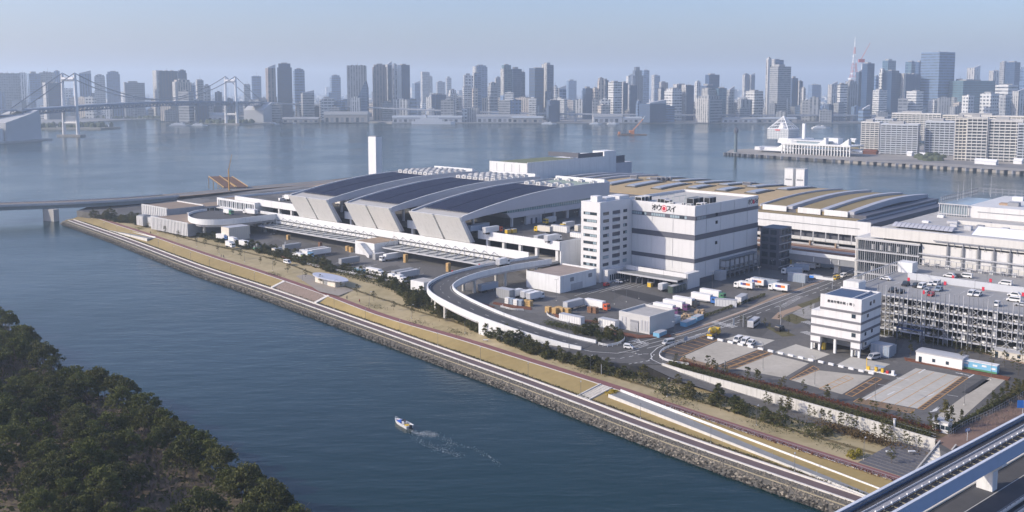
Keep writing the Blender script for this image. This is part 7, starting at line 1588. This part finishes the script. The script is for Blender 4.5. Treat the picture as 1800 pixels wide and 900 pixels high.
for x, y in ((1370,566),(1385,572),(1400,566),(1412,556),(1425,545),(1440,533),(1455,524),(1470,516),(1385,590),(1352,578),(1344,575),(1310,575),(1302,570)): youngK.plant('young street tree on the planted islands by the crossing', at(x, y, GZ), rnd.uniform(.6, .9), 'street trees by the crossing')
for k in range(26):
    t = rnd.random(); x, y = lerp(1010, 1090, t)+rnd.gauss(0, 5), lerp(585, 602, t)+rnd.gauss(0, 5)-abs(rnd.gauss(0, 4)); beltK.plant('bushy tree on the traffic island below the ramp end', at(x, y, GZ), rnd.uniform(.65, 1.0), 'trees on the traffic island')
def _isl(): t = rnd.random(); return at(lerp(960, 1095, t)+rnd.gauss(0, 5), lerp(572, 604, t)-rnd.random()*8, GZ)
cover('island_undergrowth', dark_l, _isl, 2600, .3, 1.0)
def _sthedge(): t = rnd.random(); return at(lerp(1200, 1345, t), lerp(574, 522, t)-2.5+rnd.gauss(0, .7), GZ)
cover('street_hedge', dark_l, _sthedge, 3000, .25, 1.2)
def _pk(): t = rnd.random(); return at(lerp(1545, 1800, t), lerp(586, 633, t)+rnd.gauss(0, 1.8), GZ)
cover('parking_hedge', olive_l, _pk, 3200, .28, .9)
def _fen(): t = rnd.random(); return at(lerp(1672, 1800, t), lerp(758, 686, t)+rnd.gauss(0, 2.2), GZ)
cover('footway_hedge', dark_l, _fen, 3200, .28, 1.5)
for x, y in ((1745,745),(1760,735),(1775,722),(1790,712),(1752,752),(1768,748),(1785,738),(1735,757),(1720,752),(1797,728),(1710,760),(1728,748),(1765,742),(1780,730),(1795,715),(1755,745),(1772,732),(1788,722)): bareK.plant('leafless brown shrub on the brick footway bank', at(x, y, GZ), .5, 'leafless shrubs on the footway bank')
yb = shrubK.plant('bright yellow flowering shrub beside the narrow steps', SN(541, nPL(541)-3.2, 3.6), 1.6); yb.scale = (2.6, 1.7, 1.2)
for c in yb.children: c.data = crown_mesh('foliage', yel_l, 0, 1.2, 1., 34, 18, .35, .14, 'round')
for k, (s, n) in enumerate(((618.5, nPU(620)+2), (618.8, nPU(620)+4.6))):
    q = shrubK.plant('yellow-green shrub beside the grey terrace, '+('nearer the red path' if k == 0 else 'farther from the red path'), SN(s, n, 4.1), 1.5); 
    for c in q.children: c.data = crown_mesh('foliage', leafmat('yellow_green_leaves', (.22, .19, .02), (.32, .27, .05)), 0, 1.2, 1., 26, 16, .35, .15, 'round')
# rubble stones of the sea wall
stone_m = leafmat('rubble_stone', (.085, .080, .070), (.37, .325, .255), .95, 0); stone_d = leafmat('wet_rubble_stone', (.030, .029, .026), (.075, .070, .060), .8, 0)
def stone_mb(m, p, r_):
    n = len(m.v); ph = rnd.random()*6.28
    for k in range(6):
        g = ph+k*1.047; q = r_*rnd.uniform(.7, 1.1); m.v.append((p.x+q*math.cos(g), p.y+q*math.sin(g), p.z+rnd.uniform(-.15, .25)*r_))
    m.v += [(p.x+rnd.gauss(0, .15)*r_, p.y+rnd.gauss(0, .15)*r_, p.z+r_*rnd.uniform(.5, .85))]
    for k in range(6): m.f.append((n+k, n+(k+1) % 6, n+6)); m.m.append(0)
rub = bpy.data.objects['rubble_slope']
sm_ = []
for k in range(8): q = MB(); stone_mb(q, Vector((0, 0, 0)), 1.); sm_.append(q.mesh('stone', stone_m))
def rubz(t): return lerp(-1.6, 1.9, (t+6.6)/4.4)
for k in range(300):
    s = lerp(470, 645, rnd.random()**.8); t = rnd.uniform(-4.4, -2.3); p = SN(s, nOC(s)+t, rubz(t)); o = put('stone', rnd.choice(sm_), rub, p, rnd.random()*6); r_ = rnd.uniform(.4, .75); o.scale = (r_, r_*rnd.uniform(.7, 1.1), r_*.8)
ms, mw = MB(), MB()
for k in range(9000):
    s = rnd.uniform(-2, 690); t = rnd.uniform(-6, -2.3); p = SN(s, nOC(s)+t, rubz(t)); r_ = rnd.uniform(.25, .6)
    stone_mb(mw if p.z < 1.0+rnd.gauss(0, .15) else ms, p, r_)
for k in range(4200):
    s = rnd.uniform(-2, 690); t = rnd.uniform(-1.7, -.1); stone_mb(ms, SN(s, nOC(s)+t, lerp(1.95, 2.45, (t+1.8)/1.8)), rnd.uniform(.2, .42))
o = ms.obj('rubble_stones', stone_m); tag(o, kind='stuff'); o = mw.obj('wet_rubble_stones', stone_d); tag(o, kind='stuff')
# ------------------------------------------------------------------ lamps, signs, people, the boat
pole_m = M('lamp_pole_grey', (.16, .165, .17), .5, .3)
def lamp_proto(h, kind):
    r = thing('street_lamp', 'lamp', 'street lamp', (0, 0, -50))
    MB().tube((0, 0, 0), (0, 0, h), .07, .045, 5).obj('pole', pole_m, r); MB().box(-.14, .14, -.14, .14, 0, .35).obj('base', concrete_pale, r)
    if kind == 'ball': MB().box(-.16, .16, -.16, .16, h, h+.35).obj('lamp_head', lightgrey, r)
    elif kind == 'arm': MB().tube((0, 0, h), (1.3, 0, h+.1), .05, .04, 5).obj('arm', pole_m, r); MB().box(.9, 1.7, -.14, .14, h+.02, h+.16).obj('lamp_head', lightgrey, r)
    else: MB().tube((-.9, 0, h), (.9, 0, h), .05, n=5).obj('arm', pole_m, r); MB().box(-1.3, -.7, -.16, .16, h, h+.14).obj('lamp_head', lightgrey, r); MB().box(.7, 1.3, -.16, .16, h, h+.14).obj('lamp_head', lightgrey, r)
    return r
def place(kind, h, label, group, spots):
    pr = lamp_proto(h, kind)
    for i, (p, rz) in enumerate(spots):
        if i == 0: pr.location = p; pr.rotation_euler = (0, 0, rz); pr['label'] = label; pr['group'] = group
        else: copy_tree(pr, p, rz, label, group)
place('ball', 4.6, 'slim grey lamp at the foot of the grass bank beside the promenade', 'promenade lamps', [(SN(s, nOC(s)+5.2, 2.85), 0) for s in range(40, 640, 26) if not 316 < s < 364])
place('arm', 5.5, 'slim lamp standing on the dry lawn above the red path', 'park lawn lamps', [(SN(s, nPU(s)+3.2, lawn_z(s, nPU(s)+3.2)), 1.) for s in range(60, 630, 33)])
place('twin', 9.5, 'tall twin-headed lamp in the market yard', 'yard lamps', [(at(x, y, GZ), A_) for x, y in ((1123,525),(1080,535),(1101,531),(640,467),(655,473),(480,440),(978,529),(1166,509),(1252,513),(1357,492),(1375,492),(1334,505),(735,507))])
place('arm', 9, 'tall street lamp beside the street and the lot', 'street lamps', [(at(x, y, GZ), 2.) for x, y in ((886,578),(1000,612),(1118,622),(1186,610),(1341,650),(1432,678),(1538,702),(1695,712),(1742,668),(1313,560),(1440,545),(1468,516),(1640,618))])
place('twin', 8, 'lamp on the upper truck deck', 'upper deck lamps', [(at(x, y, 23.85), A_) for x, y in ((920,416),(886,402),(957,396),(993,396),(1012,398))])
place('arm', 9, 'lamp on the far road and bridge at the left', 'bridge lamps', [(cb[i]+Vector((0, 0, .1)), 0) for i in (8, 11, 13, 16, 19, 22)]+[(cf[i]+Vector((0, 9, .1)), 0) for i in (1, 3, 5, 7, 9, 11, 13)])
place('twin', 5, 'lamp on the roof of the parking deck', 'parking roof lamps', [(at(x, y, 22.32), A_) for x, y in ((1611,497),(1713,515),(1637,487),(1735,497))])
# sign gantries and signboards
def sign(label, p, rz, h, w_, hb, col, name='road_sign', two=False):
    t = thing(name, label, 'road sign', p, rz); MB().tube((0, 0, 0), (0, 0, h), .1, n=6).obj('post', lightgrey, t)
    if two: MB().tube((0, 0, h-.4), (w_*1.8, 0, h-.4), .07, n=5).obj('arm', lightgrey, t); MB().box(w_*.75, w_*1.75, -.06, .02, h-.3-hb, h-.3).obj('board', col, t)
    else: MB().box(-w_/2, w_/2, -.09, -.04, h-hb, h).obj('board', col, t)
    return t
blue_s = flat('sign_blue', (.04, .20, .62)); grn = M('dark_board', (.04, .05, .05), .6)
t = sign('blue direction sign on a post above the brick footway', at(1797,740,GZ), 0, 6, 3.4, 2.2, blue_s, two=False)
t = sign('small blue and white sign on the brick footway near the guideway', at(1700,775,GZ), .5, 3.4, 1.6, .7, blue_s); MB().box(-.7, -.1, -.12, -.1, 2.8, 3.3).box(.1, .7, -.12, -.1, 2.8, 3.3).obj('white_letters', white, t)
t = sign('pole-mounted sign gantry over the shaded street, with a blue panel', at(1411,504,GZ), -.6, 6, 8, 1.3, white, 'sign_gantry', True); MB().box(3, 5, -.1, -.02, 4.7, 5.8).obj('blue_panel', blue_s, t)
t = sign('white sign gantry reaching over the street right of the blue panel', at(1463,508,GZ), 2.6, 6, 6, 1.2, white, 'sign_gantry', True)
for i, (x, y, lab) in enumerate(((1306,575,'dark signboard on posts at the planted corner by the bus'),(1371,553,'dark signboard on a post at the street island'),(1372,576,'dark sign post by the black car'),(1274,652,'dark slim sign pylon in the lot planting strip'),(1057,658,'dark post box beside the belt trees'))):
    t = sign(lab, at(x, y, GZ if i < 4 else 5.), A_+.8, 5 if i < 3 else 3.4, 3 if i == 0 else 1.2, 1.8 if i < 3 else 3.0, grn, 'signboard')
t = sign('white bollard-like sign column at the lot entrance', at(1289,575,GZ), A_, 3.6, 1.2, 2.8, white, 'sign_column'); t = sign('pale blue noticeboard on the guard rail', at(1205,603,GZ), A_, 2.4, 2.4, 1.5, paint('bluegrey'), 'noticeboard')
gn = thing('height_gantry', 'dark blue height-limit gantry at the parking deck entrance', 'gantry', at(1620,612,GZ), A_); MB().box(-.2, .2, -.2, .2, 0, 6).box(-.2, .2, 8.8, 9.2, 0, 6).obj('leg', darkgrey, gn); MB().box(-.22, .22, -.2, 9.2, 6, 6.5).obj('beam', M('gantry_blue', (.06, .09, .18), .5), gn)
vc = thing('vent_pipe', 'short white vent pipe behind the retaining wall hedge', 'vent pipe', at(1572,752,GZ)); MB().tube((0,0,0), (0,0,2.3), .3, n=10).obj('pipe', white, vc); MB().tube((0,0,2.3), (0,0,2.6), .42, n=10).obj('cap', lightgrey, vc)
for i in range(3): t = thing('park_bench', ['white bench block at the left of the grey terrace','white bench block at the right of the grey terrace','grey bench beside the red path'][i], 'bench', SN((624, 628, 470)[i], (26, 30, nPU(470)+1.5)[i], (5.0, 5.2, 5.4)[i])); MB().box(-.9, .9, -.3, .3, .3, .5).obj('seat', white, t); MB().box(-.8, -.6, -.25, .25, 0, .3).box(.6, .8, -.25, .25, 0, .3).obj('foot', midgrey, t)
# fences
def fence(label, P, h, step, mat, z0=0):
    t = thing('post_fence', label, 'fence', P[0]); C_ = catmull(P, 4)
    for k in (h, h*.5): sweep_part('rail', C_, -.04, .04, k-.08, k, mat, t)
    for a, c in zip(C_, C_[1:]):
        n = max(1, int((c-a).length/step))
        for i in range(n): p = a.lerp(c, i/n)-t.location; MB().box(p.x-.05, p.x+.05, p.y-.05, p.y+.05, p.z, p.z+h).obj('post', mat, t)
fence('grey post and rail fence between the truck lot and the brick footway', [at(x, y, GZ) for x, y in ((1668,768),(1700,748),(1740,730),(1790,702),(1830,680))], 1.6, 1.4, midgrey)
fence('grey mesh fence along the top of the retaining wall end', [at(x, y, GZ) for x, y in ((1560,747),(1600,759),(1645,772))], 1.5, 1.6, midgrey)
fence('low white fence along the yard edge beside the tree belt', [at(x, y, GZ) for x, y in ((540,466),(600,479),(660,491),(735,507))], 1.2, 2.4, white)
fence('low rail along the seaward edge of the red path', [SN(s, nPL(s)-.3, zP(s)) for s in (560, 590, 615, 640)], 1.0, 2.2, midgrey)
fence('thin rail on the far shore road', [p+Vector((0, 11, 0)) for p in cf[::4]], 1.2, 6, midgrey)
# people on the paths
skin = M('skin', (.42, .26, .19), .6); 
def person(label, p, rz, top, legs, stride=.25):
    t = thing('person', label, 'person', p, rz)
    V_ = [(0,0,.92),(0,0,1.2),(0,0,1.43),(0,0,1.52),(0,0,1.64),(0,0,1.74), (0,.09,.88),(stride,.1,.48),(stride*.9,.1,.06),(stride*.9+.16,.1,.03), (0,-.09,.88),(-stride*.5,-.1,.48),(-stride*1.1,-.1,.08),(-stride*1.1+.14,-.1,.03), (0,.19,1.4),(-.08,.24,1.13),(.08,.25,.9),(.12,.25,.78), (0,-.19,1.4),(.08,-.24,1.13),(.16,-.25,.9),(.2,-.25,.78)]
    E_ = [(0,1),(1,2),(2,3),(3,4),(4,5),(0,6),(6,7),(7,8),(8,9),(0,10),(10,11),(11,12),(12,13),(2,14),(14,15),(15,16),(16,17),(2,18),(18,19),(19,20),(20,21)]
    R__ = [.14,.13,.15,.06,.11,.08,.1,.07,.045,.04,.1,.07,.045,.04,.07,.05,.04,.035,.07,.05,.04,.035]
    me = bpy.data.meshes.new('body'); me.from_pydata(V_, E_, []); o = put('body', me, t); mod = o.modifiers.new('skin', 'SKIN'); 
    for k, v in enumerate(me.skin_vertices[0].data): v.radius = (R__[k], R__[k]); v.use_root = (k == 0)
    dg = bpy.context.evaluated_depsgraph_get(); dg.update(); m2 = bpy.data.meshes.new_from_object(o.evaluated_get(dg)); o.modifiers.clear(); o.data = m2
    m2.materials.clear(); [m2.materials.append(x) for x in (skin, top, legs, M('dark_hair', (.02, .017, .015), .8))]
    for f in m2.polygons:
        c = f.center; f.material_index = 3 if c.z > 1.66 or (c.z > 1.56 and c.x < -.02) else 0 if c.z > 1.47 or (abs(c.y) > .2 and c.z < .86) else 1 if c.z > .92 or abs(c.y) > .17 else 2
        f.use_smooth = True
    return t
cl = [M('cloth_dark', (.03, .03, .04), .9), M('cloth_red', (.35, .05, .05), .9), M('cloth_navy', (.03, .04, .09), .9), M('cloth_pale', (.5, .48, .45), .9)]
for i, (x, y, lab) in enumerate(((389,452,'person in dark clothes walking on the red path, left of a pair'),(393,453,'person in dark clothes walking on the red path, right of a pair'),(610,526,'person in dark clothes standing by the path near the oval pavilion'),(632,532,'person in a red top walking on the red path'),(265,411,'person in dark clothes near the short white ramp'),(601,503,'person in a pale top beside the oval pavilion'))):
    person(lab, at(x, y, 5.3 if i != 5 else 5.78), rnd.random()*6, cl[1] if i == 3 else (cl[3] if i == 5 else cl[0]), cl[2])
# the small boat and its wake
bt_ = at(708, 747, 0); bow = at(694, 739, 0); stern = at(722, 754, 0); hd = math.atan2((bow-stern).y, (bow-stern).x)
bo = thing('motor_boat', 'small white open motor boat with blue gear heading left on the channel', 'boat', bt_, hd)
bL, bW = (bow-stern).length/2*.92, 1.35
out_ = [(bL*math.cos(0), 0)]
def hull_ring(sc, z, k=1.): return [Vector((x*sc, y*sc*k, z)) for x, y in [(-bL, -bW), (-bL*.2, -bW*1.05), (bL*.45, -bW*.85), (bL*.85, -bW*.4), (bL*1.08, 0), (bL*.85, bW*.4), (bL*.45, bW*.85), (-bL*.2, bW*1.05), (-bL, bW)]]
b = MB(); r0, r1, r2, r3 = hull_ring(.9, -.25, .8), hull_ring(1., .95), hull_ring(.93, .95, .88), hull_ring(.9, .35, .84); n = 9
b.add(r0+r1, [(i, (i+1) % n, n+(i+1) % n, n+i) for i in range(n)]); b.add(r1+r2, [(i, (i+1) % n, n+(i+1) % n, n+i) for i in range(n)]); b.add(r2+r3, [(i, (i+1) % n, n+(i+1) % n, n+i) for i in range(n)]); b.add(r3, [tuple(range(n))]); b.obj('hull', white, bo, fix=True)
MB().box(bL*.05, bL*.5, -.75, .75, .4, 1.05).obj('blue_tarp', flat('tarp_blue', (.03, .12, .48)), bo); MB().box(-bL*.35, -bL*.05, -.45, .45, .4, 1.35).obj('console', lightgrey, bo); MB().box(-bL*.05, bL*.0, -.5, .5, 1.3, 1.75).obj('windscreen', glass_dark, bo); MB().box(-bL*.75, -bL*.45, -.6, .6, .4, .8).obj('yellow_box', paint('yellow'), bo); MB().box(-bL*1.12, -bL*.98, -.3, .3, .1, 1.3).obj('outboard_motor', paint('black'), bo); MB().box(bL*.6, bL*.75, -.3, .3, .4, .7).obj('orange_buoy', paint('orange'), bo)
b = MB(); b.tube((bL*.75, -.45, .95), (bL*.75, -.4, 1.35), .03, n=4).tube((bL*.75, .45, .95), (bL*.75, .4, 1.35), .03, n=4).tube((bL*.75, -.4, 1.35), (bL*1.05, 0, 1.4), .03, n=4).tube((bL*.75, .4, 1.35), (bL*1.05, 0, 1.4), .03, n=4); b.obj('bow_rail', steel, bo)
ps = person('person in dark clothes standing at the console of the small boat', bt_+Vector((math.cos(hd)*-1.3, math.sin(hd)*-1.3, .38)), hd, cl[0], cl[2], .02)
foam = M('wake_foam', (.42, .46, .47), .6, var=.2, scale=1.5); m = MB()
def foam_line(pts, n, w_, s0, s1):
    C_ = catmull([at(x, y, .03) for x, y in pts], 8)
    for k in range(n):
        i = rnd.randrange(1, len(C_)); p = C_[i-1].lerp(C_[i], rnd.random()); q = p+Vector((rnd.gauss(0, w_), rnd.gauss(0, w_*1.6), 0)); r_ = rnd.uniform(s0, s1); a_ = rnd.random()*3
        v = [Vector((q.x+r_*math.cos(a_+g)*(.25 if j % 2 else 1), q.y+r_*1.4*math.sin(a_+g)*(.25 if j % 2 else 1), .03+rnd.random()*.06)) for j, g in enumerate((0, 1.57, 3.14, 4.71))]; m.add(v, [(0, 1, 2, 3)])
foam_line([(716,754),(735,762),(750,762),(765,766)], 520, .5, .06, .22); foam_line([(712,752),(735,772),(760,786),(785,795),(812,802)], 340, .7, .05, .17); foam_line([(765,760),(785,775),(810,783),(840,792),(862,805),(880,818)], 240, .4, .05, .15); foam_line([(760,783),(780,790),(790,778),(775,768)], 110, .9, .06, .2); foam_line([(740,762),(752,758),(766,763),(758,767),(742,766)], 150, .3, .06, .2)
o = m.obj('boat_wake', foam, fix=False); tag(o, kind='stuff')
